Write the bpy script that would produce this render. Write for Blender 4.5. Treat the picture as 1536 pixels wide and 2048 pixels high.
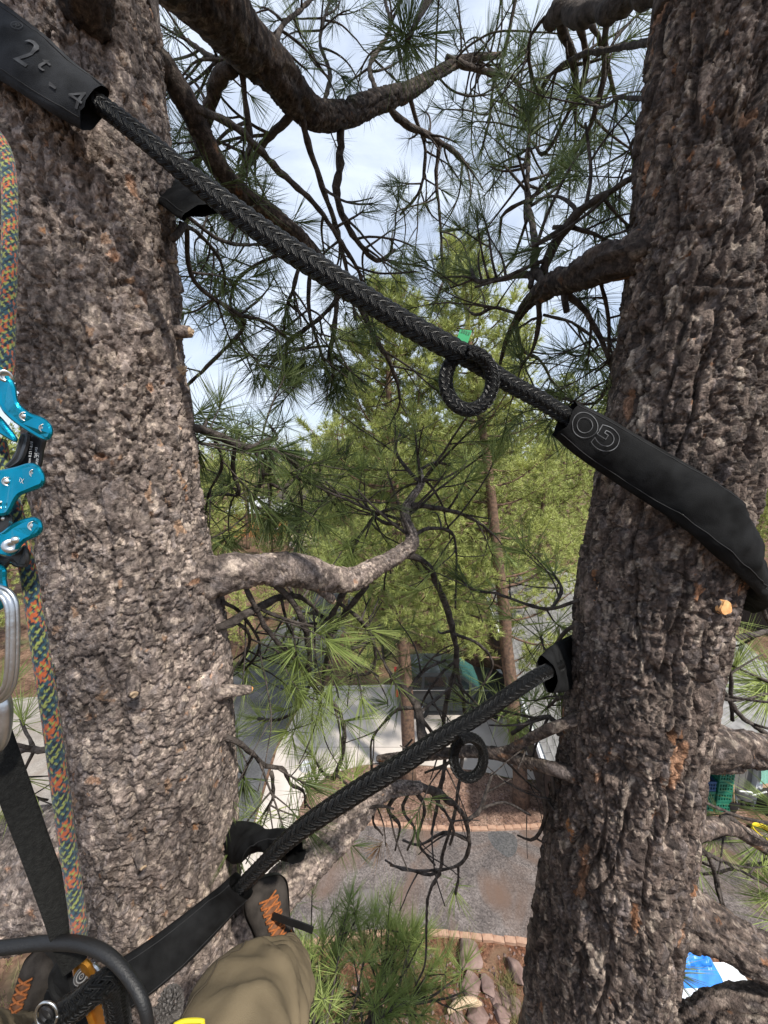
import bpy, math, random
import numpy as np
from mathutils import Vector, Matrix, Quaternion

for _o in list(bpy.data.objects):
    bpy.data.objects.remove(_o)
SC = bpy.context.scene
COL = SC.collection
R = math.radians

# ------------------------------------------------------------------ camera
CAM_H, PITCH, FPX = 9.0, R(8.0), 768.0
cam_data = bpy.data.cameras.new('camera')
cam_data.sensor_fit = 'HORIZONTAL'
cam_data.angle_x = 2 * math.atan(768.0 / FPX)
cam_data.clip_start = 0.02
cam_data.clip_end = 3000
cam = bpy.data.objects.new('camera', cam_data)
COL.objects.link(cam)
cam.location = (0, 0, CAM_H)
cam.rotation_euler = (R(90) - PITCH, 0, 0)
SC.camera = cam
CAM = np.array([0, 0, CAM_H])

# ------------------------------------------------------------------ sky
SUN_EL, SUN_AZ = R(54), math.atan2(0.66, -0.75)      # sun stands behind the camera, to its right
world = bpy.data.worlds.new('World')
SC.world = world
world.use_nodes = True
wn, wl = world.node_tree.nodes, world.node_tree.links
wn.clear()
w_out = wn.new('ShaderNodeOutputWorld')
w_bg = wn.new('ShaderNodeBackground')
w_sky = wn.new('ShaderNodeTexSky')
w_sky.sky_type = 'NISHITA'
w_sky.sun_disc = False
w_sky.sun_elevation = SUN_EL
w_sky.sun_rotation = SUN_AZ
w_sky.air_density = 1.0
w_sky.dust_density = 1.5
w_tc = wn.new('ShaderNodeTexCoord')
w_map = wn.new('ShaderNodeMapping')
w_map.inputs['Scale'].default_value = (1.0, 1.0, 2.6)
w_no = wn.new('ShaderNodeTexNoise')
w_no.inputs['Scale'].default_value = 2.1
w_no.inputs['Detail'].default_value = 7
w_no.inputs['Roughness'].default_value = 0.58
w_no.inputs['Distortion'].default_value = 0.5
w_rp = wn.new('ShaderNodeValToRGB')
w_rp.color_ramp.elements[0].position = 0.16
w_rp.color_ramp.elements[1].position = 0.62
w_mx = wn.new('ShaderNodeMixRGB')
w_mx.inputs['Color2'].default_value = (4.9, 5.5, 6.5, 1)
wl.new(w_tc.outputs['Generated'], w_map.inputs['Vector'])
wl.new(w_map.outputs['Vector'], w_no.inputs['Vector'])
wl.new(w_no.outputs['Fac'], w_rp.inputs['Fac'])
wl.new(w_rp.outputs['Color'], w_mx.inputs['Fac'])
wl.new(w_sky.outputs['Color'], w_mx.inputs['Color1'])
wl.new(w_mx.outputs['Color'], w_bg.inputs['Color'])
wl.new(w_bg.outputs['Background'], w_out.inputs['Surface'])
w_bg.inputs['Strength'].default_value = 0.125

# ------------------------------------------------------------------ sun
sun_dir = np.array([math.cos(SUN_EL) * math.sin(SUN_AZ), math.cos(SUN_EL) * math.cos(SUN_AZ), math.sin(SUN_EL)])
sl = bpy.data.lights.new('sun', 'SUN')
sl.energy = 4.3
sl.angle = R(3.0)
sl.color = (1.0, 0.95, 0.87)
so = bpy.data.objects.new('sun', sl)
COL.objects.link(so)
so.location = (20, -30, 40)
so.rotation_euler = Vector(sun_dir).to_track_quat('Z', 'Y').to_euler()

SC.view_settings.view_transform = 'Standard'
SC.view_settings.look = 'None'
SC.view_settings.gamma = 1
SC.view_settings.exposure = 0.55
SC.view_settings.use_curve_mapping = False
SC.cycles.max_bounces = 6
SC.cycles.transparent_max_bounces = 8

# ------------------------------------------------------------------ pixel helpers (a pixel gives a direction; depth is chosen from what the thing touches)
FWD = np.array([0, math.cos(PITCH), -math.sin(PITCH)])
UP = np.array([0, math.sin(PITCH), math.cos(PITCH)])
RT = np.array([1.0, 0, 0])
def ray(px, py): return FWD + RT * ((px - 768) / FPX) - UP * ((py - 1024) / FPX)
def P(px, py, d): return CAM + ray(px, py) * d
def G(px, py, z=0.0):
    r = ray(px, py)
    return CAM + r * ((z - CAM_H) / r[2])
def YP(px, py, Y):
    r = ray(px, py)
    return CAM + r * (Y / r[1])
def nrm(v):
    v = np.asarray(v, float)
    n = np.linalg.norm(v, axis=-1, keepdims=True)
    return v / np.maximum(n, 1e-9)

# ------------------------------------------------------------------ hashing and noise
def hsh(i, j, k):
    h = (np.asarray(i).astype(np.int64) * 374761393 + np.asarray(j).astype(np.int64) * 668265263 + k * 2147483647 + k * 97) & 0xFFFFFFFF
    h = ((h ^ (h >> 13)) * 1274126177) & 0xFFFFFFFF
    h = ((h ^ (h >> 15)) * 2246822519) & 0xFFFFFFFF
    h = h ^ (h >> 16)
    return h / 4294967295.0
def vnoise(x, y, k):
    ix, iy = np.floor(x), np.floor(y)
    fx, fy = x - ix, y - iy
    fx, fy = fx * fx * (3 - 2 * fx), fy * fy * (3 - 2 * fy)
    a, b = hsh(ix, iy, k), hsh(ix + 1, iy, k)
    c, d = hsh(ix, iy + 1, k), hsh(ix + 1, iy + 1, k)
    return (a * (1 - fx) + b * fx) * (1 - fy) + (c * (1 - fx) + d * fx) * fy
def fbm(x, y, k, o=3):
    s, a = 0, 0.5
    for q in range(o):
        s = s + a * vnoise(x * 2 ** q, y * 2 ** q, k + q)
        a *= 0.5
    return s / (1 - 0.5 ** o)
def sstep(a, b, x):
    t = np.clip((x - a) / (b - a), 0, 1)
    return t * t * (3 - 2 * t)

# ------------------------------------------------------------------ mesh helpers
def new_mesh(name, verts, faces, mats=(), col=None, smooth=True, uv=None):
    """faces: list of index arrays (n,3) or (n,4); col: per vertex rgb; uv: per vertex uv"""
    me = bpy.data.meshes.new(name)
    verts = np.asarray(verts, np.float32)
    fl = [np.asarray(f, np.int32) for f in (faces if isinstance(faces, list) else [faces]) if len(f)]
    me.vertices.add(len(verts))
    me.vertices.foreach_set('co', verts.ravel())
    li = np.concatenate([f.ravel() for f in fl])
    tot = np.concatenate([np.full(len(f), f.shape[1], np.int32) for f in fl])
    st = np.concatenate([[0], np.cumsum(tot)[:-1]]).astype(np.int32)
    me.loops.add(len(li))
    me.loops.foreach_set('vertex_index', li)
    me.polygons.add(len(tot))
    me.polygons.foreach_set('loop_start', st)
    me.polygons.foreach_set('loop_total', tot)
    me.polygons.foreach_set('use_smooth', np.full(len(tot), bool(smooth)))
    if col is not None:
        at = me.color_attributes.new('col', 'FLOAT_COLOR', 'POINT')
        c = np.ones((len(verts), 4), np.float32)
        c[:, :3] = col
        at.data.foreach_set('color', c.ravel())
    if uv is not None:
        ul = me.uv_layers.new(name='UVMap')
        ul.data.foreach_set('uv', np.asarray(uv, np.float32)[li].ravel())
    me.update(calc_edges=True)
    for m in (mats if isinstance(mats, (list, tuple)) else [mats]):
        me.materials.append(m)
    return me
class MB:
    """collects pieces of one mesh"""
    def __init__(s): s.v, s.q, s.t, s.c, s.n = [], [], [], [], 0
    def add(s, v, q=None, t=None, c=None):
        v = np.asarray(v, float).reshape(-1, 3)
        s.v.append(v)
        if q is not None and len(q): s.q.append(np.asarray(q) + s.n)
        if t is not None and len(t): s.t.append(np.asarray(t) + s.n)
        s.c.append(np.tile(c, (len(v), 1)) if c is not None and np.ndim(c) == 1 else (c if c is not None else np.ones((len(v), 3))))
        s.n += len(v)
    def box(s, c, size, rot=None, col=None):
        h = np.array(size) / 2
        v = np.array([[x, y, z] for x in (-1, 1) for y in (-1, 1) for z in (-1, 1)]) * h
        if rot is not None: v = v @ np.asarray(rot).T
        s.add(v + np.asarray(c), q=[[0, 1, 3, 2], [4, 6, 7, 5], [0, 4, 5, 1], [2, 3, 7, 6], [0, 2, 6, 4], [1, 5, 7, 3]], c=col)
    def tube(s, path, rad, n=8, cap=True, col=None):
        v, q = tube_np(path, rad, n)
        m = len(v)
        t = []
        if cap:
            v = np.vstack([v, path[0], path[-1]])
            k = len(path)
            t = [[m, (i + 1) % n, i] for i in range(n)] + [[m + 1, (k - 1) * n + i, (k - 1) * n + (i + 1) % n] for i in range(n)]
        s.add(v, q=q, t=t, c=col)
    def build(s, name, mat, parent=None, smooth=True, col=False):
        V = np.vstack(s.v)
        F = ([np.vstack(s.q)] if s.q else []) + ([np.vstack(s.t)] if s.t else [])
        me = new_mesh(name, V, F, mat, np.vstack(s.c) if col else None, smooth)
        return obj(name, me, parent)
def obj(name, me, parent=None):
    o = bpy.data.objects.new(name, me)
    COL.objects.link(o)
    if parent is not None: attach(o, parent)
    return o
WM = {}
def world_of(o):
    m = Matrix.LocRotScale(o.location, o.rotation_euler if o.rotation_mode != 'QUATERNION' else o.rotation_quaternion, o.scale)
    if o.parent is not None: m = world_of(o.parent) @ o.matrix_parent_inverse @ m
    return m
def attach(o, parent):
    o.parent = parent
    o.matrix_parent_inverse = world_of(parent).inverted()
def thing(name, loc, label, cat, group=None):
    o = bpy.data.objects.new(name, None)
    o.empty_display_size = 0.1
    COL.objects.link(o)
    o.location = [float(x) for x in loc]
    return tag(o, label, cat, group)
def tag(o, label=None, cat=None, group=None, kind=None):
    if label: o['label'] = label
    if cat: o['category'] = cat
    if group: o['group'] = group
    if kind: o['kind'] = kind
    return o
def frames(path, ref=None):
    path = np.asarray(path, float)
    T = np.gradient(path, axis=0)
    T = nrm(T)
    if ref is not None:
        ref = np.asarray(ref, float)
        e1 = nrm(ref - (T * ref).sum(-1, keepdims=True) * T) if ref.ndim == 1 else nrm(ref - (T * ref).sum(-1, keepdims=True) * T)
    else:
        e1 = np.zeros_like(path)
        a = np.array([0, 0, 1.0]) if abs(T[0][2]) < 0.9 else np.array([1.0, 0, 0])
        e = nrm(np.cross(T[0], a))
        for i in range(len(path)):
            e = nrm(e - T[i] * (e @ T[i]))
            e1[i] = e
    return T, e1, np.cross(T, e1)
def tube_np(path, rad, n):
    path = np.asarray(path, float)
    rad = np.broadcast_to(np.asarray(rad, float), (len(path),))
    T, a, b = frames(path)
    th = np.arange(n) * 2 * np.pi / n
    v = path[:, None, :] + rad[:, None, None] * (np.cos(th)[None, :, None] * a[:, None, :] + np.sin(th)[None, :, None] * b[:, None, :])
    return v.reshape(-1, 3), grid_q(len(path), n, True)
def grid_q(rows, cols, wrap):
    r = np.arange(rows - 1)[:, None]
    c = np.arange(cols if wrap else cols - 1)[None, :]
    c2 = (c + 1) % cols
    q = np.stack([r * cols + c, r * cols + c2, (r + 1) * cols + c2, (r + 1) * cols + c], -1)
    return q.reshape(-1, 4)
def spline(pts, step, closed=False):
    """Catmull-Rom through rows of any width; first three columns are xyz"""
    p = np.asarray(pts, float)
    if closed: p = np.vstack([p[-1], p, p[0], p[1]])
    else: p = np.vstack([2 * p[0] - p[1], p, 2 * p[-1] - p[-2]])
    out = []
    for i in range(1, len(p) - 2):
        n = max(2, int(np.linalg.norm(p[i + 1][:3] - p[i][:3]) / step) + 1)
        t = np.linspace(0, 1, n, endpoint=False)[:, None]
        out.append(0.5 * (2 * p[i] + (p[i + 1] - p[i - 1]) * t + (2 * p[i - 1] - 5 * p[i] + 4 * p[i + 1] - p[i + 2]) * t ** 2 + (3 * p[i] - p[i - 1] - 3 * p[i + 1] + p[i + 2]) * t ** 3))
    out = np.vstack(out + [p[-2][None]])
    return out
def resample(path, step):
    path = np.asarray(path, float)
    L = np.concatenate([[0], np.cumsum(np.linalg.norm(np.diff(path[:, :3], axis=0), axis=1))])
    n = max(2, int(L[-1] / step) + 1)
    s = np.linspace(0, L[-1], n)
    return np.stack([np.interp(s, L, path[:, k]) for k in range(path.shape[1])], 1), s
def pxpath(pts, step=0.03):
    """(px, py, depth, width in px) -> xyz path + radius"""
    w = np.array([list(P(a, b, d)) + [0.5 * wd * d / FPX] for a, b, d, wd in pts])
    return resample(spline(w, step), step)[0]

# ------------------------------------------------------------------ materials
def mat(name, rgb, rough=0.8, metal=0.0, var=0.0, scale=20.0, bump=0.0, bscale=80.0, rgb2=None, spec=0.5, coat=0.0, attr=None, detail=4.0, sheen=0.0):
    m = bpy.data.materials.new(name)
    m.use_nodes = True
    nt = m.node_tree
    b = nt.nodes['Principled BSDF']
    b.inputs['Roughness'].default_value = rough
    b.inputs['Metallic'].default_value = metal
    b.inputs['Specular IOR Level'].default_value = spec
    b.inputs['Coat Weight'].default_value = coat
    b.inputs['Sheen Weight'].default_value = sheen
    tc = nt.nodes.new('ShaderNodeTexCoord')
    src = None
    if attr:
        a = nt.nodes.new('ShaderNodeAttribute')
        a.attribute_name = attr
        src = a.outputs['Color']
    if var > 0 or rgb2 is not None:
        no = nt.nodes.new('ShaderNodeTexNoise')
        no.inputs['Scale'].default_value = scale
        no.inputs['Detail'].default_value = detail
        nt.links.new(tc.outputs['Object'], no.inputs['Vector'])
        rp = nt.nodes.new('ShaderNodeValToRGB')
        rp.color_ramp.elements[0].position = 0.32
        rp.color_ramp.elements[1].position = 0.68
        c2 = rgb2 if rgb2 is not None else tuple(min(1, x * (1 + var)) for x in rgb)
        c1 = rgb if rgb2 is not None else tuple(x * (1 - var) for x in rgb)
        if attr: c1, c2 = (1 - var,) * 3, (1 + var,) * 3
        rp.color_ramp.elements[0].color = (*c1, 1)
        rp.color_ramp.elements[1].color = (*c2, 1)
        nt.links.new(no.outputs['Fac'], rp.inputs['Fac'])
        if attr:
            mx = nt.nodes.new('ShaderNodeMixRGB')
            mx.blend_type = 'MULTIPLY'
            mx.inputs['Fac'].default_value = 1
            nt.links.new(src, mx.inputs['Color1'])
            nt.links.new(rp.outputs['Color'], mx.inputs['Color2'])
            src = mx.outputs['Color']
        else: src = rp.outputs['Color']
    if src is not None: nt.links.new(src, b.inputs['Base Color'])
    else: b.inputs['Base Color'].default_value = (*rgb, 1)
    if bump > 0:
        n2 = nt.nodes.new('ShaderNodeTexNoise')
        n2.inputs['Scale'].default_value = bscale
        n2.inputs['Detail'].default_value = 5
        nt.links.new(tc.outputs['Object'], n2.inputs['Vector'])
        bp = nt.nodes.new('ShaderNodeBump')
        bp.inputs['Strength'].default_value = bump
        bp.inputs['Distance'].default_value = 0.01
        nt.links.new(n2.outputs['Fac'], bp.inputs['Height'])
        nt.links.new(bp.outputs['Normal'], b.inputs['Normal'])
    return m
def ground_mat(name, dark, mid, light, blotch=1.0, speck=35.0, bump=0.8, speck_amt=0.45, stain=None):
    """blotches, grit and small stones of different tone"""
    m = mat(name, mid, 0.95, spec=0.12)
    nt = m.node_tree; N, L = nt.nodes, nt.links
    b = N['Principled BSDF']
    tc = N.new('ShaderNodeTexCoord')
    n1 = N.new('ShaderNodeTexNoise'); n1.inputs['Scale'].default_value = blotch; n1.inputs['Detail'].default_value = 9; n1.inputs['Roughness'].default_value = 0.68; n1.inputs['Distortion'].default_value = 0.6
    r1 = N.new('ShaderNodeValToRGB'); e = r1.color_ramp.elements
    e[0].position, e[1].position = 0.30, 0.70
    e[0].color, e[1].color = (*dark, 1), (*light, 1)
    q = e.new(0.5); q.color = (*mid, 1)
    vo = N.new('ShaderNodeTexVoronoi'); vo.inputs['Scale'].default_value = speck
    sp = N.new('ShaderNodeSeparateColor')
    mr = N.new('ShaderNodeMapRange'); mr.inputs['To Min'].default_value = 1 - speck_amt; mr.inputs['To Max'].default_value = 1 + speck_amt
    mx = N.new('ShaderNodeMixRGB'); mx.blend_type = 'MULTIPLY'; mx.inputs['Fac'].default_value = 1
    for t_ in (n1, vo): L.new(tc.outputs['Object'], t_.inputs['Vector'])
    L.new(n1.outputs['Fac'], r1.inputs['Fac']); L.new(vo.outputs['Color'], sp.inputs[0]); L.new(sp.outputs[0], mr.inputs['Value'])
    L.new(r1.outputs['Color'], mx.inputs['Color1']); L.new(mr.outputs[0], mx.inputs['Color2'])
    src = mx.outputs[0]
    if stain is not None:
        n3 = N.new('ShaderNodeTexNoise'); n3.inputs['Scale'].default_value = blotch * 0.55; n3.inputs['Detail'].default_value = 6; n3.inputs['Distortion'].default_value = 1.2
        r3 = N.new('ShaderNodeValToRGB'); r3.color_ramp.elements[0].position, r3.color_ramp.elements[1].position = 0.50, 0.66
        m3 = N.new('ShaderNodeMixRGB'); m3.inputs['Color2'].default_value = (*stain, 1)
        L.new(tc.outputs['Object'], n3.inputs['Vector']); L.new(n3.outputs['Fac'], r3.inputs['Fac']); L.new(r3.outputs['Color'], m3.inputs['Fac']); L.new(src, m3.inputs['Color1'])
        src = m3.outputs[0]
    L.new(src, b.inputs['Base Color'])
    ad = N.new('ShaderNodeMath'); ad.operation = 'MULTIPLY_ADD'; ad.inputs[1].default_value = 0.6
    L.new(sp.outputs[1], ad.inputs[0]); L.new(n1.outputs['Fac'], ad.inputs[2])
    bp = N.new('ShaderNodeBump'); bp.inputs['Strength'].default_value = bump; bp.inputs['Distance'].default_value = 0.02
    L.new(ad.outputs[0], bp.inputs['Height']); L.new(bp.outputs[0], b.inputs['Normal'])
    return m
def needle_mat(name, rgb, rgb2, trans=0.35):
    m = bpy.data.materials.new(name)
    m.use_nodes = True
    nt = m.node_tree
    b = nt.nodes['Principled BSDF']
    b.inputs['Roughness'].default_value = 0.5
    b.inputs['Specular IOR Level'].default_value = 0.35
    tc = nt.nodes.new('ShaderNodeTexCoord')
    no = nt.nodes.new('ShaderNodeTexNoise')
    no.inputs['Scale'].default_value = 1.7
    no.inputs['Detail'].default_value = 3
    oi = nt.nodes.new('ShaderNodeObjectInfo')
    ad = nt.nodes.new('ShaderNodeMath')
    ad.operation = 'MULTIPLY_ADD'
    ad.inputs[1].default_value = 0.35
    rp = nt.nodes.new('ShaderNodeValToRGB')
    rp.color_ramp.elements[0].position = 0.4
    rp.color_ramp.elements[1].position = 0.95
    rp.color_ramp.elements[0].color = (*rgb, 1)
    rp.color_ramp.elements[1].color = (*rgb2, 1)
    gm = nt.nodes.new('ShaderNodeNewGeometry')
    nt.links.new(gm.outputs['Position'], no.inputs['Vector'])
    nt.links.new(oi.outputs['Random'], ad.inputs[0])
    nt.links.new(no.outputs['Fac'], ad.inputs[2])
    nt.links.new(ad.outputs[0], rp.inputs['Fac'])
    nt.links.new(rp.outputs['Color'], b.inputs['Base Color'])
    tr = nt.nodes.new('ShaderNodeBsdfTranslucent')
    nt.links.new(rp.outputs['Color'], tr.inputs['Color'])
    ms = nt.nodes.new('ShaderNodeMixShader')
    ms.inputs['Fac'].default_value = trans
    nt.links.new(b.outputs[0], ms.inputs[1])
    nt.links.new(tr.outputs[0], ms.inputs[2])
    nt.links.new(ms.outputs[0], nt.nodes['Material Output'].inputs['Surface'])
    return m

M = {}
def bark_mat():
    m = mat('bark', (1, 1, 1), 0.85, attr='col', var=0.30, scale=150, spec=0.25)
    nt = m.node_tree; N, L = nt.nodes, nt.links
    b = N['Principled BSDF']
    prev = b.inputs['Base Color'].links[0].from_socket
    tc = N.new('ShaderNodeTexCoord')
    wn_ = N.new('ShaderNodeTexNoise'); wn_.inputs['Scale'].default_value = 55; wn_.inputs['Detail'].default_value = 3
    sb_ = N.new('ShaderNodeVectorMath'); sb_.operation = 'SUBTRACT'; sb_.inputs[1].default_value = (.5, .5, .5)
    ml_ = N.new('ShaderNodeVectorMath'); ml_.operation = 'SCALE'; ml_.inputs['Scale'].default_value = 0.022
    ad_ = N.new('ShaderNodeVectorMath'); ad_.operation = 'ADD'
    mp_ = N.new('ShaderNodeMapping'); mp_.inputs['Scale'].default_value = (1, 1, 0.62)
    L.new(tc.outputs['Object'], wn_.inputs['Vector']); L.new(wn_.outputs['Color'], sb_.inputs[0]); L.new(sb_.outputs[0], ml_.inputs[0])
    L.new(tc.outputs['Object'], ad_.inputs[0]); L.new(ml_.outputs[0], ad_.inputs[1]); L.new(ad_.outputs[0], mp_.inputs['Vector'])
    cols, hts = [], []
    for sc_, wt in ((62, 1.0), (150, 0.55)):
        vc = N.new('ShaderNodeTexVoronoi'); vc.inputs['Scale'].default_value = sc_
        L.new(mp_.outputs[0], vc.inputs['Vector'])
        sp_ = N.new('ShaderNodeSeparateColor'); L.new(vc.outputs['Color'], sp_.inputs[0])
        rp_ = N.new('ShaderNodeMapRange'); rp_.inputs['To Min'].default_value = 0.68; rp_.inputs['To Max'].default_value = 1.36
        L.new(sp_.outputs[0], rp_.inputs['Value']); cols.append(rp_.outputs[0])
        mu_ = N.new('ShaderNodeMath'); mu_.operation = 'MULTIPLY'; mu_.inputs[1].default_value = wt; L.new(sp_.outputs[1], mu_.inputs[0]); hts.append(mu_.outputs[0])
    for c_ in cols:
        mx_ = N.new('ShaderNodeMixRGB'); mx_.blend_type = 'MULTIPLY'; mx_.inputs['Fac'].default_value = 1
        L.new(prev, mx_.inputs['Color1']); L.new(c_, mx_.inputs['Color2']); prev = mx_.outputs[0]
    L.new(prev, b.inputs['Base Color'])
    fn = N.new('ShaderNodeTexNoise'); fn.inputs['Scale'].default_value = 260; fn.inputs['Detail'].default_value = 4; L.new(tc.outputs['Object'], fn.inputs['Vector'])
    a1 = N.new('ShaderNodeMath'); a1.operation = 'ADD'; L.new(hts[0], a1.inputs[0]); L.new(hts[1], a1.inputs[1])
    a2 = N.new('ShaderNodeMath'); a2.operation = 'MULTIPLY_ADD'; a2.inputs[1].default_value = 0.8; L.new(fn.outputs['Fac'], a2.inputs[0]); L.new(a1.outputs[0], a2.inputs[2])
    bp_ = N.new('ShaderNodeBump'); bp_.inputs['Strength'].default_value = 1.0; bp_.inputs['Distance'].default_value = 0.0045
    L.new(a2.outputs[0], bp_.inputs['Height']); L.new(bp_.outputs[0], b.inputs['Normal'])
    return m
M['bark'] = bark_mat()
M['bark_far'] = mat('bark_far', (0.07, 0.048, 0.037), 0.9, rgb2=(0.185, 0.115, 0.078), scale=14, bump=0.8, bscale=30, spec=0.2)
M['twig'] = mat('twig', (0.030, 0.025, 0.022), 0.9, rgb2=(0.115, 0.096, 0.085), scale=40, bump=1.0, bscale=120, spec=0.15)
M['wood_cut'] = mat('wood_cut', (0.55, 0.24, 0.08), 0.7, rgb2=(0.75, 0.42, 0.18), scale=60, bump=0.3)
M['wood_pale'] = mat('wood_pale', (0.30, 0.20, 0.12), 0.8, rgb2=(0.55, 0.42, 0.28), scale=50, bump=0.4)
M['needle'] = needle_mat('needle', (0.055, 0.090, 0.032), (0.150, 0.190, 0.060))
M['needle_lit'] = needle_mat('needle_sunlit', (0.16, 0.22, 0.060), (0.34, 0.40, 0.12), 0.25)  # lit copy of the needle green, sunshine put into its colour
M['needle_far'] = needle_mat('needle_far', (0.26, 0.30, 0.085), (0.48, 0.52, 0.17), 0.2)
M['needle_dry'] = mat('needle_dry', (0.22, 0.12, 0.05), 0.8)
# ================================================================== ground, road, drives, beds
M['soil'] = ground_mat('soil', (.06, .034, .022), (.125, .075, .05), (.21, .135, .09), .9, 14, .8, .4, (.10, .095, .045))
M['duff'] = ground_mat('duff', (.085, .05, .037), (.16, .10, .075), (.27, .185, .14), 2.2, 30, .9, .5)
M['red_soil'] = ground_mat('red_soil', (.06, .026, .016), (.12, .056, .034), (.22, .13, .085), 2.6, 34, 1.0, .5, (.16, .10, .065))
M['gravel'] = ground_mat('gravel', (.075, .066, .064), (.125, .107, .10), (.19, .165, .155), 1.3, 38, .7, .38, (.135, .092, .072))
M['asphalt'] = ground_mat('asphalt', (.05, .05, .052), (.08, .08, .082), (.115, .115, .117), .7, 45, .4, .2)
M['concrete'] = mat('concrete', (0.40, 0.355, 0.315), 0.9, rgb2=(0.52, 0.465, 0.415), scale=1.4, bump=0.35, bscale=40, spec=0.2, detail=12)
M['joint'] = mat('joint', (0.10, 0.085, 0.075), 0.95)
M['brick'] = mat('brick', (0.27, 0.15, 0.10), 0.9, rgb2=(0.46, 0.31, 0.225), scale=6, bump=0.5, bscale=60, spec=0.2)
M['stone'] = mat('stone', (0.10, 0.062, 0.052), 0.9, rgb2=(0.27, 0.19, 0.165), scale=4, bump=0.8, bscale=24, spec=0.2, detail=8)
M['shingle'] = mat('shingle', (0.15, 0.145, 0.14), 0.9, rgb2=(0.27, 0.26, 0.25), scale=3.2, bump=0.6, bscale=90, spec=0.2)
M['white'] = mat('white_paint', (0.56, 0.57, 0.58), 0.5, rgb2=(0.66, 0.67, 0.68), scale=5, detail=8)
M['siding'] = mat('siding', (0.12, 0.115, 0.11), 0.8, rgb2=(0.15, 0.143, 0.135), scale=6, bump=0.2)
M['brownwall'] = mat('brown_wall', (0.06, 0.036, 0.026), 0.85, var=0.2, scale=5)
M['beige'] = mat('beige_panel', (0.55, 0.36, 0.25), 0.7, var=0.06, scale=3)
M['glass'] = mat('glass_pane', (0.03, 0.045, 0.045), 0.06, spec=0.8)
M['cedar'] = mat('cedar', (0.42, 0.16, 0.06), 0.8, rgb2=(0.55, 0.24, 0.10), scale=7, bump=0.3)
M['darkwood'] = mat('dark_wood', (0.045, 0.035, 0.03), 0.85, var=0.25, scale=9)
M['grass'] = needle_mat('grass_blade', (0.12, 0.15, 0.05), (0.30, 0.27, 0.12), 0.4)

gmesh = new_mesh('ground', [(-700, -300, 0), (700, -300, 0), (700, 1100, 0), (-700, 1100, 0)], np.array([[0, 1, 2, 3]]), M['soil'])
tag(obj('ground', gmesh), kind='structure')
def sheet(name, pts, z, m, smooth=0.25, world=False):
    w = np.array(pts if world else [G(*p)[:2] for p in pts], float)
    w3 = np.column_stack([w, np.zeros(len(w))])
    c = spline(w3, smooth, closed=True)[:-1] if smooth else w3
    me = bpy.data.meshes.new(name)
    me.from_pydata([(float(a), float(b), z) for a, b, _ in c], [], [list(range(len(c)))])
    me.materials.append(m)
    if me.polygons[0].normal.z < 0: me.flip_normals()
    me.update()
    return tag(obj(name, me), kind='structure')
road_px = [(340, 1900), (480, 1728), (507, 1647), (553, 1493), (617, 1373), (680, 1272), (712, 1225), (704, 1190), (668, 1150), (636, 1118), (612, 1095), (590, 1093), (590, 1120), (610, 1150), (628, 1185), (610, 1215), (540, 1268), (450, 1350), (380, 1460), (300, 1600), (150, 1900)]
sheet('road', road_px, 0.004, M['asphalt'])
# tan drive far away, up to the far houses
sheet('far_track', [(580, 1094), (628, 1096), (640, 1080), (620, 1068), (586, 1070)], 0.008, mat('tan_gravel', (0.50, 0.40, 0.31), 0.95, rgb2=(0.62, 0.52, 0.42), scale=0.6))
# concrete drive of slabs with open joints
drive = np.array([G(*p)[:2] for p in [(622, 1374), (760, 1370), (1010, 1378), (1075, 1420), (1098, 1500), (1098, 1562), (1020, 1556), (960, 1542), (870, 1533), (800, 1528), (730, 1530), (668, 1545), (618, 1578), (598, 1620), (588, 1690), (572, 1770), (540, 1850), (430, 1900), (480, 1730), (510, 1648), (556, 1495)]])
def clip_poly(poly, a, b):
    """keep the side left of a->b"""
    out = []
    n = len(poly)
    nx, ny = -(b[1] - a[1]), b[0] - a[0]
    for i in range(n):
        p, q = poly[i], poly[(i + 1) % n]
        dp, dq = (p[0] - a[0]) * nx + (p[1] - a[1]) * ny, (q[0] - a[0]) * nx + (q[1] - a[1]) * ny
        if dp >= 0: out.append(p)
        if dp * dq < 0: out.append(p + (q - p) * dp / (dp - dq))
    return out
drv = sheet('driveway', drive, 0.012, M['joint'], 0, True)
jd = nrm(G(608, 1560)[:2] - G(648, 1400)[:2]); jn = np.array([-jd[1], jd[0]])
for i in range(-6, 8):
    for j in range(-4, 9):
        o = np.array(G(648, 1400)[:2]) + jn * i * 1.45 + jd * j * 2.4
        gp = 0.011
        cell = [o + jn * gp + jd * gp, o + jn * (1.45 - gp) + jd * gp, o + jn * (1.45 - gp) + jd * (2.4 - gp), o + jn * gp + jd * (2.4 - gp)]
        ar = sum(cell[k][0] * cell[(k + 1) % 4][1] - cell[(k + 1) % 4][0] * cell[k][1] for k in range(4))
        if ar < 0: cell = cell[::-1]
        pl = [np.array(p) for p in drive]
        if sum(pl[k][0] * pl[(k + 1) % len(pl)][1] - pl[(k + 1) % len(pl)][0] * pl[k][1] for k in range(len(pl))) < 0: pl = pl[::-1]
        for k in range(4):
            pl = clip_poly(pl, cell[k], cell[(k + 1) % 4])
            if len(pl) < 3: break
        if len(pl) < 3: continue
        a2 = abs(sum(pl[k][0] * pl[(k + 1) % len(pl)][1] - pl[(k + 1) % len(pl)][0] * pl[k][1] for k in range(len(pl)))) / 2
        if a2 < 0.05: continue
        n = len(pl)
        me = bpy.data.meshes.new('concrete_slab')
        vs = [(p[0], p[1], 0.022) for p in pl] + [(p[0], p[1], 0.0) for p in pl]
        me.from_pydata(vs, [], [list(range(n))] + [[k, n + k, n + (k + 1) % n, (k + 1) % n] for k in range(n)])
        me.materials.append(M['concrete'])
        obj('concrete_slab', me, drv)
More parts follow.
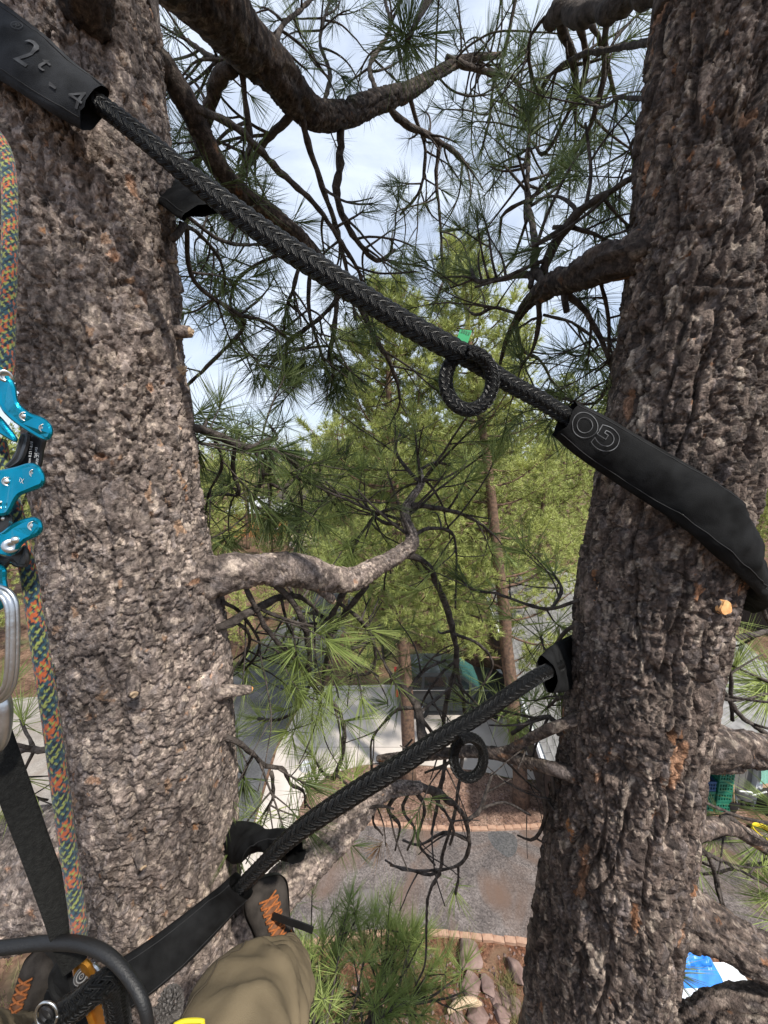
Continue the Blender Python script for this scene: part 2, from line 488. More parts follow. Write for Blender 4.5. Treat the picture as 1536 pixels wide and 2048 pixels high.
# concrete apron left of the big pine
sheet('side_drive', [(-260, 1440), (60, 1395), (150, 1420), (190, 1560), (120, 1700), (-420, 1760)], 0.012, ground_mat('side_drive', (.17, .15, .13), (.25, .225, .20), (.33, .30, .265), .8, 40, .3, .15, (.20, .16, .13)))
# duff bed between the drive and the gravel lane
bed_top = [(598, 1622), (618, 1580), (668, 1547), (730, 1532), (800, 1530), (870, 1535), (960, 1544), (1020, 1558), (1098, 1564)]
lane_far = [(592, 1642), (640, 1640), (700, 1645), (760, 1650), (807, 1654), (870, 1659), (940, 1660), (1010, 1658), (1100, 1655), (1250, 1650), (1450, 1662)]
lane_near = [(520, 1905), (580, 1897), (633, 1887), (700, 1877), (743, 1872), (783, 1868), (850, 1867), (890, 1870), (967, 1878), (1063, 1889), (1200, 1895), (1500, 1890)]
sheet('mulch_bed', bed_top + [(1300, 1500), (1420, 1560), (1500, 1640)] + lane_far[::-1], 0.006, M['duff'], 0.4)
sheet('gravel_lane', lane_far + [(1750, 1690), (1750, 1860)] + lane_near[::-1] + [(480, 1880), (540, 1750), (575, 1690)], 0.010, M['gravel'], 0.35)
sheet('worn_patch', [(706, 1860), (702, 1810), (716, 1786), (742, 1778), (756, 1795), (762, 1830), (764, 1862)], 0.014, mat('patch', (0.085, 0.076, 0.076), 0.95, rgb2=(0.15, 0.13, 0.122), scale=3, bump=0.8, bscale=50, detail=12), 0.15)
sheet('tar_patch', [(976, 1668), (1000, 1664), (1030, 1672), (1034, 1700), (1018, 1716), (996, 1702), (984, 1690)], 0.014, ground_mat('tar', (.06, .06, .062), (.085, .083, .083), (.115, .108, .105), 2.5, 38, .5, .3), 0.12)
sheet('planting_bed', lane_near + [(1500, 2300), (900, 2700), (200, 2500), (420, 2000)], 0.006, M['red_soil'], 0.4)
# brick edging along both sides of the lane
bm_ = MB(); bm_.box((0, 0, 0.03), (0.20, 0.10, 0.10))
bm_.v[0] *= np.array([1, 1, 1])
brick_me = new_mesh('brick', np.vstack(bm_.v), [np.vstack(bm_.q)], M['brick'], None, False)
for pts, lab in ((lane_far, 'curved row of pale orange bricks between mulch bed and gravel lane'), (lane_near, 'curved row of pale orange bricks below the gravel lane beside the rocks')):
    w, s_ = resample(spline(np.array([G(*p) for p in pts]), 0.05), 0.205)
    e_ = thing('brick_edging', (*w[len(w) // 2][:2], 0), lab, 'edging')
    rg = random.Random(len(pts))
    for k in range(len(w) - 1):
        t = w[k + 1] - w[k]
        o = obj('brick', brick_me)
        o.parent = e_
        o.location = [float(x) for x in (w[k] + w[k + 1]) / 2 - w[len(w) // 2] + np.array([0, 0, rg.uniform(-.035, .006)])]
        o.rotation_euler = (rg.uniform(-.05, .05), rg.uniform(-.05, .05), math.atan2(t[1], t[0]) + rg.uniform(-.09, .09))
# rocks in the planting bed
def rock(px, py, wpx, hpx, seed, label, tint=None, ang=0.0):
    import bmesh
    c = G(px, py)
    dep = depth_px(c)
    sx, sy = wpx * dep / FPX / 2, hpx * dep / FPX / 2
    bm = bmesh.new()
    rg = np.random.RandomState(seed)
    for q_ in nrm(rg.normal(size=(17, 3))) * rg.uniform(.75, 1.05, (17, 1)): bm.verts.new(q_)
    bmesh.ops.convex_hull(bm, input=bm.verts)
    for q_ in [q_ for q_ in bm.verts if not q_.link_faces]: bm.verts.remove(q_)
    bmesh.ops.bevel(bm, geom=list(bm.edges), offset=.05, segments=1, affect='EDGES')
    bmesh.ops.triangulate(bm, faces=bm.faces)
    bm.verts.ensure_lookup_table(); bm.verts.index_update()
    v = np.array([x.co[:] for x in bm.verts])
    v *= np.array([sx * 1.2, sy * 1.22, min(sx, sy) * 0.85])
    ca, sa = math.cos(ang), math.sin(ang)
    v = v @ np.array([[ca, sa, 0], [-sa, ca, 0], [0, 0, 1]])
    f = np.array([[q.index for q in p.verts] for p in bm.faces])
    bm.free()
    v[:, 2] += min(sx, sy) * 0.35
    me = new_mesh('boulder', v + np.array([0, 0, 0]), f, M['stone'], None, False)
    o = obj('boulder', me)
    o.location = (c[0], c[1], 0)
    tag(o, label, 'rock', 'rocks in the planting bed')
def depth_px(p): return float((np.asarray(p) - CAM) @ FWD)
for a in ((938, 1918, 46, 56, 1, 'pointed pinkish rock standing alone just below the brick edging'), (1036, 1948, 42, 46, 2, 'reddish angular rock against the right trunk\'s edge'), (942, 1976, 40, 44, 3, 'cracked flat rock left of a narrow upright rock'), (976, 1976, 28, 48, 4, 'narrow upright grey rock in the middle of the rock pile'), (992, 2002, 20, 26, 5, 'small red stone beside the narrow upright rock'), (1010, 2000, 22, 34, 6, 'small grey stone right of the red one'), (912, 2000, 28, 18, 7, 'pale lichen-covered stone above the driftwood log'), (954, 2036, 42, 32, 8, 'broad striped rock below the driftwood log'), (914, 2036, 30, 30, 9, 'red-brown rock at the left end of the log'), (1004, 2034, 36, 30, 10, 'low grey rock at the picture\'s bottom edge near the right trunk'), (1030, 2012, 26, 40, 11, 'leaning grey slab beside the dry grass clump')):
    rock(*a)
lg = MB()
lp = spline(np.array([G(896, 2024, .12), G(915, 2010, .16), G(940, 2003, .17), G(964, 2008, .13)]), 0.04)
lg.tube(lp, np.interp(np.linspace(0, 1, len(lp)), [0, .3, .8, 1], [.03, .07, .06, .02]), 9)
tag(lg.build('driftwood_log', M['wood_pale']), 'pale weathered log lying among the red rocks', 'log')
# pebbles and litter: nobody could count them
rg = np.random.RandomState(5)
pm = MB()
for k in range(700):
    if k < 420: x, y = rg.uniform(560, 1080), rg.uniform(1895, 2080)
    else: x, y = rg.uniform(600, 1100), rg.uniform(1560, 1650)
    c = G(x, y)
    s = rg.uniform(0.012, 0.04) * (1.4 if rg.rand() < .12 else 1)
    v = nrm(rg.normal(size=(6, 3))) * 0
    v = np.array([[1, 0, 0], [0, 1, 0], [-1, 0, 0], [0, -1, 0], [0, 0, .8], [0, 0, -.5]]) * s * rg.uniform(.6, 1.3, (6, 3))
    an = rg.uniform(0, 6.3)
    v = v @ np.array([[math.cos(an), math.sin(an), 0], [-math.sin(an), math.cos(an), 0], [0, 0, 1]])
    pm.add(v + c + np.array([0, 0, s * .3 + .008]), t=[[0, 1, 4], [1, 2, 4], [2, 3, 4], [3, 0, 4], [1, 0, 5], [2, 1, 5], [3, 2, 5], [0, 3, 5]])
tag(pm.build('pebbles', M['stone'], smooth=False), 'scattered small pebbles on the red soil', 'pebbles', kind='stuff')
gm_ = MB()
def blades(c, n, h, spread):
    for _ in range(n):
        b = c + np.array([rg.normal() * spread, rg.normal() * spread, 0])
        d = nrm([rg.normal() * .5, rg.normal() * .5, 1]) * h * rg.uniform(.5, 1.2)
        sd = nrm(np.cross(d, rg.normal(size=3))) * 0.006
        gm_.add([b - sd, b + sd, b + d], t=[[0, 1, 2]])
for x, y, n, h, s in ((1015, 1975, 140, .3, .09), (1030, 2030, 120, .35, .1), (905, 1890, 40, .12, .08), (865, 1890, 40, .12, .06), (700, 1895, 30, .1, .1), (920, 1960, 50, .14, .12), (880, 1935, 60, .15, .12), (820, 1900, 30, .1, .1), (1060, 1960, 30, .15, .05)): blades(G(x, y), n, h, s)
for _ in range(160):
    c = G(rg.uniform(-300, 140), rg.uniform(1900, 2150)); blades(c, 8, .3, .12)
tag(gm_.build('grass_clumps', M['grass'], smooth=False), 'dry grass and weeds growing between the rocks', 'grass', kind='stuff')

# ================================================================== the grey-roofed house
eaveA, eaveB = G(965, 1158, 2.55), np.array([3.5, 7.3, 2.55])
hd = nrm((eaveB - eaveA) * np.array([1, 1, 0])); hn = np.array([-hd[1], hd[0], 0])
if hn[0] < 0: hn = -hn
Lh = float(np.linalg.norm((eaveB - eaveA)[:2]))
house = thing('house', (eaveA + eaveB) / 2 * np.array([1, 1, 0]) + hn * 2.5, 'low house with grey shingle roof behind the right trunk', 'house')
def slab_quad(name, a, b, c, d, th, m, parent):
    """thin solid panel, corners a b c d, thickness th below"""
    a, b, c, d = map(np.asarray, (a, b, c, d))
    n = nrm(np.cross(b - a, d - a))
    if n[2] < 0: n = -n
    k = MB()
    k.add([a, b, c, d, a - n * th, b - n * th, c - n * th, d - n * th], q=[[0, 1, 2, 3], [7, 6, 5, 4], [0, 4, 5, 1], [1, 5, 6, 2], [2, 6, 7, 3], [3, 7, 4, 0]])
    return k.build(name, m, parent, smooth=False)
SPAN, RISE = 3.0, 0.95
rA, rB = eaveA + hn * SPAN + np.array([0, 0, RISE]), eaveB + hn * SPAN + np.array([0, 0, RISE])
roofA = slab_quad('roof', eaveA, eaveB, rB, rA, 0.10, M['darkwood'], house)
slab_quad('roof', rA, rB, rB + hn * SPAN - np.array([0, 0, RISE]), rA + hn * SPAN - np.array([0, 0, RISE]), 0.10, M['shingle'], house)
# wing facing the camera, right of the trunk
wl_, wr_ = 5.9, 11.1
e1_, e2_, g1_, g2_ = np.array([wl_, 8.55, 2.3]), np.array([wr_, 8.55, 2.3]), np.array([wr_, 11.5, 3.45]), np.array([wl_, 11.5, 3.45])
roofC = slab_quad('roof', e1_, e2_, g2_ * 0 + g1_, g2_, 0.10, M['darkwood'], house)
slab_quad('roof', g2_, g1_, g1_ + np.array([0, 2.9, -1.15]), g2_ + np.array([0, 2.9, -1.15]), 0.10, M['shingle'], house)
sm_ = MB(); sm_.box((0, 0, 0.0), (0.305, 0.19, 0.014))
sh_v = np.vstack(sm_.v); sh_v[:, 2] += np.where(sh_v[:, 1] < 0, 0.010, 0.0)
sh_me = new_mesh('shingle', sh_v, [np.vstack(sm_.q)], M['shingle'], None, False)
SH = []
for org, along, upv, La, Lu, roof in ((eaveA, hd, nrm(rA - eaveA), Lh, float(np.linalg.norm(rA - eaveA)), roofA), (e1_, np.array([1.0, 0, 0]), nrm(g2_ - e1_), wr_ - wl_, float(np.linalg.norm(g2_ - e1_)), roofC)):
    nn = nrm(np.cross(along, upv))
    if nn[2] < 0: nn = -nn
    rg2 = random.Random(3)
    ncol, nrow = int(La / 0.32), int(Lu / 0.155)
    for r_ in range(nrow):
        for c_ in range(ncol):
            p = org + along * (c_ + 0.5 + (0.5 if r_ % 2 else 0) * 0.9) * 0.32 + upv * (r_ + 0.5) * 0.155 + nn * (0.012 + rg2.uniform(0, .006))
            m_ = Matrix(((along[0], upv[0], nn[0]), (along[1], upv[1], nn[1]), (along[2], upv[2], nn[2])))
            if m_.determinant() < 0: m_ = Matrix(((-along[0], upv[0], nn[0]), (-along[1], upv[1], nn[1]), (-along[2], upv[2], nn[2])))
            SH.append((p, m_, roof))
def sh_score(s):
    r_ = s[0] - CAM
    d = r_ @ FWD
    x, y = 768 + r_[0] / d * FPX, 1024 - (r_ @ UP) / d * FPX
    edge_l, edge_r = np.interp(y, [0, 1000, 1430, 2048], [1310, 1190, 1131, 1047]), np.interp(y, [0, 1000, 1300, 1430, 2048], [1640, 1516, 1448, 1426, 1338])
    return (0 if (x < edge_l or edge_r < x < 1540) else 1, d)
SH.sort(key=sh_score)
for p, m_, roof in SH[:290]:
    o = obj('shingle', sh_me)
    o.parent = roof
    o.rotation_mode = 'QUATERNION'
    o.location = [float(x) for x in p]
    o.rotation_quaternion = m_.to_quaternion()
for roof in (roofA, roofC):
    k = MB()
    for p, m_, rf in SH[290:]:
        if rf is roof: k.add(sh_v @ np.array(m_).T + p, q=np.vstack(sm_.q))
    if k.n: k.build('further_shingles', M['shingle'], roof, smooth=False)['kind'] = 'stuff'
def wall_box(name, a, b, h, th, m, parent=house, z0=0.0):
    a, b = np.asarray(a, float), np.asarray(b, float)
    d = nrm((b - a) * np.array([1, 1, 0])); n = np.array([-d[1], d[0], 0]) * th / 2
    k = MB()
    f = [a - n, b - n, b + n, a + n]
    k.add([[p[0], p[1], z0] for p in f] + [[p[0], p[1], h] for p in f], q=[[3, 2, 1, 0], [4, 5, 6, 7], [0, 1, 5, 4], [1, 2, 6, 5], [2, 3, 7, 6], [3, 0, 4, 7]])
    return k.build(name, m, parent, smooth=False)
wall_box('wall', eaveA + hn * .5 + hd * .3, eaveB + hn * .5 - hd * 1.3, 2.55, 0.15, M['brownwall'])
wall_box('wall', eaveB + hn * .58 - hd * 1.3, eaveB + hn * 2.4 - hd * 1.3, 2.5, 0.15, M['siding'])
k = MB(); fp = np.array([eaveA + np.array([0, 0, -.02]), eaveB + np.array([0, 0, -.02])]) - hn * 0.05
for a_, b_ in zip(fp[:-1], fp[1:]):
    rot = np.column_stack([hd, hn, [0, 0, 1]])
    k.box((a_ + b_) / 2 + np.array([0, 0, -.07]), (Lh, 0.12, 0.14), rot)
k.build('gutter', M['white'], house, smooth=False)
k = MB(); k.tube(spline(np.array([eaveB - hd * 4.2 + np.array([0, 0, -.15]), eaveB - hd * 4.2 + hn * .35 + np.array([0, 0, -.5]), eaveB - hd * 4.2 + hn * .40 + np.array([0, 0, -2.4])]), .1), .045, 8)
k.build('downspout', M['white'], house)
k = MB()
k.box((wl_ * .5 + wr_ * .5, 8.50, 2.24), (wr_ - wl_, .05, .16))
k.build('fascia', M['white'], house, smooth=False)
k = MB(); k.box((9, 9, 0), (1, 1, 1))
# vertical boards of the grey wall
wy = 8.98
bw = 0.165
wallC = wall_box('wall', (6.1, wy + .10, 0), (9.72, wy + .10, 0), 2.4, 0.14, M['siding'])
xb = 6.15
while xb < 9.55:
    k = MB(); k.box((xb + bw / 2, wy + .012, 1.2), (bw - 0.012, 0.03, 2.36)); k.build('board', M['siding'], wallC, smooth=False); xb += bw
k = MB(); k.box((9.74, wy - .02, 1.22), (.17, .17, 2.4)); k.build('corner_board', M['white'], house, smooth=False)
gd = wall_box('garage_door', (9.84, wy + .14, 0), (11.0, wy + .14, 0), 2.2, .06, M['beige'])
for zz in (0.55, 1.1, 1.65):
    k = MB(); k.box((10.42, wy + .10, zz), (1.16, .02, .03)); k.build('panel_joint', mat('panel_joint', (.4, .25, .17), .8), gd, smooth=False)
win = MB()
wx0, wx1, wz0, wz1 = 7.75, 8.72, 0.95, 1.95
for cx, cz, sx, sz in (((wx0 + wx1) / 2, wz0, wx1 - wx0 + .2, .1), ((wx0 + wx1) / 2, wz1, wx1 - wx0 + .2, .1), (wx0, (wz0 + wz1) / 2, .1, wz1 - wz0), (wx1, (wz0 + wz1) / 2, .1, wz1 - wz0)): win.box((cx, wy - .03, cz), (sx, .07, sz))
wo = win.build('window', M['white'], house, smooth=False)
k = MB(); k.box(((wx0 + wx1) / 2, wy - .015, (wz0 + wz1) / 2), (wx1 - wx0 - .1, .02, wz1 - wz0 - .1)); k.build('pane', M['glass'], wo, smooth=False)
# fences and shelter far right
def fence(a, b, h, n, m, label, cat='fence'):
    a, b = np.asarray(a), np.asarray(b)
    f = thing('wooden_fence', (a + b) / 2, label, cat)
    d = (b - a) / n
    dn = nrm(d); rot = np.column_stack([dn, [-dn[1], dn[0], 0], [0, 0, 1]])
    for i in range(n):
        k = MB(); k.box(a + d * (i + .5) + np.array([0, 0, h / 2 + random.Random(i).uniform(-.02, .02)]), (np.linalg.norm(d) * .96, .025, h), rot); k.build('board', M[m], f, smooth=False)
    for zz in (h * .25, h * .8):
        k = MB(); k.box((a + b) / 2 + rot[:, 1] * .05 + np.array([0, 0, zz]), (np.linalg.norm(b - a), .05, .09), rot); k.build('rail', M[m], f, smooth=False)
fence(G(1430, 1238), G(1640, 1300), 1.5, 40, 'darkwood', 'dark shaded board fence at the right edge below the orange fence')  # shadow on this fence put into its dark board colour
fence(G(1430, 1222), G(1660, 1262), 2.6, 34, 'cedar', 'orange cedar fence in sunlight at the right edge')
k = MB(); c = G(1486, 1244); dd = depth_px(c)
k.box((c[0], c[1] - 1.2, 1.75), (1.3, .8, .06)); k.box((c[0], c[1] - 1.2, .85), (.07, .07, 1.72))
tag(k.build('garden_shelter', M['white'], smooth=False), 'small white flat shelter in front of the dark fence', 'shelter')
# far houses
def far_house(px, py, w, d, h, wallm, roofm, label, rot=0.0, windows=()):
    c = G(px, py)
    t = thing('far_house', c, label, 'house')
    k = MB(); k.box((c[0], c[1] + d / 2, h / 2), (w, d, h)); k.build('wall', wallm, t, smooth=False)
    k = MB(); o_ = .6
    y0, y1, zr = c[1] - o_, c[1] + d + o_, h + 1.6
    x0, x1 = c[0] - w / 2 - o_, c[0] + w / 2 + o_
    k.add([(x0, y0, h), (x1, y0, h), (x1, y1, h), (x0, y1, h), (x0 + 1, (y0 + y1) / 2, zr), (x1 - 1, (y0 + y1) / 2, zr)], q=[[0, 1, 5, 4], [2, 3, 4, 5], [3, 2, 1, 0]], t=[[1, 2, 5], [3, 0, 4]])
    k.build('roof', roofm, t, smooth=False)
    for wx, wz, ww, wh in windows:
        k = MB(); k.box((c[0] + wx, c[1] - .03, wz), (ww + .24, .06, wh + .24)); f_ = k.build('window', M['white'], t, smooth=False)
        k = MB(); k.box((c[0] + wx, c[1] - .06, wz), (ww, .04, wh)); k.build('pane', M['glass'], f_, smooth=False)
    return t
far_house(516, 1074, 6.0, 6, 2.8, M['cedar'], mat('pale_roof', (.40, .41, .43), .9, var=.1, scale=2), 'far brown house with pale grey roof among the pines', 0, [(1.8, 1.5, .9, .9)])
far_house(606, 1068, 5.5, 6, 4.2, mat('teal_wall', (.028, .05, .06), .8, var=.1), M['darkwood'], 'far dark teal house with two small white windows', 0, [(-.6, 3.4, .8, .6), (1.5, 3.4, .8, .6)])
# ================================================================== background pines
FT = [tuft_far for tuft_far in ()]
def far_tuft(seed, n, L, w):
    rg = np.random.RandomState(seed)
    V, T = [], []
    for i in range(n):
        ang, az = R(rg.uniform(4, 88)), rg.uniform(0, 2 * np.pi)
        d = np.array([math.sin(ang) * math.cos(az), math.sin(ang) * math.sin(az), math.cos(ang)])
        s = nrm(np.cross(d, rg.normal(size=3))) * w * .5
        b = np.array([0, 0, rg.uniform(-.08, .02)])
        V += [b - s, b + s, b + d * L * rg.uniform(.75, 1.1)]
        T.append([3 * i, 3 * i + 1, 3 * i + 2])
    return np.array(V), np.array(T)
def rot_to(d, roll):
    """matrices taking +Z to unit rows d, rolled"""
    d = nrm(d)
    a = np.where(np.abs(d[:, 2:3]) < .95, np.array([[0, 0, 1.0]]), np.array([[1.0, 0, 0]]))
    x = nrm(np.cross(a, d)); y = np.cross(d, x)
    c, s = np.cos(roll)[:, None], np.sin(roll)[:, None]
    return np.stack([x * c + y * s, -x * s + y * c, d], -1)
def pine_parts(seed, H, cb, Rmax, ntuft, nneed=22, L=.19, w=.015, r0=.17, lean=(0, 0), nbr=80, ragged=.35, bare=0.0):
    """returns (wood MB, crown verts, tris) about the origin"""
    rg = np.random.RandomState(seed)
    wood = MB()
    zs = np.linspace(0, H, 26)
    bend = np.cumsum(rg.normal(size=(26, 2)) * .018, 0)
    cx = np.column_stack([lean[0] * (zs / H) ** 1.15, lean[1] * (zs / H) ** 1.15]) + bend
    tr = np.column_stack([cx, zs])
    rad = r0 * np.interp(zs / H, [0, .03, .5, .85, 1], [1.25, 1.0, .72, .3, .06])
    wood.tube(tr, rad, 12)
    pos, dr = [], []
    per = max(1, ntuft // nbr)
    for b in range(nbr):
        f = ((b + rg.rand()) / nbr) ** .9
        z = cb + (H - cb) * f * .985
        p0 = np.array([np.interp(z, zs, tr[:, 0]), np.interp(z, zs, tr[:, 1]), z])
        az = b * 2.399 + rg.normal() * .5
        if z < bare and math.sin(az) < -.25: continue
        prof = (1 - f) ** .62 * min(1, .45 + f * 3.2) + .07
        Lb = Rmax * prof * rg.uniform(1 - ragged, 1.1)
        d = np.array([math.cos(az), math.sin(az), rg.uniform(-.12, .35) + .35 * f])
        n = 7
        t = np.linspace(0, 1, n)[:, None]
        side = np.array([-math.sin(az), math.cos(az), 0]) * rg.normal() * .22
        path = p0 + nrm(d) * Lb * t + side * Lb * np.sin(t * 3) * .5 + np.array([0, 0, 1]) * Lb * (.22 * t ** 2 - .10 * np.sin(t * np.pi))
        wood.tube(path, np.linspace(.018 + .018 * Lb / Rmax, .006, n) * (r0 / .17), 5, cap=False)
        m = max(2, int(per * (.35 + 1.1 * Lb / Rmax)))
        for q in range(m):
            tt = .32 + .68 * rg.rand() ** .7
            k = min(int(tt * (n - 1)), n - 2)
            c = path[k] + (path[k + 1] - path[k]) * (tt * (n - 1) - k)
            off = rg.normal(size=3) * np.array([.17, .17, .10]) * (.5 + Lb / Rmax)
            tip = c + off + np.array([0, 0, .07])
            if rg.rand() < .55: wood.tube(np.array([c, (c + tip) / 2 + rg.normal(size=3) * .02, tip]), [.007, .005, .004], 4, cap=False)
            pos.append(tip); dr.append(nrm(off * .6 + nrm(d) * .10 + np.array([0, 0, .20])))
    pos, dr = np.array(pos), np.array(dr)
    fv = [far_tuft(seed + q, nneed, L, w) for q in range(3)]
    Vs, Ts, base = [], [], 0
    grp = rg.randint(0, 3, len(pos))
    for q in range(3):
        pp, dd = pos[grp == q], dr[grp == q]
        if not len(pp): continue
        Rm = rot_to(dd, rg.rand(len(pp)) * 6.28) * rg.uniform(.7, 1.15, len(pp))[:, None, None]
        v, t = fv[q]
        W = np.einsum('nij,kj->nki', Rm, v) + pp[:, None, :]
        Vs.append(W.reshape(-1, 3))
        Ts.append((t[None] + (np.arange(len(pp)) * len(v))[:, None, None] + base).reshape(-1, 3))
        base += len(Vs[-1])
    return wood, np.vstack(Vs), np.vstack(Ts)
def plant(name, loc, parts_me, scale, rot, label, cat='tree', group=None):
    t = thing(name, loc, label, cat, group)
    t.scale = (scale, scale, scale)
    t.rotation_euler = (0, 0, rot)
    for nm, me in (('trunk', parts_me[0]), ('crown', parts_me[1])):
        o = bpy.data.objects.new(nm, me); COL.objects.link(o); o.parent = t
        if nm == 'crown': o['kind'] = 'stuff'
    return t
def pine_meshes(*a, **k):
    w, v, t = pine_parts(*a, **k)
    wm = new_mesh('trunk', np.vstack(w.v), ([np.vstack(w.q)] if w.q else []) + ([np.vstack(w.t)] if w.t else []), M['bark_far'], None, True)
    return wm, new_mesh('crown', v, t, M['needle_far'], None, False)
GRP = 'pines standing behind the climber'
b1 = G(1038, 1606)
plant('background_pine', b1, pine_meshes(101, 14.0, 3.4, 2.7, 3700, 34, r0=.19, lean=(-1.9, .5), nbr=110, bare=9.6), 1, 0, 'tall slim pine with red-brown trunk standing just left of the house', group=GRP)
b2 = G(815, 1573)
plant('background_pine', b2, pine_meshes(102, 13.2, 4.0, 3.1, 4600, 34, r0=.19, lean=(-.7, .4), nbr=112, bare=4.2), 1, 0, 'pine in the middle whose orange trunk rises from the mulch bed', group=GRP)
VAR = [pine_meshes(111, 12.5, 1.6, 2.7, 1866, 32, w=.022, L=.19, r0=.19, nbr=90), pine_meshes(112, 11.0, 1.8, 2.5, 1658, 32, w=.022, L=.19, r0=.17, nbr=80, lean=(.4, .2)), pine_meshes(113, 14.0, 2.6, 3.0, 2073, 32, w=.022, L=.19, r0=.22, nbr=95), pine_meshes(114, 9.0, .6, 2.4, 1555, 32, w=.022, L=.19, r0=.14, nbr=75)]
BG = [(958, 1346, 0, 1.0, 'dark-trunked pine close behind the slim pine by the house'), (884, 1300, 1, .95, 'pine between the middle pine and the parked car\'s driveway end'), (770, 1262, 2, .9, 'pine beyond the brown needle-covered slope in the middle'), (706, 1150, 0, .95, 'pine on the far side of the road bend'), (1010, 1200, 2, 1.05, 'pine rising behind the far end of the house roof'), (1100, 1205, 0, 1.1, 'bright pine above the house roof against the right trunk'), (1165, 1180, 1, 1.2, 'pine behind the house half hidden by the right trunk'), (668, 1120, 3, 1.05, 'bushy pine right of the far tan track'), (545, 1126, 3, .75, 'small pine in front of the far brown house'), (452, 1128, 1, .9, 'pine beside the left trunk at the far road\'s edge'), (420, 1176, 3, .9, 'bushy young pine close behind the left trunk\'s right edge'), (496, 1098, 0, .85, 'pine left of the far brown house\'s roof'), (842, 1130, 1, 1.15, 'pine deep in the wood behind the middle pine'), (925, 1120, 0, 1.2, 'pine deep in the wood left of the slim pine'), (20, 1210, 1, 1.0, 'pine seen at the left edge behind the teal device'), (-60, 1330, 3, 1.0, 'bushy pine at the left edge behind the silver carabiner'), (1560, 1150, 2, .95, 'pine behind the orange fence at the right edge'), (1500, 1120, 3, 1.2, 'bushy pine above the orange fence'), (1590, 1205, 0, .8, 'pine right of the orange fence'), (640, 1098, 2, .8, 'tall pine left of the far teal house\'s track')]
BG += [(690, 1240, 0, .95, 'pine at the inner side of the road bend left of the middle pine'), (1070, 1290, 1, .9, 'pine close behind the grey roof\'s left edge'), (930, 1215, 2, 1.0, 'pine in the wood between the middle and the slim pine'), (600, 1150, 0, .8, 'pine left of the far tan track\'s near end'), (482, 1296, 3, .34, 'young pine on the tan bank beside the left trunk'), (535, 1240, 3, .4, 'young pine at the road edge under the crooked limb'), (716, 1306, 3, .36, 'young pine left of the driveway\'s far edge'), (742, 1345, 3, .22, 'knee-high pine seedling at the driveway\'s far edge'), (866, 1352, 3, .3, 'young pine between driveway and house wall'), (640, 1180, 3, .6, 'young pine inside the road bend')]
rg = random.Random(4)
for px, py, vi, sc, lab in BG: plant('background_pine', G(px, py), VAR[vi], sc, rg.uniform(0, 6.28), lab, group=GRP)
# shrub by the far house
w_, v_, t_ = pine_parts(130, 2.2, .2, 1.5, 420, 16, L=.22, w=.012, r0=.05, nbr=40)
sh = thing('shrub', G(598, 1092), 'dark green round shrub in front of the far teal house', 'shrub')
for nm, me in (('stems', new_mesh('stems', np.vstack(w_.v), [np.vstack(w_.q), np.vstack(w_.t)], M['bark_far'])), ('leaves', new_mesh('leaves', v_, t_, M['needle_lit'], None, False))):
    o = bpy.data.objects.new(nm, me); COL.objects.link(o); o.parent = sh
    if nm == 'leaves': o['kind'] = 'stuff'
# far wood: one mass
rgn = np.random.RandomState(9)
fw = [pine_parts(140 + q, 13, 1.5, 2.6, 230, 7, L=.55, w=.10, r0=.2, nbr=46) for q in range(3)]
Vc, Tc, Vw, Qw, nb, nw = [], [], [], [], 0, 0
for k in range(380):
    y = rgn.uniform(34, 70) if k < 170 else rgn.uniform(70, 170)
    x = rgn.uniform(-1.15, 1.15) * y
    if (abs(x + y * .27) < 5.5 and y < 62) or (y < 46 and 3 < x < 13 and y < 36): continue
    w, v, t = fw[k % 3]
    s, an = rgn.uniform(.75, 1.12), rgn.uniform(0, 6.28)
    Rz = np.array([[math.cos(an), -math.sin(an), 0], [math.sin(an), math.cos(an), 0], [0, 0, 1]]) * s
    if y > 85:
        keep = rgn.rand(len(t)) < .6
        tt = t[keep]
    else: tt = t
    vv = v.reshape(-1, 3, 3)[(tt[:, 0] // 3)].reshape(-1, 3) @ Rz.T + np.array([x, y, 0])
    Vc.append(vv); Tc.append(np.arange(len(vv)).reshape(-1, 3) + nb); nb += len(vv)
    tv, tq = tube_np(np.array([[0, 0, 0], [0, 0, 6], [0, 0, 12.5]]) * s + np.array([x, y, 0]), [.22, .15, .04], 6)
    Vw.append(tv); Qw.append(tq + nw); nw += len(tv)
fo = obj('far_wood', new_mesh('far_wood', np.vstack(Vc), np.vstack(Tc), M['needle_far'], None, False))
tag(fo, 'distant pine wood along the horizon', 'wood', kind='stuff')
ft = obj('trunks', new_mesh('trunks', np.vstack(Vw), np.vstack(Qw), M['bark_far']), fo); ft['kind'] = 'stuff'
print('far wood tris', len(np.vstack(Tc)))
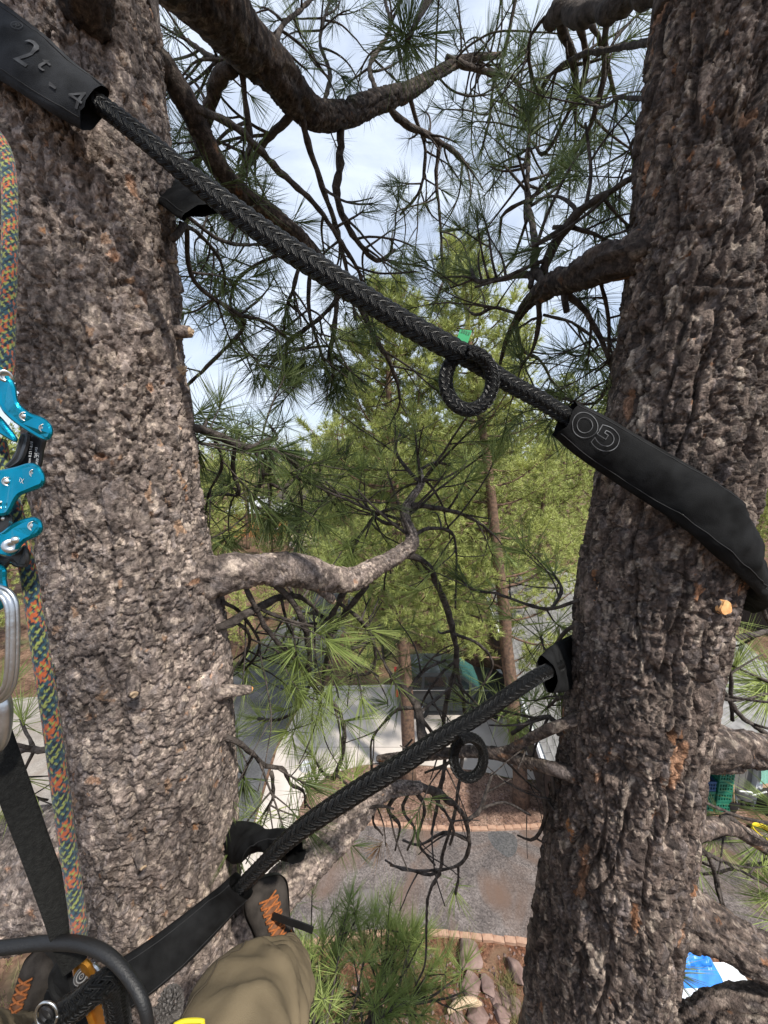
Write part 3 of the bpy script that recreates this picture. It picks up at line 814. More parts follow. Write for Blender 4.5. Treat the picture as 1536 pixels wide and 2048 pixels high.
# ================================================================== bark: overlapping scales raised from the wood
PAL_L = np.array([1.06, 1.00, 0.94]) * np.array([[.155, .130, .120], [.215, .182, .165], [.105, .088, .082], [.280, .240, .215], [.185, .163, .158], [.360, .310, .270], [.065, .054, .050], [.300, .205, .145], [.38, .215, .12]])
WGT_L = np.array([.24, .22, .17, .12, .12, .07, .05, .008, .002])
PAL_R = 0.80 * np.array([[.115, .086, .072], [.165, .125, .103], [.075, .057, .049], [.230, .180, .148], [.145, .118, .108], [.330, .270, .220], [.050, .039, .035], [.260, .130, .070], [.36, .17, .075]])
WGT_R = np.array([.26, .18, .20, .11, .11, .07, .06, .008, .002])
def flakes(u, v, cu, cv, k, warp=0.4, layers=3):
    wu = cu * warp * 2 * (fbm(u / cu / 0.9, v / cv / 0.9, k + 40, 2) - 0.5) + cu * 0.5 * (vnoise(u / cu * 3, v / cv * 3, k + 44) - 0.5)
    wv = cv * warp * 2 * (fbm(u / cu / 0.9, v / cv / 0.9, k + 50, 2) - 0.5) + cv * 0.5 * (vnoise(u / cu * 3, v / cv * 3, k + 54) - 0.5)
    u, v = u + wu, v + wv
    best = np.full(u.shape, -0.5)
    bid = np.zeros(u.shape)
    for l in range(layers):
        x, y = u / cu + 0.37 * l, v / cv + 0.61 * l
        ix, iy = np.floor(x), np.floor(y)
        for di in (-1, 0, 1):
            for dj in (-1, 0, 1):
                ci, cj = ix + di, iy + dj
                kk = k + 101 * l
                r1, r2, r3, r4 = (hsh(ci, cj, kk + q) for q in range(4))
                r5, r6, r7, r8 = (hsh(ci, cj, kk + 10 + q) for q in range(4))
                dx, dy = x - ci - 0.5 - (r1 - 0.5) * 0.9, y - cj - 0.5 - (r2 - 0.5) * 0.9
                an = (r3 - 0.5) * 1.6
                ca, sa = np.cos(an), np.sin(an)
                dx, dy = dx * ca - dy * sa, dx * sa + dy * ca
                dx, dy = dx / (0.30 + 0.40 * r4), dy / (0.32 + 0.46 * r5)
                d = (np.abs(dx) ** 2.4 + np.abs(dy) ** 2.4)
                h = r6 + 0.42 * dy * (r7 - 0.70) + 0.42 * dx * (r8 - 0.5) - 0.08 * np.clip(d, 0, 1) ** 3
                m = (d < 1) & (h > best)
                best = np.where(m, h, best)
                bid = np.where(m, hsh(ci, cj, kk + 30), bid)
    return best, bid
def bark_surface(u, v, style, k, small=1.0):
    """height (m) and colour of the bark at arc length u, run length v"""
    if style == 'L':
        cu, cv, amp, pal, wg = 0.0128 * small, 0.0155 * small, 0.0067 * small, PAL_L, WGT_L
    else:
        cu, cv, amp, pal, wg = 0.0140 * small, 0.0250 * small, 0.0073 * small, PAL_R * (0.55 if style == 'D' else 1.0), WGT_R  # style D: upper limbs, crown shade put into a darker bark colour
    # small scales in some places, broad plates in others
    hs, is_ = flakes(u, v, cu, cv, k, 0.4, 2)
    hb, ib = flakes(u, v, cu * 1.9, cv * 2.1, k + 900, 0.5, 3)
    mk = sstep(0.42, 0.56, fbm(u / 0.085 + .4 * hs, v / 0.15, k + 33, 3))
    h1, id1 = hs * (1 - mk) * 0.8 + hb * mk * 1.15, np.where(mk > 0.5, ib, is_)
    h2, id2 = flakes(u, v, cu * 2.6, cv * (2.8 if style == 'L' else 4.2), k + 500, 0.4, 2)
    H = amp * (h1 * 1.0 + h2 * (0.55 if style == 'L' else 0.8))
    if style == 'L':
        f = 1 - np.abs(2 * fbm(u / 0.10 + 0.8 * fbm(u / .1, v / .25, k + 71, 2), v / 0.5, k + 60, 3) - 1)
        H = H - 0.010 * small * sstep(0.80, 0.98, f)
        H = H + 0.020 * small * (fbm(u / 0.12, v / 0.22, k + 80, 2) - 0.5)
    else:
        wv = fbm(u / .09, v / .20, k + 71, 2)
        f = 1 - np.abs(2 * fbm(u / 0.055 + 1.6 * wv, v / 0.36, k + 60, 2) - 1)
        f2 = 1 - np.abs(2 * fbm(u / 0.12 + 1.2 * wv, v / 0.13, k + 65, 2) - 1)
        H = H - 0.015 * small * sstep(0.86, 0.955, f) - 0.006 * small * sstep(0.94, 0.985, f2)
        H = H + 0.010 * small * (fbm(u / 0.10, v / 0.25, k + 80, 2) - 0.5)
    # thin cracks between plates
    ck = 1 - np.abs(2 * fbm(u / 0.034 + 1.1 * fbm(u / .05, v / .07, k + 15, 2), v / 0.10, k + 17, 3) - 1)
    ch = 1 - np.abs(2 * fbm(u / 0.06 + 3, v / 0.035 + 1.1 * fbm(u / .05, v / .07, k + 16, 2), k + 19, 3) - 1)
    H = H - 0.0075 * small * sstep(0.93, 0.985, ck) - 0.006 * small * sstep(0.95, 0.99, ch)
    cw = np.cumsum(wg)
    mixed = (id1 * 0.999 + 0.37 * np.floor(id2 * 5)) % 1.0
    ci = np.minimum(np.searchsorted(cw / cw[-1], mixed), len(pal) - 1)
    c = pal[ci]
    tone = (0.66 + 0.62 * fbm(u / 0.14, v / 0.30, k + 27, 3)) * (0.84 + 0.32 * id2) + 0.22 * (hsh(np.floor(u / 0.004), np.floor(v / 0.004), k + 9) - 0.5)
    # patches where outer scales have dropped off and the younger orange bark shows
    o = fbm(u / 0.05, v / (0.05 if style == 'L' else 0.13), k + 90, 3)
    om = sstep(0.785, 0.82, o + 0.05 * (id1 - 0.5)) * 0.8
    c = c * tone[..., None]
    c = c * (1 - om[..., None] * 0.75) + np.array([0.36, 0.185, 0.10]) * tone[..., None] * om[..., None] * 0.75
    H = H - om * 0.0025
    return H, c
def bark_tube(name, path, rad, dv, theta, style, k, parent, small=1.0, ref=(0, 1, 0.0), cap_end=True):
    pr = np.column_stack([path, rad])
    pr, s = resample(pr, dv)
    path, rad = pr[:, :3], pr[:, 3]
    T, e1, e2 = frames(path, np.array(ref, float))
    rm = max(rad.mean(), 0.01)
    U, V = np.meshgrid(theta * rm, s)
    H, C = bark_surface(U, V, style, k, small)
    rr = rad[:, None] + H * np.clip(rad / 0.05, 0.18, 1.0)[:, None]
    v = path[:, None, :] + rr[..., None] * (np.cos(theta)[None, :, None] * e1[:, None, :] + np.sin(theta)[None, :, None] * e2[:, None, :])
    v = v.reshape(-1, 3)
    q = grid_q(len(path), len(theta), True)
    n = len(theta)
    c = C.reshape(-1, 3)
    v = np.vstack([v, path[0], path[-1]])
    c = np.vstack([c, c[0], c[-1]])
    k0 = (len(path) - 1) * n
    i = np.arange(n)
    t = np.vstack([np.column_stack([np.full(n, len(v) - 2), (i + 1) % n, i]), np.column_stack([np.full(n, len(v) - 1), k0 + i, k0 + (i + 1) % n])])
    me = new_mesh(name, v, [q, t], M['bark'], c, True)
    return obj(name, me, parent)
def even_theta(r, step): return np.linspace(0, 2 * np.pi, max(10, int(2 * np.pi * r / step)), endpoint=False)

# ================================================================== the two stems, fitted to the edges seen at each height
D_STEM = 0.95
def fit_stem(rows, D):
    out = []
    for y, xl, xr in rows:
        a, b = ray(xl, y), ray(xr, y)
        fl, fr = math.atan2(a[0], a[1]), math.atan2(b[0], b[1])
        fm, dl = 0.5 * (fl + fr), 0.5 * (fr - fl)
        dc = D / math.cos(fm)
        r = dc * math.sin(dl)
        m = ray(0.5 * (xl + xr), y)
        z = CAM_H + m[2] * dc / math.hypot(m[0], m[1])
        out.append([dc * math.sin(fm), D, z, r])
    return np.array(out)
L_ROWS = [(0, -55, 316), (150, -45, 324), (330, -25, 336), (480, -5, 346), (620, 12, 362), (780, 38, 378), (950, 62, 398), (1050, 72, 414), (1150, 78, 430), (1250, 86, 446), (1400, 108, 460), (1550, 130, 470), (1700, 150, 477), (1850, 168, 482), (2048, 182, 494)]
R_ROWS = [(0, 1310, 1640), (100, 1300, 1632), (250, 1283, 1620), (400, 1272, 1605), (500, 1262, 1592), (600, 1250, 1578), (700, 1236, 1562), (830, 1215, 1545), (960, 1196, 1522), (1060, 1181, 1506), (1150, 1166, 1490), (1250, 1151, 1462), (1350, 1141, 1440), (1430, 1131, 1426), (1550, 1118, 1408), (1650, 1101, 1396), (1750, 1086, 1386), (1850, 1071, 1372), (1970, 1056, 1350), (2048, 1047, 1338)]
stemL, stemR = fit_stem(L_ROWS, D_STEM), fit_stem(R_ROWS, D_STEM)
print('stem L', stemL[[0, 7, -1]], 'stem R', stemR[[0, 9, -1]])
def extend(st, up=7.0):
    """carry the fitted stem on down to the ground and up to the tree top"""
    a, b = st[0], st[-1]
    dirn = (st[0] - st[-1])[:3] / (st[0][2] - st[-1][2])
    lo = [b[:3] - dirn * (b[2] - z) * np.array([0.55, 1, 1]) for z in (6.0, 4.0, 2.0, -0.15)]
    lo = [[p[0], p[1], z, b[3] * f] for p, z, f in zip(lo, (6.0, 4.0, 2.0, -0.15), (1.08, 1.2, 1.32, 1.7))]
    hi = [[*(a[:3] + dirn * h * np.array([0.8, 1, 1])), a[3] * f] for h, f in ((0.6, 0.96), (2.5, 0.78), (5.0, 0.45), (up, 0.1))]
    return np.array(lo[::-1]), np.array(hi)
loL, hiL = extend(stemL)
loR, hiR = extend(stemR)
treeL = thing('pine_tree', (loL[0][0], loL[0][1], 0), 'big scaly-barked pine on the left, its grey trunk beside the climbing rope and teal device', 'tree')
treeR = thing('pine_tree', (loR[0][0], loR[0][1], 0), 'big dark furrowed pine trunk on the right wrapped by the GO sleeve', 'tree')
FINE = 0.0031
def stem_theta(r):
    f = np.arange(R(72), R(288), FINE / r)
    b = np.concatenate([np.linspace(R(288), R(360), 16, endpoint=False), np.linspace(0, R(72), 16, endpoint=False)])
    return np.concatenate([b[16:], f, b[:16]])
for st, lo, hi, tr, style, k in ((stemL, loL, hiL, treeL, 'L', 11), (stemR, loR, hiR, treeR, 'R', 23)):
    mid = spline(np.vstack([st[::-1]]), 0.05)
    bark_tube('trunk', mid[:, :3], mid[:, 3], FINE, stem_theta(st[:, 3].mean()), style, k, tr)
    low = spline(np.vstack([lo, st[::-1][:2]]), 0.05)
    low = low[low[:, 2] <= st[-1][2] + 0.03]
    bark_tube('lower_trunk', low[:, :3], low[:, 3] * 0.985, 0.034, even_theta(0.2, 0.034), style, k + 5, tr)
    top = spline(np.vstack([st[:2][::-1], hi]), 0.05)
    top = top[top[:, 2] >= st[0][2] - 0.03]
    bark_tube('upper_trunk', top[:, :3], top[:, 3] * 0.985, 0.034, even_theta(0.2, 0.034), style, k + 7, tr)
# ================================================================== needle tufts
def tuft_mesh(name, seed, n, L, w, material, spread=(12, 105), stemlen=0.07, curve=0.25, mid=True):
    rg = np.random.RandomState(seed)
    nf = n // 3 + 1
    V, Q, Tt = [], [], []
    base = 0
    for i in range(n):
        f = i // 3
        rf = np.random.RandomState(seed * 1000 + f)
        t = rf.uniform(0, 1) ** 0.8
        ang = R(spread[0] + (spread[1] - spread[0]) * (1 - t) ** 0.9 + rf.uniform(-14, 14)) + rg.uniform(-.12, .12)
        az = rf.uniform(0, 2 * np.pi) + rg.uniform(-.16, .16)
        d = np.array([math.sin(ang) * math.cos(az), math.sin(ang) * math.sin(az), math.cos(ang)])
        p0 = np.array([0, 0, (t - 1) * stemlen])
        ln = L * rf.uniform(0.78, 1.08)
        side = nrm(np.cross(d, rg.normal(size=3)))
        bend = nrm(np.cross(d, side)) * rg.uniform(-curve, curve) * ln * 0.5 + np.array([0, 0, 1]) * 0.06 * ln
        ww = w * 0.5
        if mid:
            pts = [p0, p0 + d * ln * 0.5 + bend * 0.35, p0 + d * ln + bend]
            V += [pts[0] - side * ww, pts[0] + side * ww, pts[1] + side * ww, pts[1] - side * ww, pts[2]]
            Q.append([base, base + 1, base + 2, base + 3])
            Tt.append([base + 3, base + 2, base + 4])
            base += 5
        else:
            V += [p0 - side * ww, p0 + side * ww, p0 + d * ln + bend]
            Tt.append([base, base + 1, base + 2])
            base += 3
    return np.array(V), np.array(Q).reshape(-1, 4).astype(int), np.array(Tt).reshape(-1, 3).astype(int)
TUFT_V = [tuft_mesh('t', 30 + q, [66, 54, 78, 60, 48, 90][q], [.165, .150, .175, .155, .16, .15][q], 0.0021, None, [(10, 100), (15, 120), (8, 85), (20, 110), (10, 130), (12, 105)][q]) for q in range(6)]
TUFT_ME = {}
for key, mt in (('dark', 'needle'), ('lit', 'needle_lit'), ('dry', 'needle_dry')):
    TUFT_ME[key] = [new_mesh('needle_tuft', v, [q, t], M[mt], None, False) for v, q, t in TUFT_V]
def quat_z(d, roll=0.0):
    q = Vector([float(x) for x in d]).to_track_quat('Z', 'Y')
    return q @ Quaternion((0, 0, 1), roll)
TUFTS = {}          # tree name -> list of (size on picture, parent, pos, dir, scale, key, roll)
def want_tuft(tree, parent, pos, d, scale, key, rng):
    TUFTS.setdefault(tree.name, (tree, []))[1].append((pos, d, scale, key, parent, rng.uniform(0, 6.28), rng.randrange(6)))
def depth_of(p): return float((np.asarray(p) - CAM) @ FWD)
def pix_of(p):
    r = np.asarray(p) - CAM
    d = max(r @ FWD, 0.02)
    return 768 + r[0] / d * FPX, 1024 - (r @ UP) / d * FPX
def flush_tufts(limit=296):
    for nm, (tree, L) in TUFTS.items():
        def score(t):
            x, y = pix_of(t[0])
            d = depth_of(t[0])
            vis = -60 < x < 1596 and -80 < y < 2128 and d > 0.2
            return (0 if vis else 1, -t[2] / max(d, 0.2))
        L.sort(key=score)
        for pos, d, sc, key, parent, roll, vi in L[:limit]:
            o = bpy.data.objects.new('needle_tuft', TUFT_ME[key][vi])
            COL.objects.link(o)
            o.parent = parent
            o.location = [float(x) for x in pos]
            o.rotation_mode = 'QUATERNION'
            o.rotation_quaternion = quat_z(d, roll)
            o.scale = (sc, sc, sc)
        rest = L[limit:]
        for key, mt in (('dark', 'needle'), ('lit', 'needle_lit'), ('dry', 'needle_dry')):
            mb = MB()
            for pos, d, sc, kk, parent, roll, vi in rest:
                if kk != key: continue
                v, q, t = TUFT_V[vi]
                m = np.array(quat_z(d, roll).to_matrix())
                mb.add(v @ m.T * sc + pos, q, t)
            if mb.n:
                o = mb.build('further_needles', M[mt], tree, smooth=False)
                o['kind'] = 'stuff'

# ================================================================== limbs, branches and twigs
def wander(p, d, L, r, rng, curl=0.5, up=0.0, seg=0.035):
    """a crooked twig path"""
    n = max(4, int(L / seg))
    d = nrm(d)
    ax = nrm(np.array([rng.gauss(0, 1) for _ in range(3)]))
    out = [np.array(p, float)]
    for i in range(n):
        if rng.random() < 0.16: ax = nrm(ax + 1.6 * np.array([rng.gauss(0, 1) for _ in range(3)]))
        d = nrm(d + np.cross(ax, d) * curl * seg * 6 * rng.uniform(0.2, 1.0) + np.array([0, 0, up * seg * 4]) + 0.05 * np.array([rng.gauss(0, 1) for _ in range(3)]))
        out.append(out[-1] + d * seg)
    out = np.array(out)
    return out, np.linspace(r, r * 0.55, len(out)), d
class Limb:
    def __init__(s, tree, mb=None): s.tree, s.mb, s.t, s.dead = tree, MB(), [], False
    def twig(s, path, rad, n=6): s.mb.tube(path, rad, n)
    def traced(s, pts, n=7, tuft=None, key='dark', scale=1.0, rng=None):
        pr = pxpath(pts, 0.03)
        wob = pr[:, :3].copy()
        rr = np.maximum(pr[:, 3], 0.0016)
        jit = np.array([random.Random(int(a * 7919) % 99991 + q).uniform(-1, 1) for q, a in enumerate(np.abs(wob[:, 0]) * 1000)])
        wob = wob + rr[:, None] * 0.22 * np.column_stack([jit, np.roll(jit, 3), np.roll(jit, 7)])
        s.mb.tube(wob, rr * (1 + 0.20 * np.roll(jit, 2)), n)
        if tuft: s.t.append((wob[-1], nrm(wob[-1] - wob[-4] if len(wob) > 4 else wob[-1] - wob[0]), scale, key))
        return wob, rr
    def sprout(s, path, rad, rng, n, t0=0.3, t1=1.0, L=(0.25, 0.6), tufts=0.8, key='dark', up=0.0, curl=0.5, sub=0.5, scale=(0.75, 1.1), bias=None, rmax=0.007):
        for i in range(n):
            k = int((t0 + (t1 - t0) * rng.random()) * (len(path) - 1))
            k = min(max(k, 1), len(path) - 1)
            T = nrm(path[k] - path[k - 1])
            d = nrm(np.cross(T, np.array([rng.gauss(0, 1) for _ in range(3)])) + 0.55 * T)
            if bias is not None: d = nrm(d + np.asarray(bias))
            r0 = min(rad[k] * 0.6, rmax)
            p, r, e = wander(path[k], d, rng.uniform(*L), r0, rng, curl, up)
            s.mb.tube(p, r, 5)
            if rng.random() < tufts:
                s.t.append((p[-1], e, rng.uniform(*scale), key))
            if rng.random() < sub:
                j = len(p) // 2
                e2 = nrm(np.cross(p[j] - p[j - 1], np.array([rng.gauss(0, 1) for _ in range(3)])) + 0.04 * nrm(p[j] - p[j - 1]))
                p2, r2, e2 = wander(p[j], e2, rng.uniform(*L) * 0.5, r[j] * 0.8, rng, curl, up)
                s.mb.tube(p2, r2, 5)
                if rng.random() < tufts: s.t.append((p2[-1], e2, rng.uniform(*scale), key))
    def done(s, rng, parent=None, name='branch', label=None):
        o = s.mb.build(name, M['twig'], parent or s.tree)
        if label: o['label'] = label
        for pos, d, sc, key in s.t: want_tuft(s.tree, o, pos, d, sc, key, rng)
        return o
def big_limb(tree, name, pts, style, k, step=0.0045, small=0.8, ref=None, label=None):
    step = max(step, 0.0045) * 1.28
    pr = pxpath(pts, 0.02)
    p, r = pr[:, :3], pr[:, 3]
    if ref is None: ref = nrm(p.mean(0) - CAM) * np.array([1, 1, 1])
    o = bark_tube(name, p, r, step, even_theta(r.mean(), step), style, k, tree, small, ref)
    if label: o['label'] = label
    return o, p, r
rng = random.Random(7)
# ================================================================== limbs of the left pine, traced from where they leave the trunk
def rd(py, f=1.0): return f * D_STEM / ray(768, py)[1]
Z = lambda b, *pts: [(a, c, d, w) for a, c, d, w in pts]
# L1: thick crooked limb leaving the trunk at mid height
o1, p1, r1 = big_limb(treeL, 'limb', [(330, 1165, rd(1165), 96), (427, 1153, .98, 74), (480, 1141, 1.0, 67), (547, 1137, 1.06, 60), (613, 1147, 1.13, 54), (667, 1160, 1.2, 46), (713, 1157, 1.27, 40), (753, 1133, 1.34, 36), (800, 1107, 1.42, 31), (823, 1088, 1.46, 27), (822, 1067, 1.5, 23), (810, 1035, 1.56, 20), (817, 1005, 1.62, 17), (843, 967, 1.72, 12), (840, 940, 1.8, 8)], 'L', 31, 0.0042, 1.15, label='thick crooked limb leaving the left trunk at mid height')
l = Limb(treeL)
dk = dict(tuft=True, key='dark')
a = l.traced([(767, 1117, 1.38, 12), (820, 1110, 1.44, 15), (857, 1133, 1.5, 15), (880, 1183, 1.56, 13), (893, 1217, 1.6, 13), (907, 1267, 1.64, 12), (913, 1327, 1.68, 12), (893, 1400, 1.7, 10), (887, 1460, 1.72, 9), (890, 1520, 1.74, 9), (877, 1600, 1.76, 8), (863, 1667, 1.8, 6)])
b = l.traced([(913, 1327, 1.68, 9), (930, 1450, 1.74, 7), (910, 1620, 1.8, 7), (887, 1700, 1.84, 6), (880, 1743, 1.86, 7), (857, 1790, 1.9, 6), (853, 1847, 1.94, 5), (850, 1927, 2.0, 4), (830, 1973, 2.05, 3)])
c = l.traced([(803, 1013, 1.6, 9), (757, 1027, 1.68, 8), (730, 1057, 1.75, 7), (703, 1097, 1.82, 5)], **dk)
d = l.traced([(823, 1010, 1.6, 12), (877, 1017, 1.72, 10), (920, 1027, 1.84, 8), (960, 1047, 1.95, 6), (985, 1070, 2.0, 4)], **dk)
e = l.traced([(797, 1050, 1.55, 8), (763, 1043, 1.62, 7), (740, 1020, 1.7, 6), (713, 983, 1.8, 5)], tuft=True, key='lit')
f = l.traced([(830, 1070, 1.5, 9), (857, 1057, 1.56, 8), (900, 1062, 1.62, 7), (912, 1100, 1.66, 5), (911, 1217, 1.7, 4)])
g = l.traced([(843, 967, 1.72, 9), (815, 940, 1.8, 7), (790, 900, 1.9, 6), (800, 870, 2.0, 5)], **dk)
h = l.traced([(840, 940, 1.8, 7), (870, 925, 1.9, 6), (900, 930, 2.0, 5)], **dk)
i = l.traced([(907, 1267, 1.64, 7), (960, 1290, 1.7, 6), (985, 1330, 1.75, 5), (960, 1380, 1.8, 4)], **dk)
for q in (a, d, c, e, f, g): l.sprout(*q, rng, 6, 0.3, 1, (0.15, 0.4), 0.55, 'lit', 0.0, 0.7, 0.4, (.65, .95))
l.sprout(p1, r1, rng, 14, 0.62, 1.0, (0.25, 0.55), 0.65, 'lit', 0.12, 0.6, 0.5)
l.done(rng)
l = Limb(treeL)
a = l.traced([(537, 1160, 1.06, 13), (580, 1197, 1.12, 12), (607, 1250, 1.18, 12), (618, 1300, 1.24, 11), (619, 1357, 1.3, 10), (647, 1390, 1.36, 10), (670, 1410, 1.4, 9), (687, 1450, 1.45, 9), (685, 1510, 1.5, 9), (667, 1557, 1.56, 9)])
for (x, y, dx) in ((645, 1520, 0), (690, 1515, 1), (628, 1540, 0), (705, 1530, 1)): l.t.append((P(x + 4, y + 20, 1.58), nrm([0.25 * (dx - .4), 0.2, 1]), 0.85, 'lit'))
l.traced([(490, 1172, 1.02, 11), (537, 1263, 1.12, 10), (580, 1307, 1.2, 9), (612, 1352, 1.29, 8)])
l.traced([(619, 1370, 1.32, 7), (607, 1400, 1.36, 6), (590, 1423, 1.4, 6), (553, 1440, 1.46, 6), (517, 1438, 1.52, 6)], tuft=True, key='lit', scale=.95)
l.traced([(667, 1557, 1.56, 8), (645, 1545, 1.58, 6), (620, 1500, 1.62, 4)], tuft=True, key='lit')
l.sprout(*a, rng, 4, 0.4, 1, (0.12, 0.3), 0.5, 'lit', 0.1)
l.done(rng)
l = Limb(treeL)
a = l.traced([(690, 1180, 1.22, 13), (663, 1233, 1.3, 12), (657, 1300, 1.4, 11), (647, 1350, 1.5, 7), (640, 1420, 1.6, 4)])
b = l.traced([(733, 1172, 1.3, 13), (690, 1227, 1.38, 12), (657, 1283, 1.46, 10), (697, 1297, 1.54, 8), (737, 1283, 1.6, 6), (760, 1250, 1.7, 4)])
c = l.traced([(680, 1207, 1.34, 8), (730, 1250, 1.42, 8), (750, 1300, 1.5, 7), (743, 1343, 1.56, 6), (700, 1352, 1.62, 5)], **dk)
d = l.traced([(660, 1240, 1.32, 8), (620, 1225, 1.42, 7), (590, 1240, 1.5, 6), (560, 1290, 1.6, 5)], **dk)
for q in (a, b, c, d): l.sprout(*q, rng, 7, 0.25, 1, (0.12, 0.35), 0.6, 'lit', 0.05, 0.8, 0.4, (.65, .95))
l.done(rng)
l = Limb(treeL)      # grey branch under L1
a = l.traced([(400, 1262, rd(1262), 26), (447, 1253, 1.0, 19), (507, 1220, 1.08, 16), (567, 1193, 1.18, 13), (610, 1200, 1.3, 9), (650, 1240, 1.45, 6)], tuft=True)
b = l.traced([(447, 1205, 1.0, 8), (480, 1225, 1.1, 7), (520, 1290, 1.2, 6), (490, 1340, 1.3, 5)], tuft=True, key='lit')
c = l.traced([(470, 1240, 1.03, 8), (500, 1275, 1.15, 7), (480, 1330, 1.3, 6), (455, 1350, 1.4, 5)], tuft=True, key='lit')
for q in (a, b, c): l.sprout(*q, rng, 7, 0.3, 1, (0.15, 0.4), 0.75, 'lit', 0.05, scale=(.6, .9))
l.done(rng)
# L2: pale limb running out under the climber's foot
o2, p2, r2 = big_limb(treeL, 'limb', [(400, 1920, rd(1900), 130), (470, 1865, 1.14, 100), (520, 1815, 1.15, 80), (570, 1772, 1.18, 72), (640, 1705, 1.26, 62), (700, 1645, 1.35, 52), (742, 1600, 1.43, 44), (773, 1581, 1.5, 34), (807, 1576, 1.56, 25), (840, 1576, 1.61, 19)], 'L', 37, 0.0042, 1.05, label='pale grey limb sloping up under the climber\'s shoe')
l = Limb(treeL)
l.traced([(835, 1576, 1.60, 19), (857, 1577, 1.64, 17), (907, 1607, 1.72, 12), (933, 1643, 1.77, 10), (937, 1700, 1.82, 8), (917, 1730, 1.86, 6), (873, 1740, 1.9, 5), (807, 1740, 1.95, 4), (770, 1720, 1.98, 3)], n=9)
tw = [[(800, 1580, 1.55, 11), (775, 1620, 1.6, 8), (800, 1650, 1.64, 6), (790, 1700, 1.7, 4)], [(830, 1578, 1.6, 8), (850, 1620, 1.64, 7), (835, 1680, 1.7, 6), (870, 1730, 1.76, 4)], [(933, 1643, 1.77, 9), (960, 1620, 1.8, 8), (975, 1575, 1.84, 7), (985, 1545, 1.88, 5)], [(857, 1577, 1.64, 8), (905, 1650, 1.7, 6), (900, 1690, 1.74, 5)], [(785, 1582, 1.52, 9), (760, 1600, 1.56, 7), (745, 1640, 1.6, 5), (765, 1670, 1.64, 4)], [(937, 1680, 1.8, 7), (890, 1665, 1.84, 6), (840, 1690, 1.88, 5), (805, 1680, 1.92, 4)], [(880, 1740, 1.9, 5), (860, 1750, 1.92, 6), (815, 1738, 1.95, 5), (780, 1730, 2.0, 4)], [(960, 1618, 1.8, 6), (1010, 1605, 1.9, 5), (1060, 1630, 2.0, 4)], [(820, 1578, 1.6, 7), (805, 1620, 1.63, 6), (830, 1660, 1.66, 5), (815, 1700, 1.7, 4)]]
for q in tw:
    w = l.traced(q)
    l.sprout(*w, rng, 1, 0.3, 1, (0.10, 0.24), 0.07, 'dry', -0.1, 0.9, 0.2)
l.t.append((P(910, 1788, 1.95), nrm([0.1, -0.4, -0.8]), 1.0, 'lit'))
l.traced([(917, 1730, 1.86, 5), (916, 1760, 1.9, 5), (911, 1788, 1.95, 5)])
l.t.append((P(758, 1693, 1.7), nrm([-0.6, 0, -0.8]), 0.7, 'dry'))
l.sprout(p2, r2, rng, 3, 0.5, 1.0, (0.12, 0.3), 0.0, 'dark', -0.15, 0.9, 0.3)
l.done(rng, label='bare curly dead twigs under the lower cable')
# L4: heavy limb crossing the top
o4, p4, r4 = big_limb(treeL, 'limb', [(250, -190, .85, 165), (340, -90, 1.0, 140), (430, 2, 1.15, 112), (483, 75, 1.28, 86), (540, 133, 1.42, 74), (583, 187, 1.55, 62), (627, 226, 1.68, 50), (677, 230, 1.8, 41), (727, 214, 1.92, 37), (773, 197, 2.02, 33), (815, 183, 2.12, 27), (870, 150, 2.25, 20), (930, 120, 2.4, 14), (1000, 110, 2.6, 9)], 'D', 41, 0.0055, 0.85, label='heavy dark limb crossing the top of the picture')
l = Limb(treeL)
tr4 = [[(600, 225, 1.6, 15), (617, 287, 1.68, 13), (637, 350, 1.76, 12), (660, 417, 1.85, 11), (683, 493, 1.95, 9), (700, 570, 2.05, 7), (712, 640, 2.15, 6)], [(683, 245, 1.82, 19), (680, 317, 1.87, 17), (673, 393, 1.92, 14), (700, 460, 2.0, 12), (750, 520, 2.1, 9), (790, 500, 2.2, 6)], [(483, 120, 1.35, 15), (490, 200, 1.42, 13), (500, 300, 1.5, 11), (475, 367, 1.6, 8), (470, 420, 1.7, 5)], [(583, 228, 1.58, 14), (533, 280, 1.66, 13), (500, 327, 1.74, 10), (477, 367, 1.8, 8), (470, 430, 1.9, 5)], [(467, 127, 1.35, 30), (433, 167, 1.42, 28), (420, 217, 1.5, 24), (410, 267, 1.58, 18), (393, 330, 1.68, 13), (375, 440, 1.8, 10), (350, 475, 1.85, 8)], [(545, 130, 1.45, 12), (560, 60, 1.6, 10), (600, 20, 1.7, 8), (640, -20, 1.8, 6)], [(770, 205, 2.02, 14), (800, 240, 2.1, 14), (867, 277, 2.22, 12), (907, 303, 2.32, 10), (937, 333, 2.4, 8)], [(880, 287, 2.25, 9), (872, 350, 2.32, 7), (880, 433, 2.4, 6), (884, 512, 2.48, 6), (887, 560, 2.54, 5), (867, 613, 2.6, 3)], [(893, 117, 2.3, 12), (967, 143, 2.42, 11), (1027, 157, 2.55, 8), (1047, 200, 2.65, 6)], [(1033, -10, 2.2, 7), (1010, 100, 2.3, 7), (987, 167, 2.4, 6), (980, 233, 2.48, 6), (963, 300, 2.55, 5)], [(640, 230, 1.7, 10), (660, 150, 1.85, 8), (640, 80, 2.0, 7), (660, 0, 2.2, 6)], [(500, 60, 1.3, 13), (450, 120, 1.45, 11), (400, 100, 1.6, 9), (350, 60, 1.7, 7)], [(760, 200, 2.0, 10), (740, 130, 2.15, 9), (780, 60, 2.3, 8), (770, 0, 2.45, 6)], [(815, 183, 2.12, 10), (830, 230, 2.2, 8), (850, 300, 2.3, 7), (840, 380, 2.4, 6), (800, 430, 2.5, 5)]]
for q in tr4:
    w = l.traced(q, tuft=True)
    l.sprout(*w, rng, 9, 0.25, 1, (0.14, 0.42), 0.85, 'dark', -0.05, 0.8, 0.6, (0.65, 1.0))
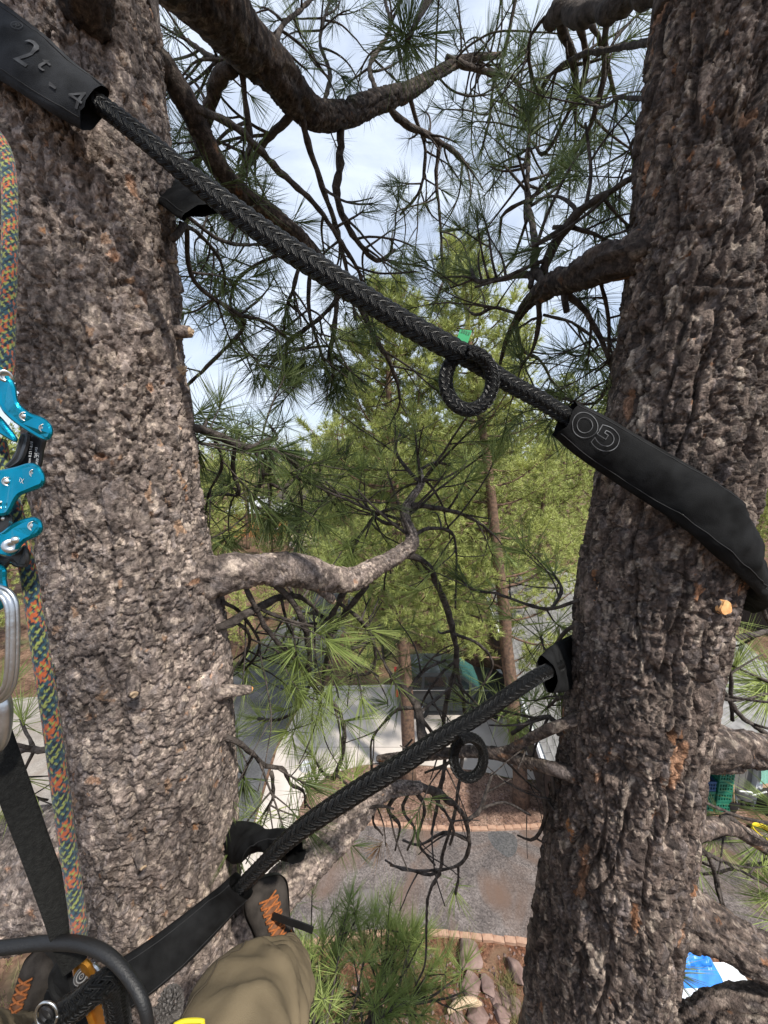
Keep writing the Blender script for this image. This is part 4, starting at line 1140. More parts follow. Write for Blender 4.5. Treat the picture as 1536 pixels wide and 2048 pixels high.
l.sprout(p4, r4, rng, 16, 0.55, 1, (0.3, 0.7), 0.9, 'dark', 0.0, 0.7, 0.8)
# the bright near cluster with long needles
for x, y, dx, dz in ((812, 82, 0, 0), (835, 95, .5, .3), (800, 60, -.4, .6), (850, 70, .8, .1), (820, 40, 0.1, .9), (790, 100, -.5, -.3)):
    l.t.append((P(x, y, 1.55), nrm([dx, -0.5, dz - 0.75]), 1.35, 'dark'))
l.traced([(880, -40, 1.7, 14), (840, 30, 1.62, 12), (815, 82, 1.55, 10)])
l.done(rng)
# L3: second dark limb behind the upper cable
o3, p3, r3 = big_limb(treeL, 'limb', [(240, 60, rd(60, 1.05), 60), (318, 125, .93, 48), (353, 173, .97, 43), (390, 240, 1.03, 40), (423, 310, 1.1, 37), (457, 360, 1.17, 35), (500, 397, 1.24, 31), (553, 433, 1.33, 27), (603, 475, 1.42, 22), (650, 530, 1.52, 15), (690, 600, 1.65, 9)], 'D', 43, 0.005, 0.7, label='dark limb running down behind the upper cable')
l = Limb(treeL)
tr3 = [[(393, 217, 1.0, 16), (460, 247, 1.1, 15), (513, 293, 1.2, 14), (553, 337, 1.3, 13), (600, 380, 1.4, 12), (640, 420, 1.5, 11), (677, 477, 1.6, 10), (720, 550, 1.75, 8), (740, 657, 1.9, 7), (780, 727, 2.0, 6), (800, 767, 2.1, 5)], [(603, 513, 1.45, 10), (592, 560, 1.5, 9), (580, 597, 1.55, 8), (574, 615, 1.6, 6)], [(580, 500, 1.42, 8), (507, 533, 1.5, 7), (470, 567, 1.56, 7), (460, 617, 1.6, 6), (477, 647, 1.65, 5)], [(693, 573, 1.6, 9), (647, 630, 1.68, 9), (603, 663, 1.74, 9), (573, 690, 1.8, 9), (573, 727, 1.84, 8)], [(677, 563, 1.6, 11), (667, 667, 1.7, 10), (657, 717, 1.76, 9), (668, 735, 1.8, 6), (660, 790, 1.9, 4)], [(710, 593, 1.75, 10), (740, 657, 1.85, 9), (780, 727, 1.95, 8), (800, 800, 2.1, 5), (780, 850, 2.2, 4)], [(620, 530, 1.5, 8), (618, 620, 1.6, 8), (640, 700, 1.7, 7), (655, 740, 1.8, 5)]]
for q in tr3:
    w = l.traced(q, tuft=True)
    l.sprout(*w, rng, 6, 0.35, 1, (0.14, 0.4), 0.75, 'dark', -0.12, 0.8, 0.5)
for k in range(9): l.t.append((P(575 + rng.uniform(-6, 40), 728 + rng.uniform(-25, 25), 1.84), nrm([rng.uniform(-.9, .5), rng.uniform(-.5, .5), -0.75]), rng.uniform(1.0, 1.3), 'dark'))
for k in range(10): l.t.append((P(655 + rng.uniform(-30, 40), 765 + rng.uniform(-35, 35), 1.9), nrm([rng.uniform(-.7, .7), rng.uniform(-.5, .5), -0.6]), rng.uniform(0.9, 1.2), 'dark'))
l.done(rng)
# L6: small looping twigs against the bright sky
l = Limb(treeL)
a = l.traced([(345, 480, rd(480, .98), 14), (373, 450, .95, 11), (375, 510, 1.05, 10), (387, 560, 1.12, 10), (427, 597, 1.2, 9), (483, 633, 1.3, 9), (483, 663, 1.35, 8), (430, 717, 1.42, 7), (373, 773, 1.48, 6)])
b = l.traced([(487, 632, 1.3, 8), (533, 643, 1.38, 7), (570, 672, 1.45, 6)], **dk)
c = l.traced([(427, 597, 1.2, 5), (395, 620, 1.25, 4), (365, 628, 1.3, 4)], **dk)
d = l.traced([(360, 445, .95, 8), (400, 470, 1.1, 8), (440, 520, 1.25, 7), (450, 570, 1.35, 6), (420, 610, 1.45, 5)], **dk)
e = l.traced([(370, 430, 1.0, 7), (440, 480, 1.15, 7), (500, 490, 1.3, 6), (545, 480, 1.45, 5), (530, 440, 1.55, 4)], **dk)
for q in (a, d, e): l.sprout(*q, rng, 9, 0.3, .95, (0.08, 0.24), 0.75, 'dark', 0.0, 0.9, 0.4)
l.done(rng)
# L5: dark branch at the height of the horizon
l = Limb(treeL)
a = l.traced([(330, 840, rd(840), 34), (383, 853, .97, 22), (437, 873, 1.08, 20), (500, 897, 1.2, 19), (553, 902, 1.34, 16), (593, 930, 1.46, 12), (640, 965, 1.6, 8), (670, 1010, 1.7, 5)], tuft=True)
b = l.traced([(400, 858, 1.0, 8), (412, 850, 1.1, 7), (413, 838, 1.2, 6)], tuft=True)
c = l.traced([(470, 885, 1.14, 8), (477, 880, 1.25, 6), (478, 868, 1.3, 6)], tuft=True)
tr5 = [[(500, 897, 1.2, 9), (530, 880, 1.35, 8), (555, 876, 1.5, 6), (540, 850, 1.6, 5)], [(470, 893, 1.14, 8), (465, 940, 1.2, 8), (480, 990, 1.25, 7), (440, 985, 1.3, 5)], [(510, 900, 1.22, 10), (525, 950, 1.28, 9), (505, 1000, 1.34, 7), (520, 1040, 1.4, 5)], [(540, 903, 1.3, 9), (545, 930, 1.34, 9), (530, 960, 1.4, 8), (575, 985, 1.46, 6), (590, 1020, 1.5, 4)], [(560, 905, 1.36, 9), (610, 920, 1.48, 8), (640, 935, 1.6, 6), (630, 965, 1.7, 5)], [(425, 868, 1.06, 7), (445, 930, 1.14, 6), (420, 980, 1.2, 5), (410, 1030, 1.3, 4)], [(385, 858, .98, 9), (392, 880, 1.0, 8), (395, 900, 1.05, 6)]]
for q in tr5:
    w = l.traced(q, tuft=True)
    l.sprout(*w, rng, 6, 0.3, 1, (0.12, 0.35), 0.75, 'dark', 0.02, 0.8, 0.5)
l.sprout(*a, rng, 8, 0.45, 1, (0.2, 0.45), 0.9, 'dark', 0.15, 0.7, 0.6)
l.done(rng)
# small branch low on the trunk, pale road behind
l = Limb(treeL)
a = l.traced([(430, 1470, rd(1470), 16), (467, 1480, 1.05, 10), (507, 1510, 1.15, 9), (533, 1533, 1.22, 9), (567, 1537, 1.3, 8), (580, 1567, 1.36, 7), (607, 1583, 1.42, 5), (610, 1615, 1.5, 4)])
b = l.traced([(543, 1545, 1.24, 8), (547, 1590, 1.3, 7), (532, 1620, 1.34, 5), (517, 1643, 1.38, 4)], tuft=True, key='lit')
c = l.traced([(507, 1510, 1.15, 6), (490, 1540, 1.2, 5), (485, 1570, 1.25, 4)], **dk)
for q in (a, b, c): l.sprout(*q, rng, 5, 0.3, 1, (0.1, 0.3), 0.8, 'dark', -0.05)
l.done(rng)
# low leafy branches seen from above at the foot of the picture
l = Limb(treeL)
a = l.traced([(420, 2200, 1.5, 60), (560, 2150, 1.7, 45), (700, 2080, 1.95, 30), (790, 2020, 2.1, 18), (850, 1985, 2.25, 9)])
b = l.traced([(650, 2110, 1.85, 16), (640, 2020, 2.1, 12), (630, 1950, 2.25, 8), (615, 1890, 2.4, 5)])
c = l.traced([(740, 2060, 2.0, 16), (760, 1980, 2.2, 10), (770, 1910, 2.35, 6)])
for q, n in ((a, 44), (b, 26), (c, 26)): l.sprout(*q, rng, n, 0.3, 1, (0.12, 0.42), 1.0, 'lit', 0.35, 0.5, 0.8, (0.85, 1.15))
l.done(rng, label='leafy low branch seen from above at the picture\'s foot')
# L7: broad limb leaving to the left at the bottom, L8: limb root in the shade at the top
o7, p7, r7 = big_limb(treeL, 'limb', [(300, 1690, rd(1700, 1.02), 250), (170, 1720, 1.12, 225), (60, 1745, 1.2, 215), (-80, 1770, 1.3, 205), (-300, 1800, 1.5, 190), (-700, 1830, 1.9, 150)], 'L', 47, 0.0045, 0.85, label='broad pale limb leaving the left trunk at the bottom')
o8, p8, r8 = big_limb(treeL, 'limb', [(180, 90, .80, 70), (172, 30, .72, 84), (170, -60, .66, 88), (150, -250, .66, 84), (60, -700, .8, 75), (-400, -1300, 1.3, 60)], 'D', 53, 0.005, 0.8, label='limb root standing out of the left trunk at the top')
# small twigs at the left picture edge, behind the gear
l = Limb(treeL)
a = l.traced([(160, 1480, 1.05, 20), (95, 1500, 1.0, 15), (50, 1498, 1.05, 13), (0, 1512, 1.12, 12), (-60, 1530, 1.2, 10)])
b = l.traced([(70, 1500, 1.03, 8), (50, 1460, 1.1, 6), (40, 1435, 1.15, 5)], tuft=True, key='lit')
c = l.traced([(20, 1507, 1.1, 8), (40, 1540, 1.15, 6), (60, 1590, 1.2, 5), (95, 1600, 1.25, 4)])
l.sprout(*a, rng, 5, 0.2, 1, (0.12, 0.3), 0.8, 'lit', 0.1)
l.sprout(*c, rng, 4, 0.2, 1, (0.1, 0.25), 0.2, 'lit', 0.0)
l.done(rng)
l = Limb(treeL)
a = l.traced([(110, 960, 1.0, 10), (60, 950, 1.1, 7), (10, 935, 1.25, 5)], tuft=True)
b = l.traced([(60, 950, 1.1, 6), (50, 1000, 1.2, 5), (20, 1040, 1.3, 4)], tuft=True)
l.sprout(*a, rng, 4, 0.3, 1, (0.12, 0.3), 0.9, 'dark', 0.1)
l.done(rng)
# stubs of broken branches
def stub(tree, pts, k, style='L', cut='wood_pale', label=None, splinter=5):
    o, p, r = big_limb(tree, 'stub', pts, style, k, 0.0045, 0.6, label=label)
    e = MB()
    T = nrm(p[-1] - p[-2])
    a_ = nrm(np.cross(T, [0, 0, 1]))
    b_ = np.cross(T, a_)
    rr = r[-1] * 0.92
    rg = random.Random(k)
    n = 9
    ring = [p[-1] - T * 0.004 + rr * (math.cos(t) * a_ + math.sin(t) * b_) for t in np.arange(n) * 2 * np.pi / n]
    tip = [p[-1] + T * rr * rg.uniform(0.1, 0.35 + 0.18 * splinter) + 0.72 * rr * (math.cos(t) * a_ + math.sin(t) * b_) for t in np.arange(n) * 2 * np.pi / n]
    e.add(np.array(ring + tip + [p[-1] + T * rr * 0.25]), q=[[i, (i + 1) % n, n + (i + 1) % n, n + i] for i in range(n)], t=[[n + i, n + (i + 1) % n, 2 * n] for i in range(n)])
    e.build('broken_end', M[cut], o, smooth=False)
    return o
stub(treeL, [(330, 668, rd(668), 30), (362, 664, .9, 24), (380, 664, .9, 22)], 61, label='pale broken stub on the left trunk\'s right edge', splinter=3)
stub(treeL, [(320, 770, rd(770), 44), (346, 752, .9, 34), (360, 742, .9, 26)], 62, splinter=6)
stub(treeL, [(325, 515, rd(515), 24), (345, 520, .88, 15), (351, 523, .88, 9)], 63, splinter=3)
stub(treeL, [(400, 1388, rd(1388, .98), 50), (446, 1384, 1.0, 27), (490, 1380, 1.04, 19), (500, 1379, 1.05, 16)], 64, cut='wood_cut', label='short stub with a fresh orange break', splinter=2)
stub(treeL, [(265, 1340, .86, 30), (268, 1366, .82, 24), (268, 1388, .80, 21)], 65, splinter=1)
stub(treeL, [(270, 1690, .9, 26), (282, 1718, .87, 20), (286, 1735, .86, 17)], 66, splinter=1)
stub(treeL, [(210, 1300, .9, 60), (150, 1308, .86, 52), (112, 1325, .83, 44), (98, 1330, .82, 40)], 67, splinter=1)
stub(treeL, [(620, 1160, 1.13, 30), (650, 1185, 1.17, 22), (664, 1200, 1.19, 17)], 68, splinter=4)

# ================================================================== limbs of the right pine
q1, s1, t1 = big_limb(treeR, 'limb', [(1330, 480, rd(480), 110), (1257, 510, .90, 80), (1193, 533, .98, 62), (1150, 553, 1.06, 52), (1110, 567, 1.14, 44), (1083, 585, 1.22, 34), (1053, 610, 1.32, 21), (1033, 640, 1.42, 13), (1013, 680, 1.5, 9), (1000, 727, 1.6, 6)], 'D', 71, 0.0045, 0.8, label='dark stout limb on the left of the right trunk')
l = Limb(treeR)
trr = [[(1060, 575, 1.24, 13), (1053, 547, 1.28, 12), (960, 565, 1.4, 9), (943, 540, 1.5, 7)], [(1123, 580, 1.12, 13), (1163, 610, 1.12, 12), (1190, 657, 1.14, 11), (1210, 697, 1.16, 10), (1224, 735, 1.18, 9), (1220, 790, 1.25, 6)], [(1087, 630, 1.25, 7), (1147, 647, 1.3, 6), (1197, 690, 1.36, 6), (1160, 713, 1.42, 5), (1130, 703, 1.48, 4)], [(1200, 555, 1.0, 9), (1217, 637, 1.08, 8), (1215, 720, 1.16, 6), (1190, 745, 1.25, 4)], [(1040, 630, 1.36, 7), (990, 615, 1.45, 6), (953, 630, 1.55, 6), (930, 615, 1.65, 4)], [(1077, 600, 1.22, 12), (1077, 657, 1.3, 10), (1063, 703, 1.36, 7), (1040, 735, 1.45, 5)], [(1090, 575, 1.18, 17), (1070, 535, 1.28, 18), (1070, 480, 1.38, 15), (1055, 400, 1.5, 12), (1056, 320, 1.65, 9), (1060, 240, 1.8, 6)], [(1263, 357, .95, 12), (1213, 387, 1.05, 13), (1160, 420, 1.14, 16), (1120, 473, 1.2, 19), (1095, 520, 1.24, 20), (1085, 560, 1.26, 18)], [(1130, 570, 1.1, 16), (1128, 600, 1.1, 15), (1134, 625, 1.1, 12)], [(1030, 640, 1.45, 9), (1045, 700, 1.55, 7), (1080, 720, 1.62, 6), (1105, 765, 1.7, 5)], [(1225, 740, 1.18, 7), (1200, 800, 1.25, 7), (1165, 808, 1.32, 6), (1130, 795, 1.4, 5)], [(1105, 455, 1.22, 9), (1140, 455, 1.2, 8), (1180, 465, 1.2, 7), (1225, 485, 1.2, 6)]]
for n_, q in enumerate(trr):
    w = l.traced(q, tuft=n_ not in (8,))
    if n_ != 8: l.sprout(*w, rng, 6 if n_ != 6 else 26, 0.2, 1, (0.10, 0.34), 0.8, 'dark', 0.02, 0.8, 0.5, (0.6, 0.95))
l.done(rng)
# limb across the top right corner
l = Limb(treeR)
a = l.traced([(1400, -70, .82, 60), (1300, -20, .95, 46), (1215, 18, 1.1, 38), (1150, 26, 1.25, 36), (1112, 25, 1.35, 34), (1098, 48, 1.4, 30)], n=12)
trt = [[(1112, 25, 1.35, 20), (1120, 45, 1.38, 17), (1143, 107, 1.5, 15), (1153, 167, 1.6, 11), (1150, 230, 1.7, 7)], [(1147, 7, 1.3, 15), (1167, 83, 1.4, 13), (1170, 150, 1.5, 11), (1133, 233, 1.6, 8), (1090, 307, 1.7, 7), (1065, 285, 1.8, 5)], [(1213, -10, 1.3, 13), (1210, 100, 1.4, 11), (1197, 200, 1.5, 10), (1167, 277, 1.6, 9), (1120, 347, 1.7, 9), (1067, 393, 1.8, 8), (1007, 427, 1.9, 7), (1000, 470, 2.0, 5)], [(1300, 85, .95, 14), (1250, 93, 1.1, 11), (1200, 103, 1.25, 11), (1160, 110, 1.4, 11), (1100, 150, 1.55, 7), (1077, 190, 1.65, 5)], [(1090, 33, 1.38, 7), (1057, 83, 1.46, 6), (1063, 150, 1.54, 6), (1077, 187, 1.6, 5)], [(1150, 10, 1.3, 11), (1190, 60, 1.45, 10), (1215, 130, 1.6, 9), (1230, 200, 1.75, 7)], [(1290, 200, .95, 8), (1240, 195, 1.1, 7), (1200, 215, 1.25, 6), (1160, 190, 1.4, 5)], [(1285, 260, .95, 7), (1262, 290, 1.1, 6), (1265, 315, 1.2, 5)], [(1275, 340, .95, 6), (1245, 350, 1.1, 5), (1238, 410, 1.25, 4)]]
for q in trt:
    w = l.traced(q, tuft=True)
    l.sprout(*w, rng, 6, 0.3, 1, (0.12, 0.36), 0.8, 'dark', -0.02, 0.8, 0.4, (0.65, 0.95))
l.done(rng)
# low limbs left of the right trunk
l = Limb(treeR)
big_limb(treeR, 'limb', [(1190, 1560, rd(1550, .98), 36), (1118, 1540, 1.03, 25), (1050, 1522, 1.12, 22), (985, 1505, 1.2, 22), (920, 1503, 1.28, 21), (850, 1510, 1.36, 19), (790, 1515, 1.43, 17), (757, 1517, 1.48, 12)], 'R', 171, 0.004, 0.6)
big_limb(treeR, 'limb', [(1180, 1430, rd(1440), 28), (1127, 1447, 1.02, 21), (1074, 1470, 1.08, 19), (1024, 1497, 1.15, 17), (985, 1505, 1.2, 14)], 'R', 172, 0.004, 0.6)
c = l.traced([(870, 1505, 1.34, 22), (852, 1490, 1.38, 23), (840, 1450, 1.42, 20), (836, 1417, 1.46, 16), (815, 1385, 1.52, 11), (790, 1350, 1.6, 7)], n=9)
trl = [[(1120, 1470, 1.04, 11), (1107, 1437, 1.08, 10), (1074, 1437, 1.13, 9), (1024, 1467, 1.2, 7)], [(1084, 1530, 1.08, 9), (1087, 1583, 1.12, 9), (1091, 1633, 1.16, 8), (1067, 1680, 1.22, 6), (1035, 1670, 1.28, 4)], [(1100, 1535, 1.06, 8), (1108, 1590, 1.1, 7), (1095, 1625, 1.14, 5)], [(836, 1417, 1.46, 8), (800, 1417, 1.5, 7), (770, 1443, 1.54, 6), (743, 1483, 1.58, 5), (743, 1540, 1.62, 4)], [(845, 1440, 1.43, 9), (880, 1480, 1.5, 7), (905, 1470, 1.56, 5)], [(815, 1385, 1.52, 8), (850, 1340, 1.6, 7), (890, 1320, 1.7, 5)], [(800, 1365, 1.56, 7), (770, 1330, 1.64, 6), (765, 1290, 1.72, 5)], [(920, 1505, 1.28, 7), (890, 1530, 1.32, 6), (850, 1545, 1.36, 5)], [(1000, 1510, 1.2, 5), (1050, 1560, 1.3, 4), (1090, 1590, 1.4, 3)], [(840, 1425, 1.45, 6), (870, 1400, 1.52, 6), (900, 1375, 1.6, 4)]]
for n_, q in enumerate(trl):
    w = l.traced(q, tuft=n_ in (5, 6))
    l.sprout(*w, rng, 3, 0.3, 1, (0.10, 0.26), 0.12, 'dark', 0.05, 1.1, 0.4, (0.6, .9))
l.t += [(P(772, 1405, 1.52), nrm([-.8, .2, .2]), .8, 'dark'), (P(1000, 1420, 1.5), nrm([-.5, 0, .4]), .9, 'lit'), (P(1035, 1440, 1.45), nrm([-.2, 0, -.4]), .9, 'lit'), (P(930, 1400, 1.7), nrm([-.5, .2, .3]), .9, 'lit')]
l.traced([(1074, 1437, 1.13, 6), (1040, 1430, 1.3, 5), (1000, 1420, 1.5, 4)])
l.traced([(1024, 1467, 1.2, 6), (1040, 1450, 1.35, 5), (1035, 1440, 1.45, 4)])
l.done(rng)
# fine branches with needles left of the right trunk, at mid height
l = Limb(treeR)
a = l.traced([(1220, 1190, rd(1200), 16), (1157, 1200, 1.02, 9), (1103, 1217, 1.12, 8), (1060, 1210, 1.22, 7), (993, 1187, 1.34, 6), (947, 1180, 1.44, 5), (923, 1160, 1.5, 4)], tuft=True)
b = l.traced([(1103, 1217, 1.12, 7), (1125, 1180, 1.2, 6), (1105, 1145, 1.3, 5)], tuft=True, key='lit', scale=1.05)
c = l.traced([(1190, 1240, rd(1240), 12), (1140, 1255, 1.05, 8), (1110, 1290, 1.15, 7), (1090, 1300, 1.25, 5), (1082, 1270, 1.35, 4)], tuft=True)
d = l.traced([(1155, 1400, 1.02, 9), (1120, 1395, 1.12, 7), (1090, 1420, 1.25, 5)], tuft=True, key='lit')
for q in (a, b, c, d): l.sprout(*q, rng, 4, 0.3, 1, (0.1, 0.28), 0.7, 'lit', 0.1, 0.7, 0.3)
l.done(rng)
# limbs on the right side
q2, s2, t2 = big_limb(treeR, 'limb', [(1330, 1480, rd(1480), 110), (1415, 1490, .99, 74), (1460, 1490, 1.02, 63), (1500, 1498, 1.06, 60), (1560, 1512, 1.12, 56), (1700, 1560, 1.3, 46), (1900, 1600, 1.6, 34)], 'R', 73, 0.0045, 0.8, label='stout limb leaving the right trunk beside the grey house wall')
stub(treeR, [(1350, 1528, rd(1530), 42), (1400, 1530, 1.0, 30), (1440, 1534, 1.02, 24), (1482, 1537, 1.05, 17)], 74, 'R', splinter=6)
q3, s3, t3 = big_limb(treeR, 'limb', [(1340, 1680, rd(1680), 50), (1395, 1665, 1.06, 32), (1430, 1652, 1.1, 29), (1470, 1656, 1.14, 27), (1510, 1680, 1.18, 25), (1560, 1712, 1.24, 22), (1650, 1760, 1.35, 16)], 'R', 75, 0.0045, 0.7)
q4, s4, t4 = big_limb(treeR, 'limb', [(1240, 1745, rd(1770), 150), (1320, 1795, 1.1, 124), (1395, 1838, 1.08, 90), (1465, 1880, 1.06, 76), (1536, 1918, 1.05, 76), (1620, 1962, 1.05, 76), (1800, 2060, 1.1, 72)], 'R', 77, 0.0045, 0.9, label='broad limb leaving the right trunk at the bottom right corner')
q5, s5, t5 = big_limb(treeR, 'limb', [(1250, 2160, rd(2110), 130), (1330, 2115, 1.12, 100), (1400, 2078, 1.09, 92), (1470, 2048, 1.06, 92), (1536, 2044, 1.04, 96), (1640, 2054, 1.04, 100), (1800, 2090, 1.06, 100)], 'R', 79, 0.0045, 0.9)
l = Limb(treeR)
tr9 = [[(1395, 1690, 1.06, 10), (1420, 1720, 1.1, 9), (1440, 1790, 1.16, 9), (1457, 1850, 1.22, 7)], [(1390, 1700, 1.06, 9), (1430, 1715, 1.12, 7), (1470, 1735, 1.18, 6), (1545, 1775, 1.28, 5)], [(1440, 1660, 1.1, 12), (1445, 1640, 1.1, 14), (1460, 1635, 1.12, 13), (1490, 1660, 1.15, 10)], [(1398, 1600, 1.03, 7), (1450, 1622, 1.1, 6), (1500, 1640, 1.18, 5), (1560, 1650, 1.25, 4)], [(1400, 1370, .99, 12), (1440, 1375, 1.03, 10), (1480, 1430, 1.1, 10), (1540, 1472, 1.2, 9)], [(1430, 1330, .98, 9), (1458, 1328, 1.02, 8), (1462, 1390, 1.06, 8), (1465, 1440, 1.1, 7)], [(1440, 1285, .98, 14), (1475, 1275, 1.05, 10), (1545, 1262, 1.15, 11)], [(1430, 1395, .99, 8), (1480, 1400, 1.1, 6), (1540, 1385, 1.25, 5)], [(1480, 1170, .95, 9), (1515, 1200, 1.0, 8), (1545, 1260, 1.05, 7)], [(1520, 880, .95, 9), (1550, 870, 1.05, 8)]]
for n_, q in enumerate(tr9):
    l = Limb(treeR)
    w = l.traced(q, tuft=False)
    l.sprout(*w, rng, 2, 0.3, 1, (0.10, 0.25), 0.2, 'lit', 0.05, 1.0, 0.3, (0.6, .9))
    l.done(rng)
l = Limb(treeR)
for x, y, d_, dx, dz in ((1520, 1358, 1.25, -.8, .5), (1530, 1375, 1.3, -.9, -.1), (1535, 1390, 1.3, -.7, -.5), (1470, 1335, 1.2, .3, .8), (1540, 1770, 1.5, -.7, .5), (1545, 1800, 1.5, -.9, .1), (1560, 1740, 1.5, -.5, .8), (1520, 1690, 1.4, -.6, -.6), (1560, 1620, 1.5, -.9, .2), (1540, 1840, 1.55, -.8, .4), (1400, 1745, 1.6, .2, -.6)):
    l.t.append((P(x, y, d_), nrm([dx, -0.1, dz]), 1.1, 'lit'))
    an = (1900, 1600, 1.6) if y < 1500 else (1650, 1760, 1.35)
    l.traced([(*an, 12), ((an[0] + x) / 2 + 15, (an[1] + y) / 2 - 25, (an[2] + d_) / 2, 8), (x + 12, y + 4, d_, 5), (x, y, d_, 4)])
l.done(rng)
l = Limb(treeR)
l.t.append((P(1350, 1948, 1.35), nrm([.5, -.1, -.3]), 1.0, 'lit'))
l.traced([(1340, 2040, 1.3, 8), (1360, 2000, 1.32, 7), (1350, 1950, 1.35, 5)])
l.done(rng)
# sawn branch with an orange face, on the sunny side
def sawn(tree, px, py, d, rpx, nrm_dir, k):
    c = P(px, py, d)
    n = nrm(nrm_dir)
    rr = rpx * d / FPX
    path = np.array([c - n * 0.07, c - n * 0.035, c])
    o = bark_tube('stub', path, np.array([rr * 1.35, rr * 1.15, rr * 1.05]), 0.0045, even_theta(rr, 0.0045), 'R', k, tree, 0.6, nrm(np.cross(n, [0.3, 0.2, 1])))
    o['label'] = 'sawn branch with an orange cut face'
    a_ = nrm(np.cross(n, [0, 0, 1])); b_ = np.cross(n, a_)
    m = MB()
    t = np.arange(22) * 2 * np.pi / 22
    w = 1 + 0.10 * np.sin(3 * t) + 0.06 * np.cos(5 * t)
    outer = c + n * 0.0045 + rr * w[:, None] * (np.cos(t)[:, None] * a_ + np.sin(t)[:, None] * b_)
    m.add(np.vstack([outer, outer - n * 0.012, c + n * 0.0055]), q=[[i, 22 + i, 22 + (i + 1) % 22, (i + 1) % 22] for i in range(22)], t=[[i, (i + 1) % 22, 44] for i in range(22)])
    m.build('cut_face', M['wood_cut'], o, smooth=False)
sawn(treeR, 1449, 1215, .812, 14, [0.25, -0.95, 0.1], 85)

# unseen rest of the crown, above and behind, added to shade the upper stems
for tr, st_, hi, sgn in ((treeL, stemL, hiL, -1), (treeR, stemR, hiR, 1)):
    rg = random.Random(91 + sgn)
    crown_pos, crown_dir = [], []
    seg = spline(np.vstack([st_[0], hi]), 0.1)
    for k in range(17):
        l = Limb(tr)
        h = rg.uniform(0.12, 0.62) if k < 12 else rg.uniform(.45, .95)
        p0 = seg[int(h * (len(seg) - 1))][:3]
        az = R(rg.uniform(-165, -25)) if k < 12 else R(rg.uniform(20, 160))
        L_ = ((1 - h) * 1.9 + 0.8) * rg.uniform(.8, 1.1)
        pa, ra, ea = wander(p0, [math.cos(az), math.sin(az), 0.22], L_, 0.03 * (1 - h) + 0.012, rg, 0.22, 0.05, 0.06)
        l.mb.tube(pa, ra, 6)
        l.sprout(pa, ra, rg, 9, 0.2, 1, (0.25, 0.6), 0.0, 'dark', 0.1, 0.5, 0.5)
        for q_ in range(46):
            c_ = pa[int((.2 + .8 * rg.random()) * (len(pa) - 1))] + np.array([rg.gauss(0, .2), rg.gauss(0, .2), rg.gauss(0, .14)])
            crown_pos.append(c_); crown_dir.append(nrm([rg.gauss(0, .6), rg.gauss(0, .6), .6]))
        l.done(rg)
    fv, ftr = far_tuft(300 + sgn, 44, .17, .0065)
    Rm = rot_to(np.array(crown_dir), np.arange(len(crown_dir)) * 1.7)
    W_ = np.einsum('nij,kj->nki', Rm, fv) + np.array(crown_pos)[:, None, :]
    o_ = obj('crown_needles', new_mesh('crown_needles', W_.reshape(-1, 3), (ftr[None] + (np.arange(len(W_)) * len(fv))[:, None, None]).reshape(-1, 3), M['needle'], None, False), tr)
    o_['kind'] = 'stuff'
# ================================================================== braided black cables
def fabric(name, rgb, rough=0.75, bscale=700, bump=0.25, sheen=0.3):
    return mat(name, tuple(c * .75 for c in rgb), rough, rgb2=tuple(c * 1.9 + .003 for c in rgb), scale=26, bump=bump, bscale=bscale, spec=0.12, sheen=sheen, detail=9)
def strand_mat(name, rgb, rough, stripes=5.0, bump=0.6, spec=0.5):
    m = mat(name, rgb, rough, spec=spec)
    nt = m.node_tree
    b = nt.nodes['Principled BSDF']
    uv = nt.nodes.new('ShaderNodeUVMap')
    sp = nt.nodes.new('ShaderNodeSeparateXYZ')
    mu = nt.nodes.new('ShaderNodeMath'); mu.operation = 'MULTIPLY'; mu.inputs[1].default_value = stripes * 2 * math.pi
    sn = nt.nodes.new('ShaderNodeMath'); sn.operation = 'SINE'
    no = nt.nodes.new('ShaderNodeTexNoise'); no.inputs['Scale'].default_value = 3.0
    mp = nt.nodes.new('ShaderNodeMapping'); mp.inputs['Scale'].default_value = (60, 1.5, 1)
    ad = nt.nodes.new('ShaderNodeMath'); ad.operation = 'ADD'
    bp = nt.nodes.new('ShaderNodeBump'); bp.inputs['Strength'].default_value = bump; bp.inputs['Distance'].default_value = 0.002
    nt.links.new(uv.outputs[0], sp.inputs[0]); nt.links.new(sp.outputs[0], mu.inputs[0]); nt.links.new(mu.outputs[0], sn.inputs[0])
    nt.links.new(uv.outputs[0], mp.inputs[0]); nt.links.new(mp.outputs[0], no.inputs['Vector'])
    nt.links.new(sn.outputs[0], ad.inputs[0]); nt.links.new(no.outputs['Fac'], ad.inputs[1])
    nt.links.new(ad.outputs[0], bp.inputs['Height']); nt.links.new(bp.outputs['Normal'], b.inputs['Normal'])
    return m
M['cable'] = strand_mat('black_cable', (0.0035, 0.004, 0.0045), 0.40, 4.0, 1.0, 0.5)
M['sleeve'] = fabric('black_sleeve', (0.005, 0.0052, 0.0055), .85, sheen=0)
M['sleeve_worn'] = fabric('worn_sleeve', (0.014, 0.015, 0.017), .8, sheen=0)
M['print'] = mat('grey_print', (0.045, 0.046, 0.048), 0.85, rgb2=(0.15, 0.155, 0.16), scale=55)
M['print_dark'] = mat('dark_print', (0.018, 0.019, 0.021), 0.85, rgb2=(0.085, 0.088, 0.094), scale=45)
M['seam'] = mat('seam_thread', (0.016, 0.016, 0.017), 0.9, var=.4, scale=400)
